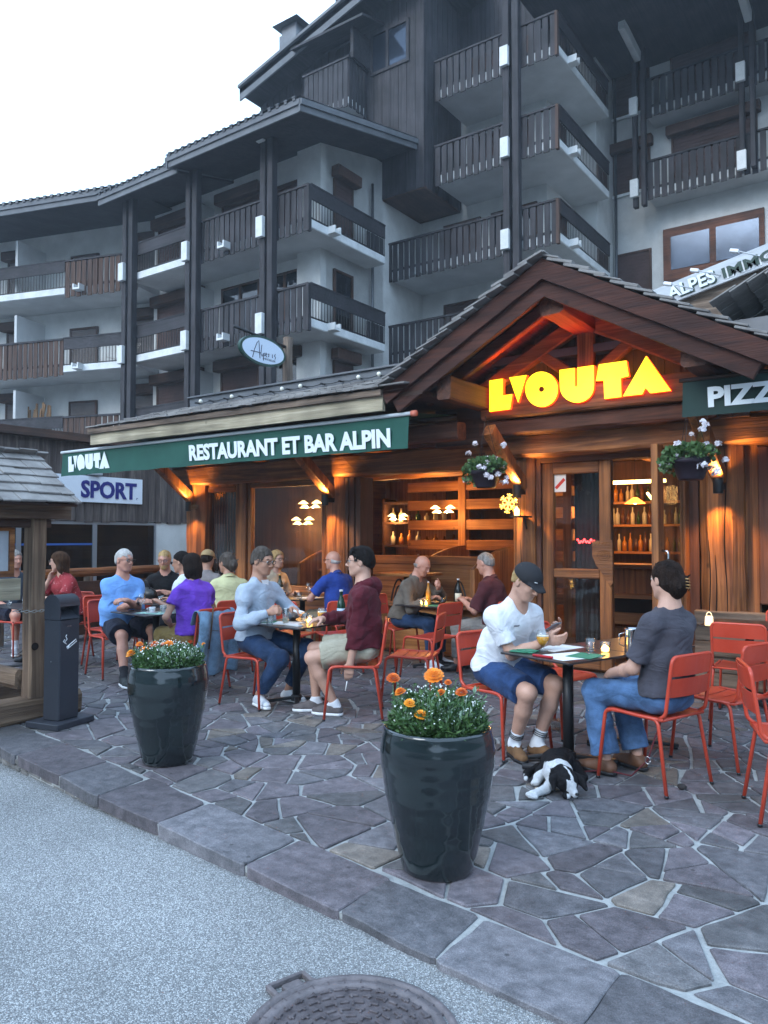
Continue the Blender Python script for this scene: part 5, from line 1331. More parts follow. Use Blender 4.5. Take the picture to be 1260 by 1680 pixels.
g = MB(); g.box((-10.25, 6.1, .1), (-10.21, 8.3, .42)); part(g, 'front_board', DARKW['y'], bn)
for y in (6.2, 7.2, 8.2): g = MB(); g.box((-10.58, y-.03, 0), (-10.26, y+.03, .43)); part(g, 'leg', DARKW['z'], bn)
# unseen ring of slopes added to block the bright horizon from window reflections
g = MB(); vs = []; n = 72; rr = random.Random(9)
for i in range(n):
    a = 2*math.pi*i/n; h = 34+18*math.sin(a*3+1)+9*math.sin(a*7)+rr.uniform(-3, 3); 
    if 1.2 < a < 3.4: h *= .35
    vs += [(150*math.cos(a), 150*math.sin(a), -1), (190*math.cos(a), 190*math.sin(a), h), (260*math.cos(a), 260*math.sin(a), h*1.15)]
g.add(vs, [(i*3+j, ((i+1) % n)*3+j, ((i+1) % n)*3+j+1, i*3+j+1) for i in range(n) for j in (0, 1)], None, True)
tag(g.build('horizon_blocker_hills', mat('horizon_blocker_green', (.012, .028, .014), (.035, .06, .03), scale=.2, rough=1)), kind='structure')
# ================================================================ INTERIOR CONTENTS
GLOWW = mat('lit_shade', (1, .7, .3), emit=(1, .55, .14), estr=5)
GLOWO = mat('lit_orange_shade', (1, .25, .05), emit=(1, .16, .02), estr=3.0)
STRIPM = mat('lit_strip', (1, .7, .3), emit=(1, .58, .18), estr=6)
def bar_bottle(g, x, y, z, h, r, m):
    g.lathe([(r, 0), (r, h*.6), (r*.35, h*.75), (r*.35, h), (.001, h)], m, n=8, c=(x, y, z), smooth=True)
BOT = [mat('bottle_brown', (.10, .035, .01), rough=.1), mat('bottle_green', (.02, .06, .02), rough=.1), mat('bottle_clear', (.5, .5, .45), rough=.08), mat('bottle_amber', (.45, .18, .03), rough=.1), mat('label_cream', (.6, .55, .42), rough=.6)]
# bar seen through the doors
bar = own('bar_counter', (-2, 12, 0), 'dark timber bar counter glimpsed through the open door', 'bar')
g = MB(); g.box((-3.9, 10.6, 0), (-1.2, 11.0, 1.10)); part(g, 'front', WARM['z'], bar)
g = MB(); g.box((-3.95, 10.5, 1.10), (-1.1, 11.15, 1.16), None, .01); part(g, 'top', WARM['x'], bar)
g = MB(); g.box((-3.95, 10.45, .70), (-1.1, 10.62, .76), None, .005); g.box((-3.95, 10.45, .35), (-1.1, 10.62, .5), None, .005); part(g, 'shelf', INW['x'], bar)
g = MB(); g.box((-3.9, 10.58, .50), (-1.2, 10.598, .70)); part(g, 'recess', mat('crack', (0, 0, 0)), bar)
bs = own('bottle_shelf', (-2, 13.6, 1.2), 'wall shelves crowded with bottles behind the bar', 'shelf')
g = MB()
for z in (1.25, 1.72, 2.12): g.box((-5.4, 13.4, z), (-1.0, 13.75, z+.04))
part(g, 'board', INW['x'], bs)
g = MB(); g.box((-5.4, 13.76, .5), (-1.0, 13.9, 2.9)); part(g, 'back_panel', DARKW['z'], bs)
rr = random.Random(77); bottles = []
for z in (1.29, 1.76, 2.16):
    x = -5.3
    while x < -2.9:
        h = rr.uniform(.22, .33); g = MB(); bar_bottle(g, x, 13.52+rr.uniform(-.05, .05), z, h, rr.uniform(.03, .042), rr.choice(BOT)); bo = g.build('bottle', None); tag(bo, 'one of the many bottles standing on the shelves behind the bar', 'bottle', 'bottles behind the bar'); x += rr.uniform(.078, .11)
g = MB(); g.box((-4.15, 11.8, 2.36), (-3.25, 11.86, 2.41)); tag(g.build('strip_light', STRIPM), 'warm light strip glowing above the bar', 'light strip')
g = MB(); g.tube([(-3.75, 12.6, 2.25), (-3.5, 12.4, 1.98)], .02); tag(g.build('strip_light', STRIPM), 'short slanting glowing tube right of the bar lamps', 'light strip')
for k, (px, py) in enumerate(((1042, 826), (974, 828))):
    c = on(px, py, Y=11.4); pl = own('pendant_lamp', c, ('orange shaded pendant lamp seen through the open doorway', 'orange shaded pendant lamp seen through the glass of the closed leaf')[k], 'pendant lamp', 'pendant lamps over the bar')
    g = MB(); g.lathe([(.03, .09), (.15, .0), (.145, -.002), (.025, .085)], n=20, c=c); part(g, 'shade', GLOWO, pl)
    g = MB(); g.blob(c-Vector((0, 0, -.015)), .03); part(g, 'bulb', GLOWW, pl)
    g = MB(); g.tube([c+Vector((0, 0, .09)), (c.x, c.y, 2.9)], .005, n=5); part(g, 'cord', BLACKM, pl)
    point('pendant_light', c-Vector((0, 0, .06)), 9, (1, .5, .16), .05)
point('bar_light', (-3.3, 12.4, 2.2), 10, (1, .5, .17), .15)
point('bar_light', (-4.0, 12.6, 1.7), 3.5, (1, .5, .17), .10)
# hanging stemware on the counter
for k in range(7):
    x = -2.98+.085*k; g = MB(); g.lathe([(.028, 0), (.004, .004), (.004, .07), (.03, .10), (.034, .14), (.028, .17)], n=10, c=(x, 10.54, .765)); tag(g.build('wine_glass', CLEARG), 'wine glass in the row on the lit shelf behind the doorway', 'glass', 'wine glasses on the counter shelf')
g = MB(); g.lathe([(.04, 0), (.042, .12), (.001, .12)], n=14, c=(-2.25, 10.54, .765)); tag(g.build('metal_tin', STEEL), 'small metal tin on the lit shelf behind the doorway', 'tin')
# pleated dark curtain behind the closed leaf
g = MB(); vs = []
for i in range(30):
    x = -3.50+.0125*i*1.1; y = 8.85+.03*math.sin(i*1.5); vs += [(x, y, .1), (x, y, 2.3)]
g.add(vs, [(2*i, 2*i+2, 2*i+3, 2*i+1) for i in range(29)], None, True); tag(g.build('door_curtain', mat('dark_curtain', (.05, .035, .035), (.09, .065, .06), scale=3, rough=.9)), 'dark pleated curtain hanging behind the closed door glass', 'curtain')
# dining room
def booth(x, y0, y1, label):
    b = own('booth_divider', (x, (y0+y1)/2, 0), label, 'booth bench', 'pine booth dividers in the dining room')
    g = MB(); pts = [(y0, 0), (y1, 0), (y1, 1.38)]+[(y1+(y0-y1)*i/10, 1.38-.28*(i/10)**2) for i in range(1, 11)]
    g.prism(pts, (x, 0, 0), (0, 1, 0), (0, 0, 1), (1, 0, 0), .06); part(g, 'panel', INW['z'], b)
    g = MB(); g.tube([(x-.03, p[0], p[1]) for p in pts[2:]], .025, n=6); part(g, 'cap_rail', WARM['y'], b)
booth(-4.95, 9.0, 10.2, 'curved-top pine booth divider just inside the opening'); booth(-6.2, 9.6, 11.0, 'curved-top pine booth divider in the middle of the dining room'); booth(-8.2, 9.2, 10.4, 'curved-top pine booth divider behind the big window')
g = MB(); g.box((-7.3, 9.9, 1.12), (-5.1, 10.0, 1.25), None, .01); g.box((-7.3, 9.92, 0), (-5.1, 9.98, 1.12)); tag(g.build('low_partition', INW['x']), 'low pine partition across the dining room', 'partition')
def thonet(x, y, rz, label):
    c = own('bentwood_chair', (x, y, 0), label, 'chair', 'black bentwood chairs indoors', rz)
    g = MB(); g.lathe([(.001, .45), (.19, .45), (.2, .46), (.19, .475), (.001, .475)], n=18); lpart(g, 'seat', BLACKM, c)
    g = MB()
    for r_, h in ((.18, .92), (.11, .82)): g.tube([(-.17-.03*math.sin(math.pi*i/12), r_*math.cos(math.pi*i/12), .46+(h-.46)*math.sin(math.pi*i/12)) for i in range(13)], .013, n=6)
    lpart(g, 'backrest', BLACKM, c)
    for sx_ in (-1, 1):
        for sy_ in (-1, 1): g = MB(); g.tube([(sx_*.13, sy_*.13, .45), (sx_*.19, sy_*.19, 0)], .014, n=6); lpart(g, 'leg', BLACKM, c)
thonet(-6.6, 9.35, R(180), 'black bentwood chair left of the dining-room table seen through the opening'); thonet(-5.85, 9.3, R(0), 'black bentwood chair in the middle of the opening'); thonet(-5.3, 9.55, R(60), 'black bentwood chair beside the curved booth divider'); thonet(-6.2, 10.4, R(90), 'black bentwood chair behind the low partition')
for (x, y, lab) in ((-6.2, 9.25, 'pine table laid with napkins just inside the opening'), (-5.3, 10.7, 'pine table behind the low partition'), (-8.2, 10.0, 'pine table behind the big window')):
    t = own('dining_table', (x, y, 0), lab, 'table', 'pine tables indoors')
    g = MB(); g.box((x-.4, y-.35, .98), (x+.4, y+.35, 1.02), None, .008); part(g, 'top', INW['x'], t)
    g = MB(); g.tube([(x, y, 0), (x, y, .98)], .04); part(g, 'leg', BLACKM, t)
def fan_lamp(px, py, Y, label):
    c = on(px, py, Y=Y); l = own('flower_lamp', c, label, 'wall lamp', 'flower-shaped lamps indoors')
    for k in range(4):
        a = R(-20+k*73); q = c+Vector((math.cos(a)*.19*(1 if k % 3 else .8), -.05, .04 if k in (0, 3) else -.03))
        g = MB(); g.lathe([(.02, .05), (.085, 0), (.08, -.003), (.015, .045)], n=12, c=q); part(g, 'shade', mat('opal_shade', (1, .75, .45), emit=(1, .62, .22), estr=2.4), l)
    g = MB(); g.blob(c+Vector((-.05, -.08, -.02)), .02); g.blob(c+Vector((.09, -.08, -.02)), .02); part(g, 'bulb', mat('lit_bulb', (1, .9, .6), emit=(1, .8, .4), estr=25), l)
    point('room_light', c+Vector((0, -.25, -.08)), 11, (1, .46, .14), .10)
fan_lamp(729, 838, 10.9, 'flower-shaped brass lamp glowing on the board screen in the opening')
fan_lamp(512, 830, 9.5, 'flower-shaped lamp glowing behind the big window')
fan_lamp(500, 857, 9.6, 'lower glowing lamp behind the big window')
fan_lamp(655, 850, 12.6, 'small lamp glowing deep in the dining room')
point('room_light', (-6.5, 10.2, 2.55), 9, (1, .48, .16), .2); point('room_light', (-8.4, 10.0, 2.5), 1.5, (1, .48, .16), .2); point('room_light', (-5.0, 12.6, 2.3), 11, (1, .5, .17), .2)
# wall shelf with dishes at the left of the opening
ws = own('dresser', (-6.9, 12.6, 0), 'dark dresser with jars standing deep in the dining room', 'dresser')
g = MB()
for z in (.9, 1.35, 1.8, 2.2): g.box((-8.9, 12.5, z), (-7.0, 12.9, z+.04))
g.box((-8.95, 12.5, 0), (-8.9, 12.9, 2.3)); g.box((-7.0, 12.5, 0), (-6.95, 12.9, 2.3)); part(g, 'frame', DARKW['x'], ws)
g = MB(); rr = random.Random(8)
for z in (.94, 1.39, 1.84):
    for k in range(9): bar_bottle(g, -8.8+.2*k, 12.65, z, rr.uniform(.15, .3), .05, rr.choice(BOT))
jr = part(g, 'jars', None, ws)
# ================================================================ CHAIRS AND TABLES
REDC = mat('chair_red', (.44, .045, .022), (.54, .065, .032), scale=4, rough=.38, coat=.15)
def bend(pts, r=.05, n=5):
    """round the corners of a polyline"""
    pts = [Vector(p) for p in pts]; o = [pts[0]]
    for i in range(1, len(pts)-1):
        a, b, c = pts[i-1], pts[i], pts[i+1]; d0 = (a-b); d1 = (c-b); rr_ = min(r, d0.length*.45, d1.length*.45)
        p0 = b+d0.normalized()*rr_; p1 = b+d1.normalized()*rr_
        for k in range(n+1): t = k/n; o.append(p0*(1-t)**2+b*2*t*(1-t)+p1*t*t)
    o.append(pts[-1]); return o
def make_chair():
    c = empty('bistro_chair', (0, 0, 0)); TR = .0115
    g = MB()                                   # seat: curved slats with narrow slots, rolled front edge
    xs = [(-.20, .438), (-.115, .436), (-.105, .436), (-.02, .435), (-.01, .435), (.075, .437), (.085, .438), (.165, .445), (.195, .444), (.212, .430)]
    def sheet(a, b, y=.195):
        seg = xs[a:b+1]; vs = []
        for (x, z) in seg:
            for j in range(7): yy = -y+2*y*j/6; vs.append((x, yy, z-.012*(1-(yy/y)**2)+.006))
        m = len(seg); k = len(vs); vs += [(v[0], v[1], v[2]-.004) for v in vs]; fs = []
        for i in range(m-1):
            for j in range(6):
                q = i*7+j; fs.append((q, q+1, q+8, q+7)[::-1]); fs.append((k+q, k+q+1, k+q+8, k+q+7))
        g.add(vs, fs, None, True)
    sheet(0, 1); sheet(2, 3); sheet(4, 5); sheet(6, 9)
    g.build('seat', REDC, c)
    g = MB()
    for s in (-1, 1): g.tube(bend([(.19, s*.212, .425), (.15, s*.213, .445), (-.05, s*.213, .438), (-.21, s*.205, .438)], .03), TR, n=8)
    g.tube([(-.205, -.2, .436), (-.205, .2, .436)], TR*.8, n=6); g.tube([(.19, -.2, .427), (.19, .2, .427)], TR*.8, n=6)
    g.build('seat_frame', REDC, c)
    for s in (-1, 1):
        g = MB(); g.tube(bend([(.10, s*.213, .441), (.20, s*.214, .441), (.245, s*.238, .0)], .05), TR, REDC, n=8); g.lathe([(TR*1.15, 0), (TR*1.15, .014)], BLACKM, n=8, c=(.245, s*.238, 0))
        l = g.build('leg', REDC, c)
    for s in (-1, 1):
        g = MB(); g.tube(bend([(-.08, s*.211, .437), (-.175, s*.208, .437), (-.245, s*.232, .0)], .05), TR, REDC, n=8); g.lathe([(TR*1.15, 0), (TR*1.15, .014)], BLACKM, n=8, c=(-.245, s*.232, 0)); g.build('leg', REDC, c)
    g = MB(); g.tube(bend([(-.18, .205, .44), (-.225, .205, .47), (-.275, .203, .815), (-.275, -.203, .815), (-.225, -.205, .47), (-.18, -.205, .44)], .045), TR, n=8); bf = g.build('back_frame', REDC, c)
    g = MB()
    for (z0, z1) in ((.575, .685), (.700, .812)):
        vs = []
        for j in range(9):
            y = -.2+.4*j/8; bow = -.022*(1-(y/.2)**2)
            for z in (z0, z1): x = -.225-.05*(z-.47)/.345; vs.append((x+bow, y, z))
        k = len(vs); vs += [(v[0]-.004, v[1], v[2]) for v in vs]
        fs = [(2*j, 2*j+2, 2*j+3, 2*j+1) for j in range(8)]+[(k+2*j, k+2*j+1, k+2*j+3, k+2*j+2) for j in range(8)]+[(2*j+1, 2*j+3, k+2*j+3, k+2*j+1) for j in range(8)]+[(2*j, k+2*j, k+2*j+2, 2*j+2) for j in range(8)]
        g.add(vs, fs, None, False)
    g.build('backrest', REDC, c)
    return c
CH0 = make_chair(); _ch = [False]
def chair(x, y, deg, label):
    o = CH0 if not _ch[0] else copy_tree(CH0)
    _ch[0] = True; o.location = (x, y, 0.004); o.rotation_euler = (0, 0, R(deg))
    tag(o, label, 'chair', 'red metal bistro chairs on the terrace'); return o
TTOP = mat('table_laminate', (.020, .016, .016), (.036, .030, .030), scale=8, rough=.28)
TBLK = mat('table_foot_black', (.012, .012, .014), rough=.45)
def table(x, y, deg, w, d, label, zt=.74):
    t = empty('bistro_table', (x, y, 0.004), R(deg), label, 'table', 'black bistro tables on the terrace')
    g = MB(); g.box((-w/2, -d/2, zt-.014), (w/2, d/2, zt), None, .004); g.build('top', TTOP, t)
    g = MB(); g.box((-w*.3, -.03, zt-.034), (w*.3, .03, zt-.0145)); g.box((-.03, -d*.3, zt-.033), (.03, d*.3, zt-.0146)); g.build('bracket', TBLK, t)
    g = MB(); g.lathe([(.036, .05), (.036, zt-.03)], n=20); g.build('column', TBLK, t)
    g = MB()
    for k in range(4):
        a = R(45+90*k); e = Vector((math.cos(a), math.sin(a), 0)); g.beam(e*.03+Vector((0, 0, .055)), e*.32+Vector((0, 0, .026)), .045, .026, None, ch=.3)
        g.lathe([(.02, .0), (.022, .016), (.001, .018)], n=10, c=e*.30)
    g.lathe([(.05, .03), (.05, .075), (.038, .085)], n=18); g.build('cross_foot', TBLK, t)
    return t
TA = (-2.03, 4.99); ang = -18.5; exA = Vector((math.cos(R(ang)), math.sin(R(ang)), 0)); eyA = Vector((-exA.y, exA.x, 0))
TA2 = (TA[0]+eyA.x*.69, TA[1]+eyA.y*.69)
table(TA[0], TA[1], ang, .60, .68, 'nearest black table, between the man in the white t-shirt and the woman in dark grey')
table(TA2[0], TA2[1], ang, .60, .68, 'black table pushed against the back of the nearest one, carrying a steel jug')
table(-4.79, 5.33, -1, .70, .70, 'black table between the man in the grey sweater and the man in the maroon hoodie')
table(-6.73, 5.27, -6, .70, .66, 'black table between the man in the light blue polo and the woman in purple')
table(-4.76, 7.80, 0, .76, .76, 'black table of the two elderly men in front of the open dining room')
table(-6.75, 7.62, 2, .62, .7, 'black table with a champagne bottle in front of the big window')
table(-1.37, 7.62, 0, .72, .70, 'empty black table against the broad lit post at the right')
table(-7.7, 6.15, 0, .7, .7, 'black table with a handbag between the man in black and the woman in yellow')
table(-8.55, 4.95, 0, .8, .7, 'black table of the woman in the red blouse at the far left')
chair(-2.55, 5.06, -19, 'red chair under the man in the white t-shirt')
chair(-1.45, 4.95, 161, 'red chair under the woman in the dark grey t-shirt')
chair(-2.44, 5.80, -18, 'empty red chair showing just its curved back behind the near table, beside the beer glass')
chair(-1.20, 5.68, 161, 'empty red chair tucked in just behind the woman in dark grey')
chair(-4.085, 5.285, 216, 'red chair under the young man in the maroon hoodie')
chair(-5.10, 5.13, 3, 'red chair under the man in the grey sweater')
chair(-3.95, 6.0, 200, 'empty red chair directly behind the maroon hoodie')
chair(-4.50, 7.20, 172, 'empty red chair in front of the elderly men, its seat towards the doors')
chair(-4.12, 7.78, 176, 'red chair under the elderly man in the dark red shirt')
chair(-5.38, 7.72, -5, 'red chair under the stooping man in the grey-brown jacket')
chair(-7.42, 5.26, -12, 'red chair under the man in the light blue polo')
chair(-6.08, 5.26, 178, 'red chair with the denim jacket over its back')
chair(-8.02, 5.62, -5, 'empty red chair left of the man in the light blue polo')
chair(-6.17, 7.62, 178, 'red chair under the bald man in the dark blue polo')
chair(-5.93, 6.55, 100, 'empty red chair between grey sweater and dark blue polo, back to the viewer')
chair(-5.55, 6.85, 150, 'empty red chair seen over the shoulder of the maroon hoodie')
chair(-1.32, 7.08, 92, 'empty red chair at the right with its back to the viewer, facing the lit wall')
chair(-1.12, 8.02, -88, 'empty orange-lit red chair against the wall behind the right-hand table')
chair(-.62, 4.79, 20, 'empty red chair cut by the right edge of the picture')
chair(-.55, 6.15, 200, 'empty red chair at the right edge, behind the cut-off one')
chair(-8.95, 5.62, -70, 'red chair under the woman in the red blouse')
chair(-9.75, 5.45, 5, 'red chair under the half-hidden man behind the kiosk')
chair(-7.10, 6.10, 185, 'red chair under the person in the white flowered shirt')
chair(-8.35, 6.55, -20, 'red chair under the man in black')
chair(-7.75, 7.0, -75, 'red chair under the man in the beige cap')
chair(-6.62, 6.15, 160, 'red chair under the woman in the pale yellow shirt')
chair(-7.35, 7.75, 0, 'red chair under the blonde woman')

# ================================================================ SMALL THINGS ON THE TABLES
ZT = .744
def gl(name, mb, m, label, cat, group=None): o = mb.build(name, m); return tag(o, label, cat, group)
TG = pane_mat('thin_glass', (.93, .95, .95), .10, .02)
def tumbler(x, y, label, r=.036, h=.085, z=ZT):
    g = MB(); g.lathe([(.001, .006), (r*.72, .006), (r*.80, 0), (r*.86, .012), (r, h), (r*.93, h), (r*.78, .014), (.001, .014)], n=20, c=(x, y, z), m=TG); return gl('tumbler', g, TG, label, 'glass')
BEER = mat('amber_beer', (.80, .36, .03), rough=.15, emit=(.8, .33, .03), estr=.0); FOAM = mat('beer_foam', (.85, .82, .72), rough=.8)
def beer(x, y, label, tall=False):
    t = empty('beer_glass', (x, y, ZT), 0, label, 'glass')
    g = MB()
    if tall: g.lathe([(.026, 0), (.027, .01), (.030, .14), (.029, .142), (.024, .012), (.001, .012)], n=22)
    else: g.lathe([(.034, 0), (.034, .004), (.010, .012), (.012, .030), (.034, .055), (.046, .085), (.044, .115), (.036, .142), (.0345, .142)], n=24)
    g.build('glass', TG, t); g = MB()
    if tall: g.lathe([(.001, .014), (.0235, .014), (.0245, .06), (.001, .06)], n=20)
    else: g.lathe([(.010, .033), (.031, .057), (.0425, .085), (.0415, .10), (.001, .10)], n=22)
    g.build('beer', BEER if not tall else mat('pale_dregs', (.7, .6, .4), rough=.3), t)
    if not tall: g = MB(); g.lathe([(.0412, .1005), (.0405, .108), (.001, .107)], n=22); g.build('foam', FOAM, t)
    return t
def atA(u, v): return (TA[0]+exA.x*u+eyA.x*v, TA[1]+exA.y*u+eyA.y*v)
p = atA(-.16, -.07); beer(*p, 'rounded goblet of beer by the hands of the man in the white t-shirt')
p = atA(.03, .20); tumbler(*p, 'empty water tumbler between the beer goblet and the candle glass')
def candle(x, y, label, r=.038, n=1):
    t = empty('candle_glass', (x, y, ZT), 0, label, 'candle')
    g = MB(); g.lathe([(.001, .004), (r*.75, 0), (r, .07), (r*.95, .07), (r*.7, .006), (.001, .006)], n=18); g.build('glass', TG, t)
    g = MB(); g.lathe([(.001, .007), (r*.68, .007), (r*.74, .028), (r*.4, .04), (.001, .052)], n=12); g.build('flame', mat('candle_glow', (0, 0, 0)), t)
    point('candle_light', (x, y, ZT+.09), .12, (1, .5, .13), .02); return t
p = atA(.13, .23); candle(*p, 'ribbed glass with a glowing candle beside the steel jug on the near table')
p = atA(.24, .38); g = MB(); g.lathe([(.001, 0), (.052, 0), (.054, .005), (.052, .15), (.055, .16), (.052, .162), (.048, .15), (.001, .148)], n=28, c=(*p, ZT)); g.tube([(p[0]-.05, p[1]-.02, ZT+.13), (p[0]-.08, p[1]-.03, ZT+.12), (p[0]-.08, p[1]-.03, ZT+.05), (p[0]-.05, p[1]-.02, ZT+.04)], .005, n=6); gl('steel_jug', g, mat('mirror_steel', (.50, .50, .52), rough=.07, metal=1), 'shiny steel jug standing on the near table beside the candle', 'jug')
g = MB(); p = atA(.28, .56); g.lathe([(.001, .07), (.05, .065), (.085, .035), (.09, .004), (.08, .001)], n=22, c=(*p, ZT)); g.obox((p[0]-.09, p[1]-.04, ZT+.012), (.05, .06, .004), Matrix.Rotation(.5, 3, 'Z'), None, .003); gl('white_cap', g, mat('white_cotton', (.68, .67, .64), rough=.9), 'white baseball cap lying on the near table in front of the woman in dark grey', 'cap')
ROTA = Matrix.Rotation(R(ang), 3, 'Z')
PAP = mat('paper_mat', (.70, .72, .72), rough=.8); NAPG = mat('green_napkin', (.03, .16, .09), (.05, .22, .13), scale=20, rough=.9)
def flat(x, y, z, w, d, rot, m, name, label, cat, h=.0015, group=None):
    g = MB(); g.obox((x, y, z+h/2), (w/2, d/2, h/2), Matrix.Rotation(R(rot), 3, 'Z')); return gl(name, g, m, label, cat, group)
p = atA(.11, -.11); flat(*p, ZT, .26, .34, ang-8, PAP, 'paper_placemat', 'white paper mat under the red menu edge on the near table', 'placemat')
p = atA(-.20, .12); flat(*p, ZT, .22, .34, ang+4, PAP, 'paper_placemat', 'white paper mat under the forearms of the man in the white t-shirt', 'placemat')
p = atA(.17, -.02); flat(*p, ZT+.002, .18, .22, ang+12, NAPG, 'green_napkin', 'green napkin spread on the right side of the near table', 'napkin', .003)
p = atA(-.20, -.21); g = MB(); g.obox((*p, ZT+.006), (.085, .06, .004), Matrix.Rotation(R(ang+20), 3, 'Z'), None, .002); g.obox((p[0]+.02, p[1]+.01, ZT+.012), (.06, .05, .003), Matrix.Rotation(R(ang-12), 3, 'Z'), None, .002); gl('green_napkin', g, NAPG, 'crumpled green napkin on the left corner of the near table', 'napkin')
p = atA(.04, -.29); g = MB(); g.obox((*p, ZT+.008), (.078, .010, .007), Matrix.Rotation(R(ang+6), 3, 'Z'), None, .003); gl('red_case', g, mat('red_case', (.40, .02, .03), rough=.4), 'slim red case lying at the near edge of the closest table', 'case')
p = atA(.12, .06); g = MB(); g.obox((*p, ZT+.008), (.045, .005, .002), Matrix.Rotation(R(ang-40), 3, 'Z'), None, .001); gl('knife', g, STEEL, 'small knife on the green napkin of the near table', 'cutlery')
# table B
tumbler(-4.88, 5.07, 'facetted water glass in front of the grey sweater'); beer(-4.78, 5.17, 'tall nearly empty glass on the table of the grey sweater', True)
beer(-4.56, 5.42, 'goblet of amber beer beside the water bottle'); candle(-4.66, 5.36, 'lit candle glass beside the goblet of amber beer')
tumbler(-4.74, 5.38, 'small glass left of the candle on the hoodie table')
flat(-4.86, 5.22, ZT, .34, .26, 20, PAP, 'paper_placemat', 'paper mat in front of the man in the grey sweater', 'placemat'); flat(-4.62, 5.10, ZT+.002, .20, .05, -12, mat('folded_menu', (.55, .56, .56), rough=.7), 'folded_leaflet', 'folded leaflet and marker at the near edge of the hoodie table', 'leaflet', .012)
flat(-5.02, 5.18, ZT+.003, .16, .18, 30, NAPG, 'green_napkin', 'green napkin on the table of the grey sweater', 'napkin', .002)
def bottle(x, y, h, r, m, label, labm=None, z=ZT, capm=None):
    t = empty('bottle', (x, y, z), 0, label, 'bottle'); g = MB(); g.lathe([(.001, .002), (r*.9, 0), (r, .01), (r, h*.52), (r*.85, h*.62), (r*.42, h*.80), (r*.36, h*.97), (r*.42, h*.975), (r*.4, h)], n=22); g.build('glass', m, t)
    if labm: g = MB(); g.lathe([(r*1.015, h*.12), (r*1.015, h*.44)], n=22); g.build('label', labm, t)
    g = MB(); g.lathe([(r*.42, h*.95), (r*.42, h*1.0), (.001, h*1.005)], n=12); g.build('cap', capm or WHITE, t); return t
BG = mat('green_bottle_glass', (.010, .045, .025), rough=.06, coat=.5); LBL = mat('blue_white_label', (.12, .30, .55), (.62, .70, .78), scale=26, rough=.6)
bottle(-4.45, 5.56, .30, .040, BG, 'green water bottle with pale blue label beside the goblet of beer', LBL)
# table D (polo)
def wineglass(x, y, label, rot=0, z=ZT):
    t = empty('wine_glass', (x, y, z), 0, label, 'glass'); g = MB(); g.lathe([(.034, 0), (.030, .003), (.004, .006), (.0035, .085), (.020, .10), (.037, .135), (.038, .16), (.030, .205), (.029, .205)], n=20); g.build('bowl', TG, t); return t
wineglass(-6.66, 5.03, 'empty wine glass held before the man in the light blue polo'); tumbler(-6.49, 5.17, 'water glass at the right of the polo table')
g = MB(); g.lathe([(.001, .0), (.06, .004), (.065, .010), (.001, .006)], n=20, c=(-6.63, 5.14, ZT)); g.lathe([(.022, .008), (.032, .035), (.034, .06), (.031, .06), (.028, .02), (.001, .015)], n=16, c=(-6.63, 5.14, ZT)); g.tube([(-6.665, 5.12, ZT+.05), (-6.685, 5.11, ZT+.04), (-6.665, 5.12, ZT+.025)], .004, n=5); gl('coffee_cup', g, mat('white_china', (.75, .76, .77), rough=.15), 'white coffee cup and saucer on the polo table', 'cup')
flat(-6.60, 5.15, ZT, .34, .24, 10, mat('pale_green_mat', (.30, .50, .42), rough=.8), 'paper_placemat', 'pale green mat under the coffee cup', 'placemat'); flat(-6.93, 5.06, ZT+.001, .07, .14, 25, mat('black_phone', (.02, .02, .022), rough=.15), 'phone', 'black phone lying by the folded arms of the blue polo', 'phone', .009)
wineglass(-6.86, 5.95, 'wine glass on the table behind the purple t-shirt'); tumbler(-7.55, 5.98, 'glass on the table with the handbag')
# table H (champagne)
bottle(-7.02, 7.48, .30, .042, mat('champagne_glass', (.03, .035, .02), rough=.1), 'champagne bottle with gold foil on the table before the big window', mat('label_cream', (0, 0, 0)), capm=mat('gold_foil', (.6, .38, .10), rough=.35, metal=.8))
wineglass(-6.58, 7.55, 'glass of red wine in front of the dark blue polo'); g = MB(); g.lathe([(.06, 0), (.08, .13), (.075, .13), (.055, .01), (.001, .01)], n=20, c=(-7.12, 7.35, ZT)); gl('ice_bucket', g, STEEL, 'steel ice bucket beside the champagne bottle', 'bucket')
g = MB(); g.lathe([(.001, 0), (.06, 0), (.065, .085), (.055, .09), (.001, .09)], n=20, c=(-6.86, 7.34, ZT)); bk = g.build('condiment_tin', mat('black_tin', (.012, .012, .012), rough=.4)); tag(bk, 'black tin with white letters on the champagne table', 'tin'); text_mesh('BY', .07, WHITE, 'lettering', bk, (-6.90, 7.265, ZT+.02), (.82, .57, 0), (0, 0, 1), (.57, -.82, 0), .003, .006)
tumbler(-6.62, 7.42, 'water glass on the champagne table'); flat(-6.62, 7.62, ZT, .3, .3, 0, PAP, 'paper_placemat', 'lit paper mat before the dark blue polo', 'placemat')
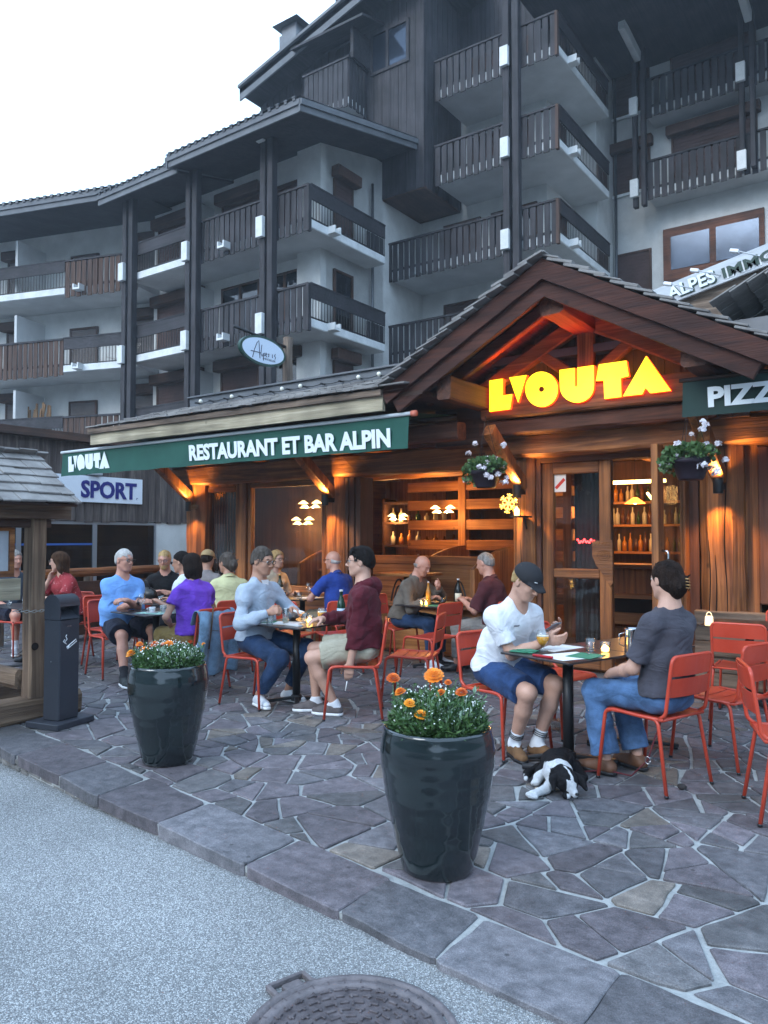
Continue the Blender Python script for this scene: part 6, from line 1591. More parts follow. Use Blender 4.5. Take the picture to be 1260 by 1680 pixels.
# table C (two elderly men)
bottle(-4.80, 7.62, .27, .030, mat('oil_bottle', (.35, .16, .02), rough=.08), 'slim amber oil bottle between the two elderly men'); bottle(-4.55, 7.88, .30, .038, mat('dark_wine_glass', (.012, .014, .012), rough=.08), 'dark wine bottle with white label before the dark red shirt', mat('label_cream', (0, 0, 0)))
candle(-4.86, 7.56, 'left of the two small candles on the elderly men\'s table', .022); candle(-4.78, 7.54, 'right of the two small candles on the elderly men\'s table', .022)
for (x, y, lab) in ((-4.98, 7.88, 'plate of food before the stooping man'), (-4.55, 7.68, 'plate of food before the dark red shirt')):
    t = empty('dinner_plate', (x, y, ZT), 0, lab, 'plate'); g = MB(); g.lathe([(.001, .004), (.07, .002), (.115, .014), (.117, .016), (.07, .007), (.001, .007)], n=28); g.build('plate', mat('white_china', (0, 0, 0)), t)
    g = MB(); rr = random.Random(int(x*10)); [g.blob((rr.uniform(-.05, .05), rr.uniform(-.05, .05), .012), (rr.uniform(.012, .028), rr.uniform(.012, .028), .012), n=8) for _ in range(12)]; g.build('food', mat('fried_food', (.40, .20, .05), (.62, .40, .14), scale=20, rough=.7), t)
tumbler(-4.72, 7.80, 'water glass in the middle of the elderly men\'s table'); flat(-4.68, 7.58, ZT, .30, .2, 0, NAPG, 'green_napkin', 'green napkin at the near edge of the elderly men\'s table', 'napkin', .003)
# table R lantern
c = on(1155, 1027, Z=ZT); t = empty('table_lantern', (c.x+.03, c.y+.06, ZT), 0, 'small cream lantern with a ring handle on the empty right-hand table', 'lantern')
g = MB(); g.lathe([(.001, 0), (.036, 0), (.038, .01), (.034, .075), (.03, .085), (.001, .088)], n=14); g.build('body', mat('cream_lamp', (.8, .66, .42), emit=(1, .65, .3), estr=.5), t)
g = MB(); g.tube([(.022*math.cos(a), 0, .088+.032*math.sin(a)) for a in [math.pi*i/8 for i in range(9)]], .004, n=6); g.build('handle', mat('cream_lamp', (0, 0, 0)), t)
# table E things
tumbler(-8.45, 4.80, 'pale drink glass on the table of the red blouse', .04, .10); g = MB(); g.lathe([(.03, 0), (.033, .12), (.03, .12), (.001, .01)], n=16, c=(-8.66, 4.72, ZT)); gl('beer_mug', g, TG, 'tall glass with a handle before the red blouse', 'glass')
# plastic box under the near table, dog bowl stick, pebble
c = on(905, 1196, Z=0); g = MB(); g.box((-.075, -.055, .004), (.075, .055, .075), None, .01); o = g.build('plastic_tub', pane_mat('cloudy_plastic', (.72, .70, .68), .12, .25), None, (c.x, c.y, .0), R(10)); tag(o, 'cloudy plastic tub standing on the paving under the near table', 'tub')
c = on(908, 1299, Z=0); g = MB(); g.beam((-.11, 0, .014), (.11, .01, .014), .024, .016, None, .001); o = g.build('chew_stick', mat('pale_stick', (.30, .22, .15), (.55, .45, .33), scale=12, rough=.7), None, (c.x, c.y, 0.004), R(40)); tag(o, 'pale chew stick on the paving under the dog\'s paw', 'stick')
c = on(1119, 1295, Z=0); g = MB(); g.blob((0, 0, .016), (.03, .022, .018), n=8); o = g.build('stone_fragment', mat('dark_stone', (.02, .018, .018), rough=.9, bump=.8, c2=(.05, .04, .04)), None, (c.x, c.y, 0), 0); tag(o, 'small dark lump lying on the paving right of the dog', 'stone')
# handbag
g = MB(); g.blob((-7.9, 6.05, ZT+.085), (.16, .09, .09), n=12); g.tube([(-7.98, 6.03, ZT+.15), (-7.95, 6.0, ZT+.26), (-7.85, 6.0, ZT+.26), (-7.82, 6.03, ZT+.15)], .008, n=6); gl('handbag', g, mat('black_leather', (.012, .012, .012), (.02, .02, .02), scale=30, rough=.4), 'black handbag standing on the table beside the man in black', 'bag')
g = MB(); g.lathe([(.04, 0), (.05, .01), (.05, .10), (.046, .10), (.001, .09)], n=14, c=(-7.45, 6.32, ZT)); gl('metal_pot', g, STEEL, 'small metal pot on the table behind the blue polo', 'pot')
# ================================================================ PEOPLE: signed-distance bodies polygonised with surface nets
def V3(*a): return np.array(a, dtype=np.float64)
def cap(a, b, ra, rb, k=.02, lat=None, s=1.0, cut=None):
    """tapered limb a->b; lat/s widen it along a lateral axis; cut=[(point, outward normal), ...] gives flat ends"""
    return dict(t='c', a=V3(*a), b=V3(*b), ra=ra, rb=rb, k=k, lat=None if lat is None else V3(*lat)/np.linalg.norm(V3(*lat)), s=s, cut=cut)
def ell(c, r, k=.02, ax=None): return dict(t='e', c=V3(*c), r=V3(*r), k=k, ax=ax)
def sub(c, r, k=.01, ax=None): d = ell(c, r, k, ax); d['neg'] = True; return d
def field(prims, res, pad=.03, noise=None, planes=None):
    lo = np.full(3, 1e9); hi = np.full(3, -1e9)
    for p in prims:
        if p.get('neg'): continue
        if p['t'] == 'c':
            m = max(p['ra'], p['rb'])*max(1, p['s']); lo = np.minimum(lo, np.minimum(p['a'], p['b'])-m); hi = np.maximum(hi, np.maximum(p['a'], p['b'])+m)
        else: m = p['r'].max(); lo = np.minimum(lo, p['c']-m); hi = np.maximum(hi, p['c']+m)
    lo -= pad; hi += pad; n = np.ceil((hi-lo)/res).astype(int)+1
    D = np.full(n, .5, dtype=np.float32)
    ax = [lo[i]+np.arange(n[i])*res for i in range(3)]
    for p in prims:
        if p['t'] == 'c':
            m = max(p['ra'], p['rb'])*max(1, p['s'])+p['k']*1.5+res*3; a = np.minimum(p['a'], p['b'])-m; b = np.maximum(p['a'], p['b'])+m
        else: m = p['r'].max()+p['k']*1.5+res*3; a = p['c']-m; b = p['c']+m
        i0 = np.clip(np.floor((a-lo)/res).astype(int), 0, n); i1 = np.clip(np.ceil((b-lo)/res).astype(int)+1, 0, n)
        if np.any(i1 <= i0): continue
        X = ax[0][i0[0]:i1[0], None, None]; Y = ax[1][None, i0[1]:i1[1], None]; Z = ax[2][None, None, i0[2]:i1[2]]
        if p['t'] == 'c':
            d = p['b']-p['a']; L2 = max(d @ d, 1e-9)
            px, py, pz = X-p['a'][0], Y-p['a'][1], Z-p['a'][2]
            t = np.clip((px*d[0]+py*d[1]+pz*d[2])/L2, 0, 1)
            qx, qy, qz = px-t*d[0], py-t*d[1], pz-t*d[2]; d2 = qx*qx+qy*qy+qz*qz
            if p['lat'] is not None:
                l = p['lat']; w = qx*l[0]+qy*l[1]+qz*l[2]; d2 = d2-w*w*(1-1/p['s']**2)
            v = np.sqrt(np.maximum(d2, 0))-(p['ra']+(p['rb']-p['ra'])*t)
        else:
            px, py, pz = X-p['c'][0], Y-p['c'][1], Z-p['c'][2]; q = 0; r = p['r']
            if p['ax'] is None: q = np.sqrt((px/r[0])**2+(py/r[1])**2+(pz/r[2])**2)
            else:
                A = p['ax']; q = np.sqrt(sum(((px*A[i][0]+py*A[i][1]+pz*A[i][2])/r[i])**2 for i in range(3)))
            v = (q-1)*r.min()
        if p.get('cut'):
            for (c, nn) in p['cut']:
                c = V3(*c); nn = V3(*nn)/np.linalg.norm(nn); v = np.maximum(v, (X-c[0])*nn[0]+(Y-c[1])*nn[1]+(Z-c[2])*nn[2])
        S_ = D[i0[0]:i1[0], i0[1]:i1[1], i0[2]:i1[2]]; k = p['k']; v = np.broadcast_to(v, S_.shape)
        if p.get('neg'):
            h = np.clip(.5-.5*(-v-S_)/(-k) if False else .5+.5*(-v-S_)/k*1, 0, 1); S_[...] = S_*(1-h)+(-v)*h+k*h*(1-h)
        else:
            h = np.clip(.5+.5*(S_-v)/k, 0, 1); S_[...] = S_*(1-h)+v*h-k*h*(1-h)
    X = ax[0][:, None, None]; Y = ax[1][None, :, None]; Z = ax[2][None, None, :]
    if planes:
        for (c, nn) in planes:
            c = V3(*c); nn = V3(*nn)/np.linalg.norm(nn); D = np.maximum(D, ((X-c[0])*nn[0]+(Y-c[1])*nn[1]+(Z-c[2])*nn[2]).astype(np.float32))
    if noise:
        rs = np.random.RandomState(noise[2]); acc = 0
        for i in range(7):
            w = rs.normal(size=3); w /= np.linalg.norm(w); f = noise[1]*(.6+.9*rs.rand())
            w2 = rs.normal(size=3); w2 /= np.linalg.norm(w2)
            acc = acc+np.sin((X*w[0]+Y*w[1]+Z*w[2])*f+rs.rand()*6.28+1.6*np.sin((X*w2[0]+Y*w2[1]+Z*w2[2])*f*.45+rs.rand()*6))
        D = D+(acc*noise[0]/2.6).astype(np.float32)
    return D, lo
def nets(D, lo, res):
    s = D < 0; nx, ny, nz = D.shape
    c8 = [s[i:nx-1+i, j:ny-1+j, k:nz-1+k] for i in (0, 1) for j in (0, 1) for k in (0, 1)]
    cnt = sum(c.astype(np.int8) for c in c8); act = (cnt > 0) & (cnt < 8)
    I = np.argwhere(act); idx = -np.ones(act.shape, dtype=np.int64); idx[act] = np.arange(len(I))
    acc = np.zeros((len(I), 3)); w = np.zeros(len(I))
    cor = [(i, j, k) for i in (0, 1) for j in (0, 1) for k in (0, 1)]
    val = np.stack([D[I[:, 0]+i, I[:, 1]+j, I[:, 2]+k] for i, j, k in cor], 1)
    for a in range(8):
        for b in range(a+1, 8):
            if sum(abs(cor[a][q]-cor[b][q]) for q in range(3)) != 1: continue
            va, vb = val[:, a], val[:, b]; m = (va < 0) != (vb < 0); t = np.where(m, va/(np.where(m, va-vb, 1)), 0)
            p = np.array(cor[a])[None]*(1-t[:, None])+np.array(cor[b])[None]*t[:, None]; acc += p*m[:, None]; w += m
    P = (I+acc/w[:, None])*res+lo; F = []
    for axx in range(3):
        sl0 = [slice(None)]*3; sl1 = [slice(None)]*3; sl0[axx] = slice(0, -1); sl1[axx] = slice(1, None)
        e = s[tuple(sl0)] != s[tuple(sl1)]; E = np.argwhere(e); u, v = [(1, 2), (2, 0), (0, 1)][axx]
        ok = (E[:, u] > 0) & (E[:, v] > 0) & (E[:, u] < act.shape[u]) & (E[:, v] < act.shape[v]); E = E[ok]
        fl = s[E[:, 0], E[:, 1], E[:, 2]]
        def g(du, dv): q = E.copy(); q[:, u] -= du; q[:, v] -= dv; return idx[q[:, 0], q[:, 1], q[:, 2]]
        q = np.stack([g(0, 0), g(1, 0), g(1, 1), g(0, 1)], 1); q[~fl] = q[~fl][:, ::-1]; F.append(q)
    F = np.concatenate(F); F = F[(F >= 0).all(1)]
    return P, F
def sdf_obj(name, prims, res, m, parent=None, noise=None, planes=None, smooth_it=1):
    D, lo = field(prims, res, noise=noise, planes=planes); P, F = nets(D, lo, res)
    if len(P) == 0: return None
    for _ in range(smooth_it):                # light Laplacian relax
        A = np.zeros_like(P); c = np.zeros(len(P))
        for i in range(4):
            a, b = F[:, i], F[:, (i+1) % 4]; np.add.at(A, a, P[b]); np.add.at(c, a, 1); np.add.at(A, b, P[a]); np.add.at(c, b, 1)
        P = P*.5+.5*A/np.maximum(c, 1)[:, None]
    me = bpy.data.meshes.new(name); me.vertices.add(len(P)); me.vertices.foreach_set('co', P.astype(np.float32).ravel())
    me.loops.add(len(F)*4); me.loops.foreach_set('vertex_index', F[:, ::-1].astype(np.int32).ravel()); me.polygons.add(len(F))
    me.polygons.foreach_set('loop_start', np.arange(0, len(F)*4, 4, dtype=np.int32)); me.update(calc_edges=True)
    me.polygons.foreach_set('use_smooth', [True]*len(F)); me.materials.append(m); me.validate()
    return link_mesh(name, me, parent)
def unit(v): v = np.array(v, float); return v/np.linalg.norm(v)
def ik(a, c, l1, l2, hint):
    a = V3(*a); c = V3(*c); d = c-a; L = np.linalg.norm(d)
    if L > (l1+l2)*.999: c = a+d/L*(l1+l2)*.999; d = c-a; L = np.linalg.norm(d)
    d = d/L; x = (l1*l1-l2*l2+L*L)/(2*L); h = math.sqrt(max(0, l1*l1-x*x)); hv = V3(*hint); hv = hv-d*(hv @ d); hv = hv/np.linalg.norm(hv)
    return a+d*x+hv*h, c
def rotv(v, axis, deg):
    v = np.array(v, float); k = unit(axis); t = R(deg); return v*math.cos(t)+np.cross(k, v)*math.sin(t)+k*(k @ v)*(1-math.cos(t))
SKIN = {}
def skin(n, c): SKIN[n] = mat('skin_'+n, tuple(x*.88 for x in c), tuple(min(1, x*1.1) for x in c), scale=7, rough=.5, bump=.08, bscale=140); return SKIN[n]
skin('fair', (.52, .30, .22)); skin('tan', (.42, .22, .145)); skin('ruddy', (.50, .25, .18)); skin('olive', (.40, .23, .16))
def wrinkle(m):
    n = m.node_tree.nodes; l = m.node_tree.links
    if 'Wr' in n: return m
    b = n['Bump']; tc = n['Texture Coordinate']; w = n.new('ShaderNodeTexNoise'); w.name = 'Wr'; w.inputs['Scale'].default_value = 3.6; w.inputs['Detail'].default_value = 1.5; w.inputs['Distortion'].default_value = 1.8
    mp = n.new('ShaderNodeMapping'); mp.inputs['Scale'].default_value = (1, 1, 1.9); mp.inputs['Rotation'].default_value = (.5, .3, 0); l.new(tc.outputs['Object'], mp.inputs['Vector']); l.new(mp.outputs[0], w.inputs['Vector'])
    ab = n.new('ShaderNodeMath'); ab.operation = 'PINGPONG'; ab.inputs[1].default_value = .14; l.new(w.outputs['Fac'], ab.inputs[0])
    b2 = n.new('ShaderNodeBump'); b2.inputs['Strength'].default_value = .42; b2.inputs['Distance'].default_value = .06; l.new(ab.outputs[0], b2.inputs['Height']); l.new(b2.outputs[0], b.inputs['Normal'])
    return m
def cloth(n, c, v=.25, sc=9, rough=.9, c2=None): return wrinkle(mat('cloth_'+n, tuple(x*(1-v) for x in c), c2 or tuple(min(1, x*(1+v*.5)) for x in c), scale=sc, rough=rough, bump=.22, bscale=70, sheen=.05, spec=.2))
def denim(n, c): return wrinkle(mat('denim_'+n, tuple(x*.55 for x in c), tuple(min(1, x*1.35) for x in c), scale=5, rough=.9, bump=.35, bscale=160, sheen=.05, spec=.2))
def hand(prims, wrist, d, nrm, curl=25, thumb=1, s=1.0, spread=5, tcurl=20):
    """palm and five separate fingers; d = finger direction, nrm = palm normal (towards the palm side)"""
    d = unit(d); nrm = unit(np.array(nrm)-d*(np.array(nrm) @ d)); lat = np.cross(nrm, d)*thumb     # thumb side
    w = V3(*wrist); pc = w+d*.05*s
    prims.append(cap(w, w+d*.030*s, .024*s, .026*s, .012, lat, 1.15)); prims.append(cap(w+d*.03*s, w+d*.078*s, .0145*s, .0135*s, .012, lat, 2.75))
    tips = []
    for i, (o, L) in enumerate(((.030, .072), (.010, .080), (-.010, .075), (-.029, .058))):
        base = w+d*.082*s+lat*o*s; dd = rotv(d, nrm, (1.5-i)*spread*-thumb); ax = np.cross(dd, nrm); c1 = curl*(.8+.12*i)
        d1 = rotv(dd, ax, c1); d2 = rotv(dd, ax, c1*2.1); d3 = rotv(dd, ax, c1*2.9); r0 = (.0098-.0006*(i == 3))*s
        if d1 @ nrm < 0: d1 = rotv(dd, ax, -c1); d2 = rotv(dd, ax, -c1*2.1); d3 = rotv(dd, ax, -c1*2.9)
        p1 = base+d1*L*.46*s; p2 = p1+d2*L*.30*s; p3 = p2+d3*L*.24*s
        prims += [cap(base-d*.012*s, p1, r0*1.06, r0, .0045), cap(p1, p2, r0, r0*.92, .003), cap(p2, p3, r0*.92, r0*.78, .003)]; tips.append(p3)
    tb = w+d*.025*s+lat*.026*s; td = unit(d*.62+lat*.72+nrm*.30); t1 = tb+td*.042*s; td2 = unit(d*.9+lat*.15+nrm*(.25+tcurl/60)); t2 = t1+td2*.032*s; t3 = t2+unit(td2+nrm*.2)*.022*s
    prims += [cap(tb, t1, .015*s, .012*s, .010), cap(t1, t2, .0115*s, .0105*s, .004), cap(t2, t3, .0105*s, .0085*s, .003)]
    return pc, lat
def person(label, x, y, face, lean=8, side=0, hyaw=0, hpitch=5, seat=.455, sc=1.04, skinm='fair', arms=None, legs=None, top=None, bottom=None,
           hair=None, glasses=None, cap_=None, shoes=None, res=.0065, belly=0.0, far=False, beard=None, extra=None, twist=0, fem=False, z0=0.0):
    """seated figure; local axes x forward, y left, z up; returns the thing (the body mesh) with clothing and hair as its children"""
    P0 = V3(0, 0, seat+.105)
    Z = V3(0, 0, 1); X = V3(1, 0, 0); Y = V3(0, 1, 0)
    upv = rotv(rotv(Z, Y, lean), X, -side); fwd = rotv(rotv(X, Y, lean), Z, twist); latv = unit(np.cross(upv, fwd)); fwd = np.cross(latv, upv)
    sw = (.165 if fem else .185)
    waist = P0+unit(upv+Z*.6)*.17; chest = waist+upv*.19; neck = chest+upv*.145-fwd*.005; up2 = unit(upv+Z*.4)
    sh = {1: chest+upv*.058+latv*sw-fwd*.0, -1: chest+upv*.058-latv*sw-fwd*.0}
    hf = rotv(unit([unit(rotv(X, Z, twist))[0], unit(rotv(X, Z, twist))[1], 0]), Z, hyaw); hl = np.cross(Z, hf); hu = rotv(Z, hl, hpitch); hf = rotv(hf, hl, hpitch)
    nb = neck+up2*.0; H = neck+up2*.085+hu*.085+hf*.028
    AX3 = [hf, hl, hu]
    B = []
    # head
    def h(f, l, u): return H+hf*f+hl*l+hu*u
    B += [ell(h(-.012, 0, .025), (.098, .077, .092), .02, AX3), ell(h(.028, 0, -.045), (.062, .058, .062), .03, AX3), cap(h(.062, -.012, -.092), h(.062, .012, -.092), .019, .019, .025),
          cap(h(.0, .052, -.05), h(.05, .028, -.088), .018, .016, .02), cap(h(.0, -.052, -.05), h(.05, -.028, -.088), .018, .016, .02),
          cap(h(.074, .034, .030), h(.084, .008, .034), .0095, .009, .012), cap(h(.074, -.034, .030), h(.084, -.008, .034), .0095, .009, .012),
          cap(h(.086, 0, .018), h(.110, 0, -.022), .0075, .0105, .008), ell(h(.098, .011, -.026), (.010, .008, .007), .006, AX3), ell(h(.098, -.011, -.026), (.010, .008, .007), .006, AX3),
          ell(h(.058, .034, -.018), (.022, .020, .020), .02, AX3), ell(h(.058, -.034, -.018), (.022, .020, .020), .02, AX3),
          cap(h(.081, -.018, -.053), h(.081, .018, -.053), .0075, .0075, .008), cap(h(.078, -.014, -.064), h(.078, .014, -.064), .008, .008, .007),
          sub(h(.092, .030, .012), (.012, .015, .009), .006, AX3), sub(h(.092, -.030, .012), (.012, .015, .009), .006, AX3),
          sub(h(.094, 0, -.0585), (.010, .024, .0022), .003, AX3)]
    for s_ in (1, -1): B += [ell(h(-.008, s_*.079, -.002), (.020, .008, .031), .006, AX3), sub(h(-.004, s_*.088, .002), (.010, .006, .017), .004, AX3)]
    nr = .050 if fem else .057
    B += [cap(neck-up2*.03, H-hu*.055-hf*.03, nr*1.12, nr, .03)]
    # trunk (thinner than the clothes)
    B += [cap(P0, waist, .098, .092, .05, latv, 1.28), cap(waist, chest, .092, .102, .06, latv, 1.30), cap(sh[1]-latv*.03, sh[-1]+latv*.03, .054, .054, .06), cap(neck-upv*.035, sh[1]-latv*.03, .038, .040, .05), cap(neck-upv*.035, sh[-1]+latv*.03, .038, .040, .05), cap(chest+upv*.0+latv*.06, sh[1]-latv*.03-upv*.02, .078, .046, .04), cap(chest-latv*.06, sh[-1]+latv*.03-upv*.02, .078, .046, .04), cap(chest+upv*.05, neck-upv*.0, .068, .050, .05, latv, 1.2)]
    ra = .86 if fem else 1.0
    J = {}
    arms = arms or {}
    for s_, nm in ((1, 'L'), (-1, 'R')):
        A = arms.get(nm, {}); tgt = A.get('to', (.34, s_*.18, .76)); hint = A.get('hint', (-.35, s_*.4, -.85))
        el, wr = ik(sh[s_], tgt, .285, .255, hint); J[nm] = (sh[s_], el, wr)
        B += [cap(sh[s_], el, .043*ra, .038*ra, .025), cap(el, el+(wr-el)*.35, .040*ra, .040*ra, .02), cap(el+(wr-el)*.35, wr, .040*ra, .026*ra, .015)]
        dd = A.get('dir'); dd = unit(wr-el) if dd is None else unit(dd); nrm = A.get('palm', (0, 0, -1))
        hand(B, wr, dd, nrm, A.get('curl', 25), A.get('thumb', s_ if True else 1)*A.get('tflip', 1), 1.0 if not fem else .9)
    legs = legs or {}; K = {}
    for s_, nm in ((1, 'L'), (-1, 'R')):
        Lg = legs.get(nm, {}); hip = P0+V3(0, s_*.095, -.012); an, hint = Lg.get('to', (.44, s_*.12, .10)), Lg.get('hint', (1, s_*.1, 1.2))
        kn, an = ik(hip, an, .43, .415, hint); K[nm] = (hip, kn, an, V3(*Lg.get('toe', (1, s_*.15, 0))))
        B += [cap(hip, kn, .083, .056, .03), ell(kn, (.056, .056, .056), .02), cap(kn, kn+(an-kn)*.35, .052, .055, .02), cap(kn+(an-kn)*.35, an, .055, .034, .02)]
    rootloc = (x, y, z0)
    o = sdf_obj('person', B, res, SKIN[skinm]); o.location = rootloc; o.rotation_euler = (0, 0, R(face)); o.scale = (sc, sc, sc)
    tag(o, label, 'person')
    C = .0085 if far else .006
    cres = res*1.15
    if top:
        t = []; e = top.get('ease', .016); sl = top.get('sleeve', .62); m = top['m']
        t += [cap(P0+V3(0, 0, -.035), waist, .112+e+belly*.5, .104+e+belly, .05, latv, 1.42), cap(waist, chest, .104+e+belly, .108+e, .06, latv, 1.32), cap(sh[1]-latv*.025, sh[-1]+latv*.025, .050+e*.4, .050+e*.4, .04), cap(neck-upv*.035, sh[1]-latv*.02, .050, .050+e*.4, .05), cap(neck-upv*.035, sh[-1]+latv*.02, .050, .050+e*.4, .05), cap(chest+latv*.06, sh[1]-latv*.02-upv*.025, .084+e*.4, .048+e*.4, .04), cap(chest-latv*.06, sh[-1]+latv*.02-upv*.025, .084+e*.4, .048+e*.4, .04), cap(chest+upv*.05, neck-upv*.01, .085+e*.3, .066, .04, latv, 1.25)]
        if fem: t += [ell(chest+fwd*.085+latv*.065, (.06, .06, .06), .05), ell(chest+fwd*.085-latv*.065, (.06, .06, .06), .05)]
        for nm in 'LR':
            a, b, c = J[nm]; d = unit(b-a)
            t.append(cap(neck-upv*.055+latv*(.05 if nm == 'L' else -.05), a+(b-a)*.28, .052, .046+e*.5, .045))
            if sl < 1: end = a+(b-a)*sl; t.append(cap(a+d*.015, end+d*.06, .043*ra+e*.4, .050*ra+e*.95, .028, cut=[(end, d)]))
            else: t += [cap(a+unit(b-a)*.01, b, .045*ra+e*.5, .046*ra+e*.5, .03), cap(b, b+(c-b)*.5, .048*ra+e*.5, .045*ra+e*.4, .02), cap(b+(c-b)*.5, b+(c-b)*.97, .045*ra+e*.4, .032*ra+e*.4, .015, cut=[(b+(c-b)*.97, unit(c-b))])]
        t.append(cap(P0+V3(-.01, .075, .0), P0+V3(-.01, -.075, .0), .112+e, .112+e, .04))
        nk = dict(cap(neck-up2*.035+fwd*.012, H, (nr+.009), (nr+.012), .008)); nk['neg'] = True; t.append(nk)
        hem = top.get('hem', .02); so = sdf_obj(top.get('name', 'shirt'), t, cres, m, o, noise=(top.get('fold', .0032), top.get('ff', 42), int(abs(x*37+y*11)) % 97), planes=[(P0+V3(0, 0, hem-.02), (0, 0, -1))])
        k_ = top.get('collar')
        if k_:
            g = MB(); n = 16; vs = []
            ca = unit(neck-chest); bb = neck-upv*.012
            for i in range(n+1):
                a = R(28+304*i/n); rr_ = .066+.004*math.sin(i)
                q = bb+fwd*math.cos(a)*rr_*1.05+latv*math.sin(a)*rr_*1.12-upv*(.022*math.cos(a)); q2 = q+unit(q-bb)*.020-upv*.012+upv*.0; q1 = q+upv*.030
                vs += [q, q1, q2+upv*.0]
            g.add(vs, [(i*3+j, i*3+3+j, i*3+4+j, i*3+1+j) for i in range(n) for j in (0, 1)], None, True); g.build('collar', k_, o)
        if top.get('hood'):
            hd = [cap(neck-fwd*.05+latv*.07, neck-fwd*.095-upv*.03, .040, .048, .04), cap(neck-fwd*.05-latv*.07, neck-fwd*.095-upv*.03, .040, .048, .04), cap(neck+fwd*.035+latv*.062-upv*.01, neck-fwd*.06+latv*.075, .026, .036, .03), cap(neck+fwd*.035-latv*.062-upv*.01, neck-fwd*.06-latv*.075, .026, .036, .03), cap(neck-fwd*.08, neck-fwd*.10-upv*.10, .05, .025, .04)]
            sdf_obj('hood', hd, cres, m, o, noise=(.003, 60, 3))
        elif top.get('ring'):
            g = MB(); bb = neck-upv*.012; pts = [bb+fwd*math.cos(a)*.066+latv*math.sin(a)*.074-upv*(.018*math.cos(a)) for a in [2*math.pi*i/24 for i in range(25)]]; g.tube(pts, .006, n=6); g.build('neckband', top['ring'], o)
        if top.get('vneck'):
            g = MB(); bb = neck-upv*.02+fwd*.07; g.add([bb+latv*.05+upv*.03, bb+fwd*.045-upv*.10, bb-latv*.05+upv*.03, bb-fwd*.03+upv*.03], [(0, 1, 2), (0, 2, 3)], None); g.build('undershirt', top['vneck'], o)
    if bottom:
        t = []; fr = bottom.get('len', .95); e = bottom.get('ease', .012); m = bottom['m']
        t += [cap(P0+V3(-.01, .062, -.015), P0+V3(-.01, -.062, -.015), .104, .104, .05), cap(P0+V3(-.01, 0, .06), P0+V3(0, 0, 0), .108, .112, .04, Y, 1.3)]
        for nm in 'LR':
            hip, kn, an, toe = K[nm]; d = unit(kn-hip); d2 = unit(an-kn)
            if fr < .5: q = hip+(kn-hip)*fr*2; t.append(cap(hip, q+d*.05, .088+e, .066+e*2.0, .035, cut=[(q, d)]))
            else:
                fl = bottom.get('flare', 0); q = kn+(an-kn)*((fr-.5)*2)
                t += [cap(hip, kn, .086+e, .060+e, .035), ell(kn, (.062+e, .062+e, .062+e), .02), cap(kn, q+d2*.05, .058+e, .046+e+fl, .03, cut=[(q, d2)])]
        sdf_obj(bottom.get('name', 'trousers'), t, cres, m, o, noise=(bottom.get('fold', .003), bottom.get('ff', 50), int(abs(x*17+y*5)) % 83))
    if shoes:
        for nm in 'LR':
            hip, kn, an, toe = K[nm]; toe = unit(toe); zf = 0; base = V3(an[0], an[1], 0 if shoes.get('flat', True) else 0); fz = max(.0, an[2]-.095) if 'lift' in shoes else an[2]-.085
            heel = V3(an[0], an[1], an[2]-.055)-toe*.035; ball = V3(an[0], an[1], an[2]-.062)+toe*.115; tp = ball+toe*.055
            tt = V3(0, 0, 1); lt = np.cross(tt, toe)
            t = [cap(heel, ball, .036, .034, .02, lt, 1.12), cap(ball, tp, .032, .024, .02, lt, 1.30), cap(V3(an[0], an[1], an[2]-.02), heel+V3(0, 0, .01), .042, .034, .02, cut=[(V3(an[0], an[1], an[2]-.005), (0, 0, 1))] if not shoes.get('high') else None), cap(V3(an[0], an[1], an[2]-.025)+toe*.02, ball+V3(0, 0, .004), .034, .024, .02)]
            so = sdf_obj('shoe', t, min(res, .006), shoes['m'], o, planes=[((0, 0, an[2]-.088), (0, 0, -1))])
            if shoes.get('sole'):
                t = [cap(heel-V3(0, 0, .024), ball-V3(0, 0, .022), .041, .041, .01, lt, 1.1, cut=[(heel-V3(0, 0, .018), (0, 0, 1))]), cap(ball-V3(0, 0, .022), tp-V3(0, 0, .020), .041, .028, .01, lt, 1.22, cut=[(heel-V3(0, 0, .018), (0, 0, 1))])]
                sdf_obj('sole', t, min(res, .006), shoes['sole'], o, planes=[((0, 0, an[2]-.096), (0, 0, -1))])
            if shoes.get('sock'):
                d2 = unit(an-kn); q = an-d2*shoes.get('sockh', .10); t = [cap(q-d2*.03, an, .046, .038, .01, cut=[(q, -d2)]), cap(an, heel+V3(0, 0, .01), .040, .036, .02), cap(an+V3(0, 0, -.02), ball+V3(0, 0, .0), .036, .028, .02)]
                sdf_obj('sock', t, .006, shoes['sock'], o, noise=(.001, 80, 4))
                if shoes.get('stripes'):
                    g = MB()
                    for kk in range(3):
                        c = q+d2*(.016+.013*kk); ax1 = unit(np.cross(d2, V3(0, 1, 0))); ax2 = np.cross(d2, ax1); g.tube([c+(ax1*math.cos(a)+ax2*math.sin(a))*.0468 for a in [2*math.pi*i/20 for i in range(21)]], .0028, n=5)
                    g.build('sock_stripes', BLACKM, o)
    # eyes, brows, mouth
    if not far:
        em = mat('eye_white', (.55, .52, .50), rough=.3); im = mat('iris_dark', (.03, .02, .015), rough=.2)
        for s_ in (1, -1):
            g = MB(); g.blob(tuple(h(.0805, s_*.030, .012)), .0105, n=10); e_ = g.build('eye', em, o)
            g = MB(); g.blob(tuple(h(.0885, s_*.030, .011)), .0048, n=8); g.build('iris', im, e_)
        bm = hair['m'] if hair else im
        g = MB()
        for s_ in (1, -1): g.tube([h(.0855, s_*.012, .034), h(.0865, s_*.028, .040), h(.076, s_*.045, .035)], [.003, .0035, .002], n=5)
        g.build('eyebrows', bm, o)
        g = MB(); g.tube([h(.079, -.022, -.0575), h(.0865, 0, -.0585), h(.079, .022, -.0575)], [.0025, .0055, .0025], n=6); g.build('lips', mat('lips', (.38, .14, .11), rough=.5), o)
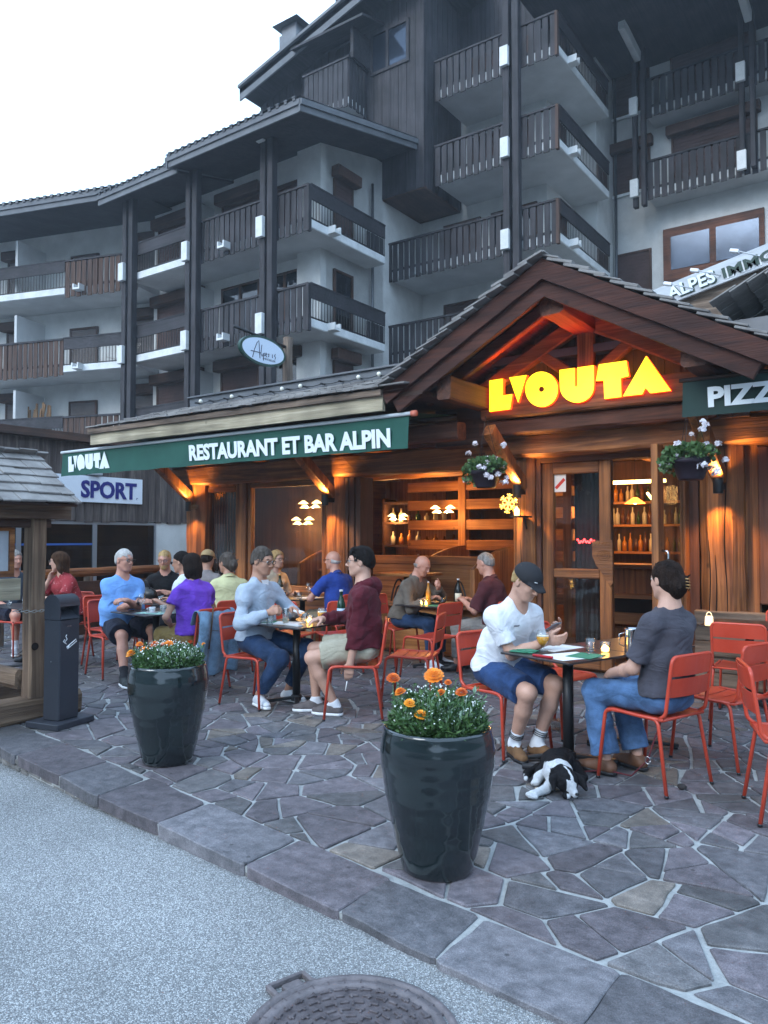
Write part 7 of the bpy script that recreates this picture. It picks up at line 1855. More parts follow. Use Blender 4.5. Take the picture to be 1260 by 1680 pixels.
    if beard:
        t = [ell(h(.030, 0, -.055), (.060, .061, .060), .02, AX3), cap(h(.066, -.012, -.094), h(.066, .012, -.094), .020, .020, .02)]
        sdf_obj('beard', t, res, beard, o, noise=(.002, 160, 5), planes=[(h(0, 0, -.064), tuple(hu+hf*-.4)), ])
    if hair:
        st = hair['s']; m = hair['m']; t = []; pl = []; nz_ = hair.get('noise', (.0012, 120, 9))
        if st in ('short', 'curly', 'grey_short'):
            e = hair.get('e', .012)*.8; t = [ell(h(-.018, 0, .032), (.096+e, .076+e*.6, .093+e), .02, AX3), ell(h(-.055, 0, -.01), (.055+e*.5, .066+e*.3, .060), .03, AX3)]
            pl = [(h(.060, 0, .058), tuple(hf*1.0-hu*1.5)), (h(-.02, 0, -.06), tuple(-hu*1+hf*.25))]
            if st == 'curly': t += [ell(h(.045, rr_, .100), (.035, .03, .026), .015, AX3) for rr_ in (-.04, 0, .04)]
        elif st == 'bald':
            e = .006; t = [ell(h(-.03, 0, .0), (.085+e, .078+e*.8, .065), .02, AX3)]; pl = [(h(0, 0, .030), tuple(hu*1-hf*.45)), (h(.012, 0, 0), tuple(hf)), (h(-.02, 0, -.055), tuple(-hu+hf*.25))]
        elif st == 'bob':
            t = [ell(h(-.015, 0, .030), (.112, .094, .100), .02, AX3), ell(h(-.040, 0, -.030), (.082, .094, .080), .03, AX3), cap(h(-.035, .055, -.06), h(-.030, .062, -.110), .042, .036, .03), cap(h(-.035, -.055, -.06), h(-.030, -.062, -.110), .042, .036, .03), cap(h(-.07, 0, -.05), h(-.068, 0, -.115), .055, .045, .04)]
            pl = [(h(.055, 0, .05), tuple(hf-hu*.55))]
        elif st in ('long', 'blonde'):
            t = [ell(h(-.015, 0, .030), (.110, .092, .099), .02, AX3)]
            for s_ in (1, -1): t += [cap(h(-.02, s_*.070, .01), h(-.03, s_*.085, -.10), .032, .036, .03), cap(h(-.03, s_*.085, -.10), h(-.02, s_*.080, -.19), .036, .020, .03)]
            t += [cap(h(-.07, 0, 0), h(-.075, 0, -.16), .06, .04, .04)]; pl = [(h(.060, 0, .05), tuple(hf-hu*.5))]
        elif st == 'updo':
            t = [ell(h(-.020, 0, .028), (.107, .084, .097), .02, AX3), ell(h(-.06, 0, -.02), (.055, .068, .055), .03, AX3), ell(h(-.112, 0, -.03), (.046, .055, .055), .015, AX3), cap(h(-.06, 0, -.03), h(-.08, 0, -.075), .06, .04, .03), cap(h(-.13, .02, -.01), h(-.16, .05, -.05), .018, .008, .012), cap(h(-.12, -.02, .0), h(-.15, -.05, .03), .014, .005, .012)]
            pl = [(h(.066, 0, .055), tuple(hf-hu*.62)), (h(-.02, 0, -.105), tuple(-hu+hf*.5))]
        for q_ in t: q_['cut'] = [(tuple(V3(*c_)), n_) for c_, n_ in pl]
        rh = random.Random(int(abs(x*91+y*37)*10)); n_t = dict(short=90, curly=80, bald=30, bob=70, long=90, blonde=90, updo=70).get(st, 60)
        if far: n_t //= 2
        Ce = h(-.018, 0, .030); rx, ry, rz = (.104, .083, .100)
        for _ in range(n_t):
            v = V3(rh.uniform(-1, 1), rh.uniform(-1, 1), rh.uniform(-.55, 1)); v = v/np.linalg.norm(v)
            if st == 'bald' and v[2] > .15: continue
            p_ = Ce+hf*v[0]*rx+hl*v[1]*ry+hu*v[2]*rz*.97
            if any((p_-V3(*c_)) @ unit(n_) > .002 for c_, n_ in pl): continue
            if st in ('bob', 'long', 'blonde'): fl = -hu*.9-hf*.15; L = rh.uniform(.05, .09)
            elif st == 'updo': fl = -hf*.8-hu*.3; L = rh.uniform(.05, .08)
            else: fl = hf*.55*(1 if v[2] > .4 else -.3)-hu*(.2 if v[2] > .4 else .8)+hl*rh.uniform(-.3, .3); L = rh.uniform(.03, .06)
            nv = hf*v[0]/rx+hl*v[1]/ry+hu*v[2]/rz; nv = nv/np.linalg.norm(nv); fl = fl-nv*(fl @ nv); fl = fl/max(1e-6, np.linalg.norm(fl)); r0 = rh.uniform(.0065, .011)*(1.4 if st == 'curly' else 1); nb_ = rh.uniform(.001, .007)
            t.append(cap(p_-nv*.004, p_+fl*L-nv*.5*L*L/.10+nv*nb_, r0, r0*.3, .003))
        pl = []
        sdf_obj('hair', t, min(res, .0065), m, o, noise=nz_, planes=pl, smooth_it=1)
        if hair.get('clip'):
            g = MB(); cpos = h(-.158, .0, -.02)
            for kk in range(4): g.tube([cpos+hu*(.028-.018*kk), cpos-hf*.018+hu*(.024-.018*kk)-hl*.014, cpos+hu*(.010-.018*kk)-hl*.04+hf*.02], .0042, n=5)
            g.build('hair_clip', mat('tortoise_clip', (.35, .22, .08), (.12, .06, .02), scale=40, rough=.25), o)
    if cap_:
        t = [ell(h(-.012, 0, .045), (.112, .091, .090), .01, AX3)]; sg_ = cap_.get('back', 1)
        sdf_obj('cap', t+[cap(h(.075*sg_, -.03, .036), h(.145*sg_, -.022, .018), .010, .006, .01, hl, 4.2), cap(h(.075*sg_, .0, .040), h(.155*sg_, 0, .020), .010, .006, .01, hl, 5.5)], .0055, cap_['m'], o, planes=[(h(0, 0, .030), tuple(-hu-hf*.18*sg_))])
        if cap_.get('dots'):
            g = MB()
            for (a, u_) in ((.045, .085), (-.015, .090), (.01, .10)):
                q = unit(hf*a*8-hl*.9+hu*.8); g.blob(tuple(H+hf*(a-.012)-hl*.083*math.sqrt(max(.1, 1-(a/.11)**2-.22))+hu*(.045+.042)), .0035, n=6)
            g.tube([h(.094, -.045, .062), h(.103, -.025, .062)], .0025, n=5)
            g.build('eyelets', WHITE, o)
    if glasses:
        g = MB(); m = glasses
        for s_ in (1, -1):
            pts = [h(.104, s_*(.031+.0215*math.cos(a)), .010+.0165*math.sin(a)) for a in [2*math.pi*i/16 for i in range(17)]]; g.tube(pts, .0024, n=5)
            g.tube([h(.104, s_*.0525, .016), h(.09, s_*.074, .017), h(.0, s_*.083, .014)], .0022, n=5)
        g.tube([h(.104, .010, .014), h(.108, 0, .016), h(.104, -.010, .014)], .0022, n=5); gg = g.build('glasses', m, o)
        g = MB()
        for s_ in (1, -1): g.add([h(.1036, s_*(.031+.020*math.cos(a)), .010+.015*math.sin(a)) for a in [2*math.pi*i/12 for i in range(12)]], [tuple(range(12))])
        g.build('lenses', extra or pane_mat('spectacle_lens', (.85, .88, .9), .06), gg)
    return dict(o=o, H=H, J=J, K=K, h=h, hf=hf, hl=hl, hu=hu, chest=chest, neck=neck, P0=P0, latv=latv, fwd=fwd, upv=upv)
def W2L(x, y, face, sc, X, Y, Z):
    """world point to a person's own axes"""
    c, s_ = math.cos(R(face)), math.sin(R(face)); dx, dy = X-x, Y-y; return ((dx*c+dy*s_)/sc, (-dx*s_+dy*c)/sc, Z/sc)
import sys
DEBUG_P = []
def project(p):
    v = Vector(p)-Vector((0, 0, CAMH)); d = v.dot(_fw); return (round(630+_F*v.dot(_rt)/d), round(840-_F*v.dot(_up)/d))
def P(label, x, y, face, want=None, near_l=None, **k):
    sc = k.get('sc', 1.04); r = person(label, x, y, face, **k); c, s_ = math.cos(R(face)), math.sin(R(face)); H = r['H']*sc
    DEBUG_P.append((label[:34], project((x+H[0]*c-H[1]*s_, y+H[0]*s_+H[1]*c, H[2])), want)); r['w'] = lambda q: (x+(q[0]*c-q[1]*s_)*sc, y+(q[0]*s_+q[1]*c)*sc, q[2]*sc); return r
def toL(x, y, face, px, py, sc=1.04, **k): q = on(px, py, **k); return W2L(x, y, face, sc, q.x, q.y, q.z)
HB = mat('hair_black', (.006, .005, .005), (.018, .014, .013), scale=30, rough=.75, spec=.12, stretch=(1, 1, .18), bump=.9, bscale=150)
HBR = mat('hair_brown', (.030, .014, .008), (.085, .045, .024), scale=30, rough=.75, spec=.12, stretch=(1, 1, .18), bump=.9, bscale=150)
HDB = mat('hair_dark_brown', (.010, .006, .005), (.030, .018, .013), scale=30, rough=.75, spec=.12, stretch=(1, 1, .18), bump=.9, bscale=150)
HGR = mat('hair_grey', (.16, .145, .13), (.36, .34, .32), scale=40, rough=.75, spec=.15, stretch=(1, 1, .2), bump=.9, bscale=150)
HGB = mat('hair_grey_brown', (.045, .036, .030), (.12, .10, .085), scale=40, rough=.75, spec=.15, stretch=(1, 1, .2), bump=.9, bscale=150)
HWH = mat('hair_white', (.42, .40, .38), (.62, .60, .57), scale=30, rough=.75, spec=.15, stretch=(1, 1, .2), bump=.9, bscale=150)
HBL = mat('hair_blonde', (.30, .19, .08), (.55, .38, .18), scale=30, rough=.7, spec=.15, stretch=(1, 1, .2), bump=.9, bscale=150)
GLS = mat('black_frame', (.01, .01, .01), rough=.3)
CIG = mat('cigarette_paper', (.8, .8, .78), rough=.8)
TABF = dict(res=.0085, far=True, sc=1.01)
# --- man in the white t-shirt
x, y, f = -2.60, 5.08, -22
rw = toL(x, y, f, 898, 1052, Z=.805); lw = toL(x, y, f, 912, 1032, Z=.83)
r = P('young man in a white t-shirt, denim shorts and black cap bending over his phone', x, y, f, want=(858, 952), lean=27, hyaw=3, hpitch=30, skinm='fair',
      arms=dict(R=dict(to=rw, hint=(-.15, -.4, -.85), palm=(.25, .75, .35), curl=34, dir=(.8, .42, .12)), L=dict(to=lw, hint=(-.2, .5, -.8), palm=(.2, -.7, .45), curl=34, dir=(.75, -.5, .12))),
      legs=dict(R=dict(to=W2L(x, y, f, 1.04, -2.40, 4.93, .10), toe=(.85, -.35, 0), hint=(1, -.2, 1.2)), L=dict(to=W2L(x, y, f, 1.04, -2.27, 5.02, .10), toe=(.85, .15, 0), hint=(1, .25, 1.2))),
      top=dict(m=cloth('white', (.70, .72, .76), .12), sleeve=.72, ring=mat('white_rib', (.62, .64, .68), rough=.9), hem=.015, ease=.020, fold=.0042, ff=46), bottom=dict(m=denim('blue', (.028, .065, .17)), len=.44, name='denim_shorts', ease=.016),
      hair=dict(s='short', m=HBL, e=.008), cap_=dict(m=mat('cap_black', (.010, .010, .013), rough=.8), dots=True), shoes=dict(m=mat('brown_suede', (.13, .065, .028), (.19, .10, .045), scale=20, rough=.95), sock=mat('white_sock', (.66, .68, .72), rough=.95), stripes=True, sole=BLACKM), res=.0058)
hx = r['w']((lw[0]+.13, (lw[1]+rw[1])/2+.03, lw[2]+.035)); g = MB(); g.obox(hx, (.072, .036, .0045), Matrix.Rotation(R(f+8), 3, 'Z') @ Matrix.Rotation(R(-32), 3, 'Y'), None, .003); tag(g.build('phone', mat('grey_phone', (.16, .18, .20), rough=.3)), 'grey phone held by the man in the white t-shirt', 'phone')
g = MB(); ch = r['chest']+r['fwd']*.125+r['upv']*.045; pts = []
for i in range(28): t = i/27; pts.append(ch-r['latv']*(.045+.05*t)+r['upv']*.006*math.sin(t*34))
g.tube(pts, .0016, n=4); g.build('chest_lettering', INK, r['o'])
# --- woman in dark grey
x, y, f = -1.36, 4.92, 163
P('woman in a dark grey t-shirt and blue jeans seen from behind, hair clipped up', x, y, f, want=(1103, 960), lean=-3, hyaw=-14, hpitch=4, skinm='fair', fem=False, sc=1.02,
  arms=dict(L=dict(to=(.30, .13, .64), hint=(-.45, .55, -.7), palm=(0, -.6, -.5), curl=25, dir=(.75, -.55, -.1)), R=dict(to=(.36, -.12, .66), hint=(-.4, -.8, -.6), palm=(0, .3, -1))),
  legs=dict(L=dict(to=(.36, .12, .10), toe=(1, .15, 0)), R=dict(to=(.30, -.13, .10), toe=(1, -.1, 0))),
  top=dict(m=cloth('charcoal', (.062, .060, .075), .2, 6), sleeve=.80, ring=mat('charcoal_rib', (.045, .044, .055), rough=.9), hem=.015, ease=.022, fold=.0052, ff=42), bottom=dict(m=denim('light_blue', (.085, .17, .33)), len=.96, name='jeans', ease=.020, flare=.022, fold=.004),
  hair=dict(s='updo', m=HDB, e=.012, clip=True), shoes=dict(m=mat('brown_leather', (.12, .055, .03), rough=.6), sole=BLACKM), res=.0058)
# --- grey sweater
x, y, f = -5.15, 5.17, 4
rw = toL(x, y, f, 440, 1008, Y=5.02); lw = toL(x, y, f, 478, 1003, Y=5.30)
r = P('grey-haired man in a pale grey sweater, jeans and white trainers turning to the right', x, y, f, want=(430, 938), lean=4, hyaw=-2, hpitch=10, skinm='tan', sc=1.06,
      arms=dict(R=dict(to=rw, hint=(-.4, -.5, -.8), palm=(0, .8, -.4), curl=60, dir=(.75, .5, .25)), L=dict(to=lw, hint=(-.2, .9, -.6), palm=(0, -.5, -.8), curl=22, dir=(.95, -.25, -.05))),
      legs=dict(R=dict(to=W2L(x, y, f, 1.06, -4.98, 5.04, .11), toe=(.9, -.45, 0), hint=(1, -.15, 1.1)), L=dict(to=W2L(x, y, f, 1.06, -4.92, 5.36, .11), toe=(1, .0, 0), hint=(1, .25, 1.1))),
      top=dict(m=cloth('pale_grey', (.36, .42, .50), .12), sleeve=1.0, ease=.020, fold=.0065, ff=48, name='sweater', vneck=mat('white_tee', (.7, .72, .74), rough=.9), hem=.015), bottom=dict(m=denim('dark', (.022, .048, .11)), len=.93, name='jeans', ease=.014),
      hair=dict(s='short', m=HGB, e=.014), glasses=GLS, shoes=dict(m=mat('white_trainer', (.55, .58, .62), (.66, .68, .72), scale=12, rough=.7), sole=WHITE), res=.006)
q = r['w'](lw); g = MB(); g.obox((q[0]+.11, q[1]-.03, q[2]-.01), (.045, .03, .010), Matrix.Rotation(R(10), 3, 'Z') @ Matrix.Rotation(R(12), 3, 'Y'), None, .003); tag(g.build('cigarette_packet', mat('packet_white', (.7, .72, .74), rough=.5)), 'white packet in the hand of the man in the grey sweater', 'packet')
# --- maroon hoodie
x, y, f = -4.03, 5.36, 213
lw = toL(x, y, f, 574, 1094, Y=5.12)
r = P('young man in a maroon hoodie and khaki shorts sitting sideways with a cigarette', x, y, f, want=(601, 935), lean=2, hyaw=2, hpitch=0, skinm='fair', sc=1.06,
      arms=dict(L=dict(to=lw, hint=(-.8, .5, .1), palm=(0, -1, 0), curl=24, dir=(.12, 0, -1)), R=dict(to=(.36, -.10, .76), hint=(-.2, -.8, -.6))),
      legs=dict(L=dict(to=W2L(x, y, f, 1.06, -4.22, 5.18, .10), toe=(.95, -.25, 0), hint=(1, .1, 1.1)), R=dict(to=W2L(x, y, f, 1.06, -4.46, 5.22, .10), toe=(1, .1, 0), hint=(1, -.1, 1.2))),
      top=dict(m=cloth('maroon', (.085, .012, .020), .15), sleeve=1.0, ease=.028, fold=.007, ff=44, hood=True, name='hoodie', hem=.015), bottom=dict(m=cloth('khaki', (.36, .33, .25), .15), len=.40, name='shorts', ease=.022, fold=.005),
      hair=dict(s='curly', m=HB, e=.020, noise=(.0022, 110, 9)), glasses=GLS, shoes=dict(m=mat('grey_canvas_shoe', (.10, .085, .085), (.14, .12, .12), scale=20, rough=.9), sole=WHITE, sock=mat('white_sock', (0, 0, 0)), sockh=.02), res=.006)
q = r['w']((lw[0]+.02, lw[1], lw[2]-.13)); g = MB(); g.tube([(q[0], q[1], q[2]+.01), (q[0]-.01, q[1]-.01, q[2]-.07)], .004, n=8); tag(g.build('cigarette', CIG), 'lit cigarette held low by the young man in the maroon hoodie', 'cigarette')
# --- light blue polo
x, y, f = -7.33, 5.27, -14
r = P('heavy man in a light blue polo and black glasses sitting with folded arms', x, y, f, want=(202, 932), lean=3, hyaw=16, hpitch=3, skinm='ruddy', sc=1.03, belly=.04,
      arms=dict(R=dict(to=(.27, .10, .80), hint=(-.2, -.45, -.85), palm=(-.5, .1, -.8), curl=30, dir=(.1, 1, .12)), L=dict(to=(.33, -.07, .83), hint=(-.2, .45, -.85), palm=(-.3, 0, -.9), curl=35, dir=(.1, -1, .15))),
      legs=dict(R=dict(to=W2L(x, y, f, 1.03, -6.80, 4.93, .10), toe=(1, -.15, 0)), L=dict(to=(.42, .20, .10), toe=(1, .2, 0))),
      top=dict(m=cloth('sky_blue', (.17, .36, .74), .15), sleeve=.72, collar=mat('sky_blue_collar', (.14, .31, .66), rough=.9), ease=.022, name='polo_shirt', hem=.015, fold=.005, ff=36), bottom=dict(m=cloth('navy_shorts', (.014, .016, .030), .2), len=.44, name='shorts', ease=.025),
      hair=dict(s='short', m=HWH, e=.006), glasses=GLS, shoes=dict(m=mat('dark_shoe', (.03, .035, .035), rough=.8), sole=WHITE, sock=mat('black_sock', (.02, .02, .025), rough=.9)), res=.0065)
J = r['J']['R']; w_ = J[2]; g = MB(); ax = unit(J[2]-J[1]); u1 = unit(np.cross(ax, V3(0, 0, 1))); u2 = np.cross(ax, u1); c_ = w_-ax*.02
g.tube([c_+(u1*math.cos(a)+u2*math.sin(a))*.032 for a in [2*math.pi*i/16 for i in range(17)]], .006, n=5); g.blob(tuple(c_+u1*.034*(1 if u1[0] > 0 else -1)), (.008, .018, .018), n=10); g.build('wristwatch', mat('watch_strap', (.03, .02, .02), rough=.4), r['o'])
# --- purple t-shirt
x, y, f = -6.10, 5.27, 172
P('woman in a bright purple t-shirt with a dark bob, back to the viewer', x, y, f, want=(307, 933), lean=8, hyaw=-4, hpitch=4, skinm='tan', fem=True,
  arms=dict(L=dict(to=(.22, .15, .62), hint=(-.3, .75, -.6), palm=(0, -.6, -.5)), R=dict(to=(.34, -.16, .70), hint=(-.3, -.8, -.6))),
  top=dict(m=cloth('purple', (.175, .060, .50), .18), sleeve=.52, ease=.026, fold=.007, ff=44, hem=.015, ring=mat('purple_rib', (.13, .045, .40), rough=.9)), bottom=dict(m=cloth('mustard', (.33, .23, .085), .2), len=.9, name='trousers', ease=.02),
  hair=dict(s='bob', m=HDB), shoes=dict(m=mat('tan_sandal', (.2, .12, .06), rough=.7)), **TABF)
# --- white flowered shirt
FLOW = mat('flowered_cotton', (.62, .66, .68), (.10, .22, .24), scale=26, rough=.9, rlo=.60, rhi=.66)
P('dark-haired person in sunglasses and a white flowered shirt, half hidden behind the purple t-shirt', -7.05, 6.02, 200, want=(297, 928), lean=12, hyaw=5, hpitch=8, skinm='tan', arms=dict(R=dict(to=(.34, -.15, .78)), L=dict(to=(.34, .15, .78))),
  top=dict(m=FLOW, sleeve=.7, collar=FLOW), bottom=dict(m=cloth('dark', (.03, .03, .035)), len=.9), hair=dict(s='short', m=HB, e=.014), glasses=GLS, shoes=dict(m=BLACKM), extra=mat('dark_lens', (.01, .01, .01), rough=.1), fem=True, **TABF)
P('man in a black t-shirt with orange-lit hair and glasses beside the leftmost lit post', -8.30, 6.66, -50, want=(272, 918), lean=12, hyaw=0, hpitch=10, skinm='ruddy', arms=dict(R=dict(to=(.3, -.05, .80), hint=(-.1, -.9, -.5)), L=dict(to=(.32, .05, .82), hint=(-.1, .9, -.5))),
  top=dict(m=cloth('black_tee', (.013, .013, .015)), sleeve=.75), bottom=dict(m=cloth('dark', (0, 0, 0)), len=.9), hair=dict(s='short', m=HBL, e=.008), glasses=GLS, shoes=dict(m=BLACKM), beard=HBL, **TABF)
P('man in a beige cap and grey-tan t-shirt with his back turned', -7.90, 6.93, 105, want=(338, 920), lean=12, hyaw=10, hpitch=5, skinm='tan', arms=dict(R=dict(to=(.34, -.15, .78)), L=dict(to=(.34, .15, .78))),
  top=dict(m=cloth('grey_tan', (.22, .20, .20)), sleeve=.7, ease=.03, ring=mat('grey_rib', (.17, .16, .16), rough=.9)), bottom=dict(m=cloth('dark', (0, 0, 0)), len=.9), hair=dict(s='short', m=HDB, e=.005), cap_=dict(m=mat('beige_cap', (.34, .24, .12), rough=.9), back=1), shoes=dict(m=BLACKM), **TABF)
P('woman in a pale yellow shirt with greying pinned-up hair, seen from behind', -6.53, 6.14, 148, want=(372, 928), lean=12, hyaw=30, hpitch=6, skinm='tan', arms=dict(R=dict(to=(.34, -.15, .78)), L=dict(to=(.34, .15, .78))),
  top=dict(m=cloth('pale_yellow', (.52, .50, .28), .12), sleeve=.8, ease=.03, collar=mat('pale_yellow_collar', (.46, .44, .24), rough=.9)), bottom=dict(m=cloth('dark', (0, 0, 0)), len=.9), hair=dict(s='updo', m=HGB, e=.012), glasses=GLS, shoes=dict(m=BLACKM), fem=True, **TABF)
P('blonde woman in an orange-lit top behind the man in the grey sweater', -7.36, 7.66, -8, want=(455, 922), lean=12, hyaw=0, hpitch=5, skinm='fair', arms=dict(R=dict(to=(.34, -.15, .78)), L=dict(to=(.34, .15, .78))),
  top=dict(m=cloth('cream', (.45, .36, .26)), sleeve=.8), bottom=dict(m=cloth('dark', (0, 0, 0)), len=.9), hair=dict(s='blonde', m=HBL), glasses=GLS, shoes=dict(m=BLACKM), fem=True, **TABF)
P('balding man with white hair and glasses in a dark blue polo, back to the viewer', -6.12, 7.62, 168, want=(543, 922), lean=12, hyaw=22, hpitch=4, skinm='ruddy', arms=dict(R=dict(to=(.34, -.15, .80)), L=dict(to=(.36, .13, .80), hint=(-.2, .8, -.6))),
  top=dict(m=cloth('royal_blue', (.022, .055, .27), .2), sleeve=.7, ease=.03, collar=mat('royal_collar', (.02, .045, .22), rough=.9)), bottom=dict(m=cloth('beige_trousers', (.30, .25, .17)), len=.9), hair=dict(s='bald', m=HWH), glasses=GLS, shoes=dict(m=BLACKM), **TABF)
P('bald elderly man in a grey-brown jacket stooping over his plate', -5.24, 7.76, 2, want=(695, 925), lean=24, hyaw=-4, hpitch=28, skinm='ruddy', arms=dict(R=dict(to=(.42, -.10, .80), hint=(-.3, -.5, -.8), curl=40), L=dict(to=(.44, .06, .92), hint=(-.1, .9, -.6), curl=60, dir=(.5, -.6, .5), palm=(-.6, -.3, .2))),
  top=dict(m=cloth('grey_brown', (.125, .105, .085), .2), sleeve=1.0, ease=.03, name='jacket', fold=.006, collar=mat('jacket_collar', (.10, .085, .07), rough=.9)), bottom=dict(m=denim('dark', (0, 0, 0)), len=.92, name='jeans'), hair=dict(s='bald', m=HGR), shoes=dict(m=mat('white_trainer', (0, 0, 0)), sole=WHITE), **TABF)
P('grey-haired elderly man in a dark red shirt eating, in front of the open dining room', -4.0, 7.80, 186, want=(795, 918), lean=12, hyaw=-8, hpitch=14, skinm='ruddy', arms=dict(R=dict(to=(.38, -.10, .80), hint=(-.3, -.5, -.8)), L=dict(to=(.36, .10, .80), hint=(-.3, .5, -.8), curl=40)),
  top=dict(m=cloth('dark_red', (.075, .020, .024), .2), sleeve=.95, ease=.035, collar=mat('dark_red_collar', (.06, .017, .02), rough=.9), fold=.006), bottom=dict(m=cloth('stone_grey', (.24, .22, .20)), len=.92, name='trousers'), hair=dict(s='short', m=HGR, e=.004), shoes=dict(m=BLACKM), **TABF)
P('long-haired woman in glasses and a red patterned blouse resting her chin on her hand', -8.86, 5.64, 262, want=(97, 925), lean=16, hyaw=-42, hpitch=6, skinm='fair', fem=True, arms=dict(R=dict(to=(.24, -.10, 1.00), hint=(.7, -.25, -.8), dir=(-.25, .25, .95), palm=(-.3, .8, .3), curl=25), L=dict(to=(.36, .06, .78), hint=(-.1, .9, -.4), dir=(.3, -.9, 0))),
  top=dict(m=mat('red_print', (.26, .022, .028), (.60, .35, .33), scale=38, rough=.9, rlo=.60, rhi=.66), sleeve=.75, ease=.03), bottom=dict(m=cloth('dark', (0, 0, 0)), len=.9), hair=dict(s='long', m=HBR), glasses=GLS, shoes=dict(m=BLACKM), **TABF)
P('man in dark shorts and grey trainers half hidden behind the kiosk', -10.12, 5.52, -4, want=None, lean=14, skinm='ruddy', legs=dict(R=dict(to=(.40, -.10, .10), toe=(.9, -.4, 0)), L=dict(to=(.30, .12, .10))), arms=dict(R=dict(to=(.3, -.15, .62)), L=dict(to=(.3, .15, .62))),
  top=dict(m=cloth('slate_blue', (.06, .08, .11)), sleeve=.7), bottom=dict(m=cloth('navy_shorts', (0, 0, 0)), len=.45, name='shorts', ease=.025), hair=dict(s='short', m=HGR), shoes=dict(m=mat('grey_trainer', (.25, .27, .30), (.4, .42, .45), scale=14, rough=.8), sole=WHITE, sock=mat('white_sock', (0, 0, 0))), **TABF)

# --- denim jacket over the purple woman's chair
g = MB(); rows, cols = 13, 15; bx, by = -5.80, 5.26; vs = []
for i in range(rows):
    for j in range(cols):
        yy = -.26+.52*j/(cols-1); t = i/(rows-1); s_ = t*1.08-.20
        if s_ < 0: xx, zz = -.035+s_*.25, .845+s_*.9
        else: xx, zz = .015+.035*math.sin(s_*3)+.02*math.sin(yy*28+t*2)*min(1, s_*2), .845-s_*.74+.02*math.sin(yy*17)*s_
        vs.append((bx+xx+.012*math.sin(yy*44+t*5), by+yy*(1-.08*math.sin(t*3)), zz))
g.add(vs, [(i*cols+j, i*cols+j+1, (i+1)*cols+j+1, (i+1)*cols+j) for i in range(rows-1) for j in range(cols-1)], None, True)
jk = g.build('denim_jacket', denim('washed', (.17, .27, .38))); so_ = jk.modifiers.new('s', 'SOLIDIFY'); so_.thickness = .012; sb = jk.modifiers.new('b', 'SUBSURF'); sb.levels = 1; sb.render_levels = 1
tag(jk, 'washed denim jacket hanging over the chair back of the woman in purple', 'jacket')
g = MB(); g.tube([(bx+.05, by-.18, .80), (bx+.085, by-.22, .55), (bx+.06, by-.27, .38), (bx+.05, by-.25, .22)], [.05, .055, .05, .045], n=10); g.build('sleeve', denim('washed', (0, 0, 0)), jk)
g = MB(); g.tube([(bx+.062, by+.20, .62), (bx+.065, by+.05, .60), (bx+.065, by-.1, .62)], .003, n=4); g.tube([(bx+.055, by-.08, .86), (bx+.075, by-.12, .65), (bx+.085, by-.16, .45)], .008, n=5); g.build('seams', mat('denim_seam', (.10, .07, .045), rough=.9), jk)

# ================================================================ DOG (black and white puppy lying on the paving)
FURB = mat('black_fur', (.004, .004, .005), (.012, .011, .013), scale=60, rough=.8, bump=.5, bscale=180, spec=.2); FURW = mat('white_fur', (.55, .56, .58), (.74, .75, .76), scale=60, rough=.85, bump=.8, bscale=180)
dn = on(945, 1306, Z=.03); dx, dy = dn.x, dn.y
# local axes: x towards the viewer-right along the muzzle, built directly in world metres around the nose
def D(u, v, z): # u = screen right, v = away from the viewer
    return (dx+.814*u-.581*v, dy+.581*u+.814*v, z)
b = [ell(D(-.028, .085, .085), (.062, .062, .052), .02), cap(D(-.022, .060, .068), D(-.001, .010, .036), .034, .019, .015), ell(D(-.045, .10, .10), (.05, .045, .04), .02),
     cap(D(-.035, .10, .085), D(-.055, .22, .10), .055, .075, .04), cap(D(-.055, .22, .10), D(-.03, .40, .095), .078, .085, .05), cap(D(-.03, .40, .095), D(.05, .53, .085), .085, .080, .05),
     cap(D(-.085, .20, .06), D(-.15, .12, .030), .036, .026, .02), cap(D(-.15, .12, .030), D(-.235, .06, .022), .026, .022, .015), ell(D(-.245, .052, .020), (.034, .030, .019), .012),
     cap(D(-.02, .16, .05), D(-.035, .06, .022), .028, .022, .02), ell(D(-.045, .035, .018), (.026, .028, .016), .01),
     cap(D(-.12, .36, .06), D(-.17, .28, .03), .045, .028, .02), ell(D(-.185, .262, .022), (.030, .028, .018), .012), cap(D(.10, .46, .06), D(.13, .34, .03), .05, .03, .02),
     cap(D(.03, .56, .07), D(-.10, .58, .03), .022, .020, .02), cap(D(-.10, .58, .03), D(-.20, .44, .028), .020, .024, .02), cap(D(-.20, .44, .028), D(-.235, .30, .035), .024, .012, .02)]
for (u, v) in ((-.240, .032), (-.262, .040), (-.225, .030)): b.append(ell(D(u, v, .014), (.012, .014, .012), .004))
dog = sdf_obj('dog', b, .0045, FURB, noise=(.0016, 150, 3)); tag(dog, 'black and white puppy lying under the near table with its chin on the paving', 'dog')
dog.data.materials.append(FURW)
co = np.zeros(len(dog.data.vertices)*3); dog.data.vertices.foreach_get('co', co); co = co.reshape(-1, 3)
uu = (co[:, 0]-dx)*.814+(co[:, 1]-dy)*.581; vv = -(co[:, 0]-dx)*.581+(co[:, 1]-dy)*.814; zz = co[:, 2]; wob = .008*np.sin(uu*90)+.007*np.sin(vv*80+zz*60)
wht = ((vv < .030+wob*.5) & (uu > -.05)) | ((np.abs(uu+.010+wob*.3+vv*.14) < .009+.10*np.clip(.07-vv, 0, 1)) & (vv < .145) & (zz > .05)) | ((uu < -.125+wob) & (vv < .32)) | ((vv > .150+wob) & (vv < .20+wob) & (zz < .20) & (uu < .03)) | ((uu < -.06+wob) & (vv > .08) & (vv < .22) & (zz < .060)) | ((uu < -.225+wob) & (vv > .27) & (vv < .40))
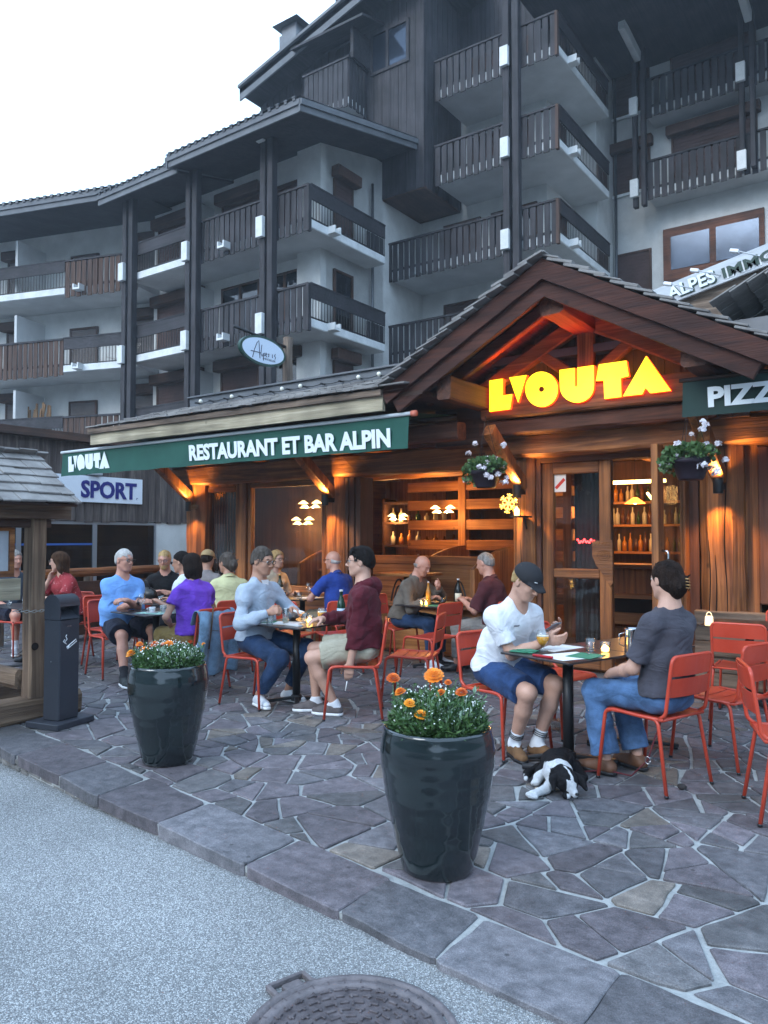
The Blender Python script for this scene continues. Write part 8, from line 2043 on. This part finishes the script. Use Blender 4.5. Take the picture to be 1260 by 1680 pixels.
mi = np.array([1 if all(wht[i] for i in p.vertices) else 0 for p in dog.data.polygons], dtype=np.int32); dog.data.polygons.foreach_set('material_index', mi)
for s_ in (1, -1):
    e = [cap(D(-.028+s_*.046, .105, .125), D(-.028+s_*.082, .085, .095), .016, .026, .015), cap(D(-.028+s_*.082, .085, .095), D(-.025+s_*.094, .040, .055), .026, .011, .015)]
    sdf_obj('ear', e, .0045, FURB, dog, noise=(.001, 150, 2))
g = MB(); g.blob(D(.004, -.008, .042), (.012, .010, .009), n=10); g.build('nose', mat('wet_nose', (.01, .01, .01), rough=.2), dog)
g = MB(); [g.blob(D(-.026+s_*.030, .040, .088), .0065, n=8) for s_ in (1, -1)]; g.build('eyes', mat('dog_eye', (.02, .012, .008), rough=.12), dog)
# leash from the chair to the dog
g = MB(); A = Vector((-1.36, 4.84, .44)); pts = [A, A+Vector((-.05, -.02, -.15)), A+Vector((-.09, -.02, -.28)), A+Vector((-.20, .0, -.40)), Vector((-1.75, 4.9, .03)), Vector((-1.9, 4.8, .012)), Vector((-2.0, 4.70, .05))]
g.tube(pts, .005, n=6); ls = g.build('leash', mat('dark_red_leash', (.10, .012, .018), rough=.7)); tag(ls, 'dark red leash looped round the leg of the woman\'s chair', 'leash')
g = MB(); q = A+Vector((-.09, -.025, -.28)); g.tube([q+Vector((.016*math.cos(a), 0, .022*math.sin(a))) for a in [2*math.pi*i/12 for i in range(13)]], .003, n=5); g.build('clasp', STEEL, ls)
# black umbrella-like bag strap beside the dog
c = on(885, 1257, Z=.02); g = MB(); g.tube([(c.x-.09, c.y-.07, .022), (c.x+.02, c.y, .022), (c.x+.1, c.y+.06, .022)], [.018, .02, .012], n=10); tag(g.build('folded_umbrella', mat('black_nylon', (.014, .014, .018), rough=.6)), 'small folded black umbrella on the paving behind the dog', 'umbrella')
if DEBUG_P and '--' in sys.argv:
    try:
        with open('/tmp/dbg.txt', 'w') as fh:
            for d in DEBUG_P: fh.write(repr(d)+'\n')
    except OSError: pass
# ================================================================ AIR
hz = MB(); hz.box((-290, -290, -1.6), (290, 290, 66))  # thin scattering volume added to stand in for lens glare
hm = bpy.data.materials.new('glare_haze'); hm.use_nodes = True; hn = hm.node_tree.nodes; hn.remove(hn['Principled BSDF'])
pv = hn.new('ShaderNodeVolumePrincipled'); pv.inputs['Density'].default_value = .0017; pv.inputs['Color'].default_value = (.80, .90, 1, 1); pv.inputs['Anisotropy'].default_value = .25
hm.node_tree.links.new(pv.outputs[0], hn['Material Output'].inputs['Volume'])
tag(hz.build('glare_haze', hm), kind='stuff')
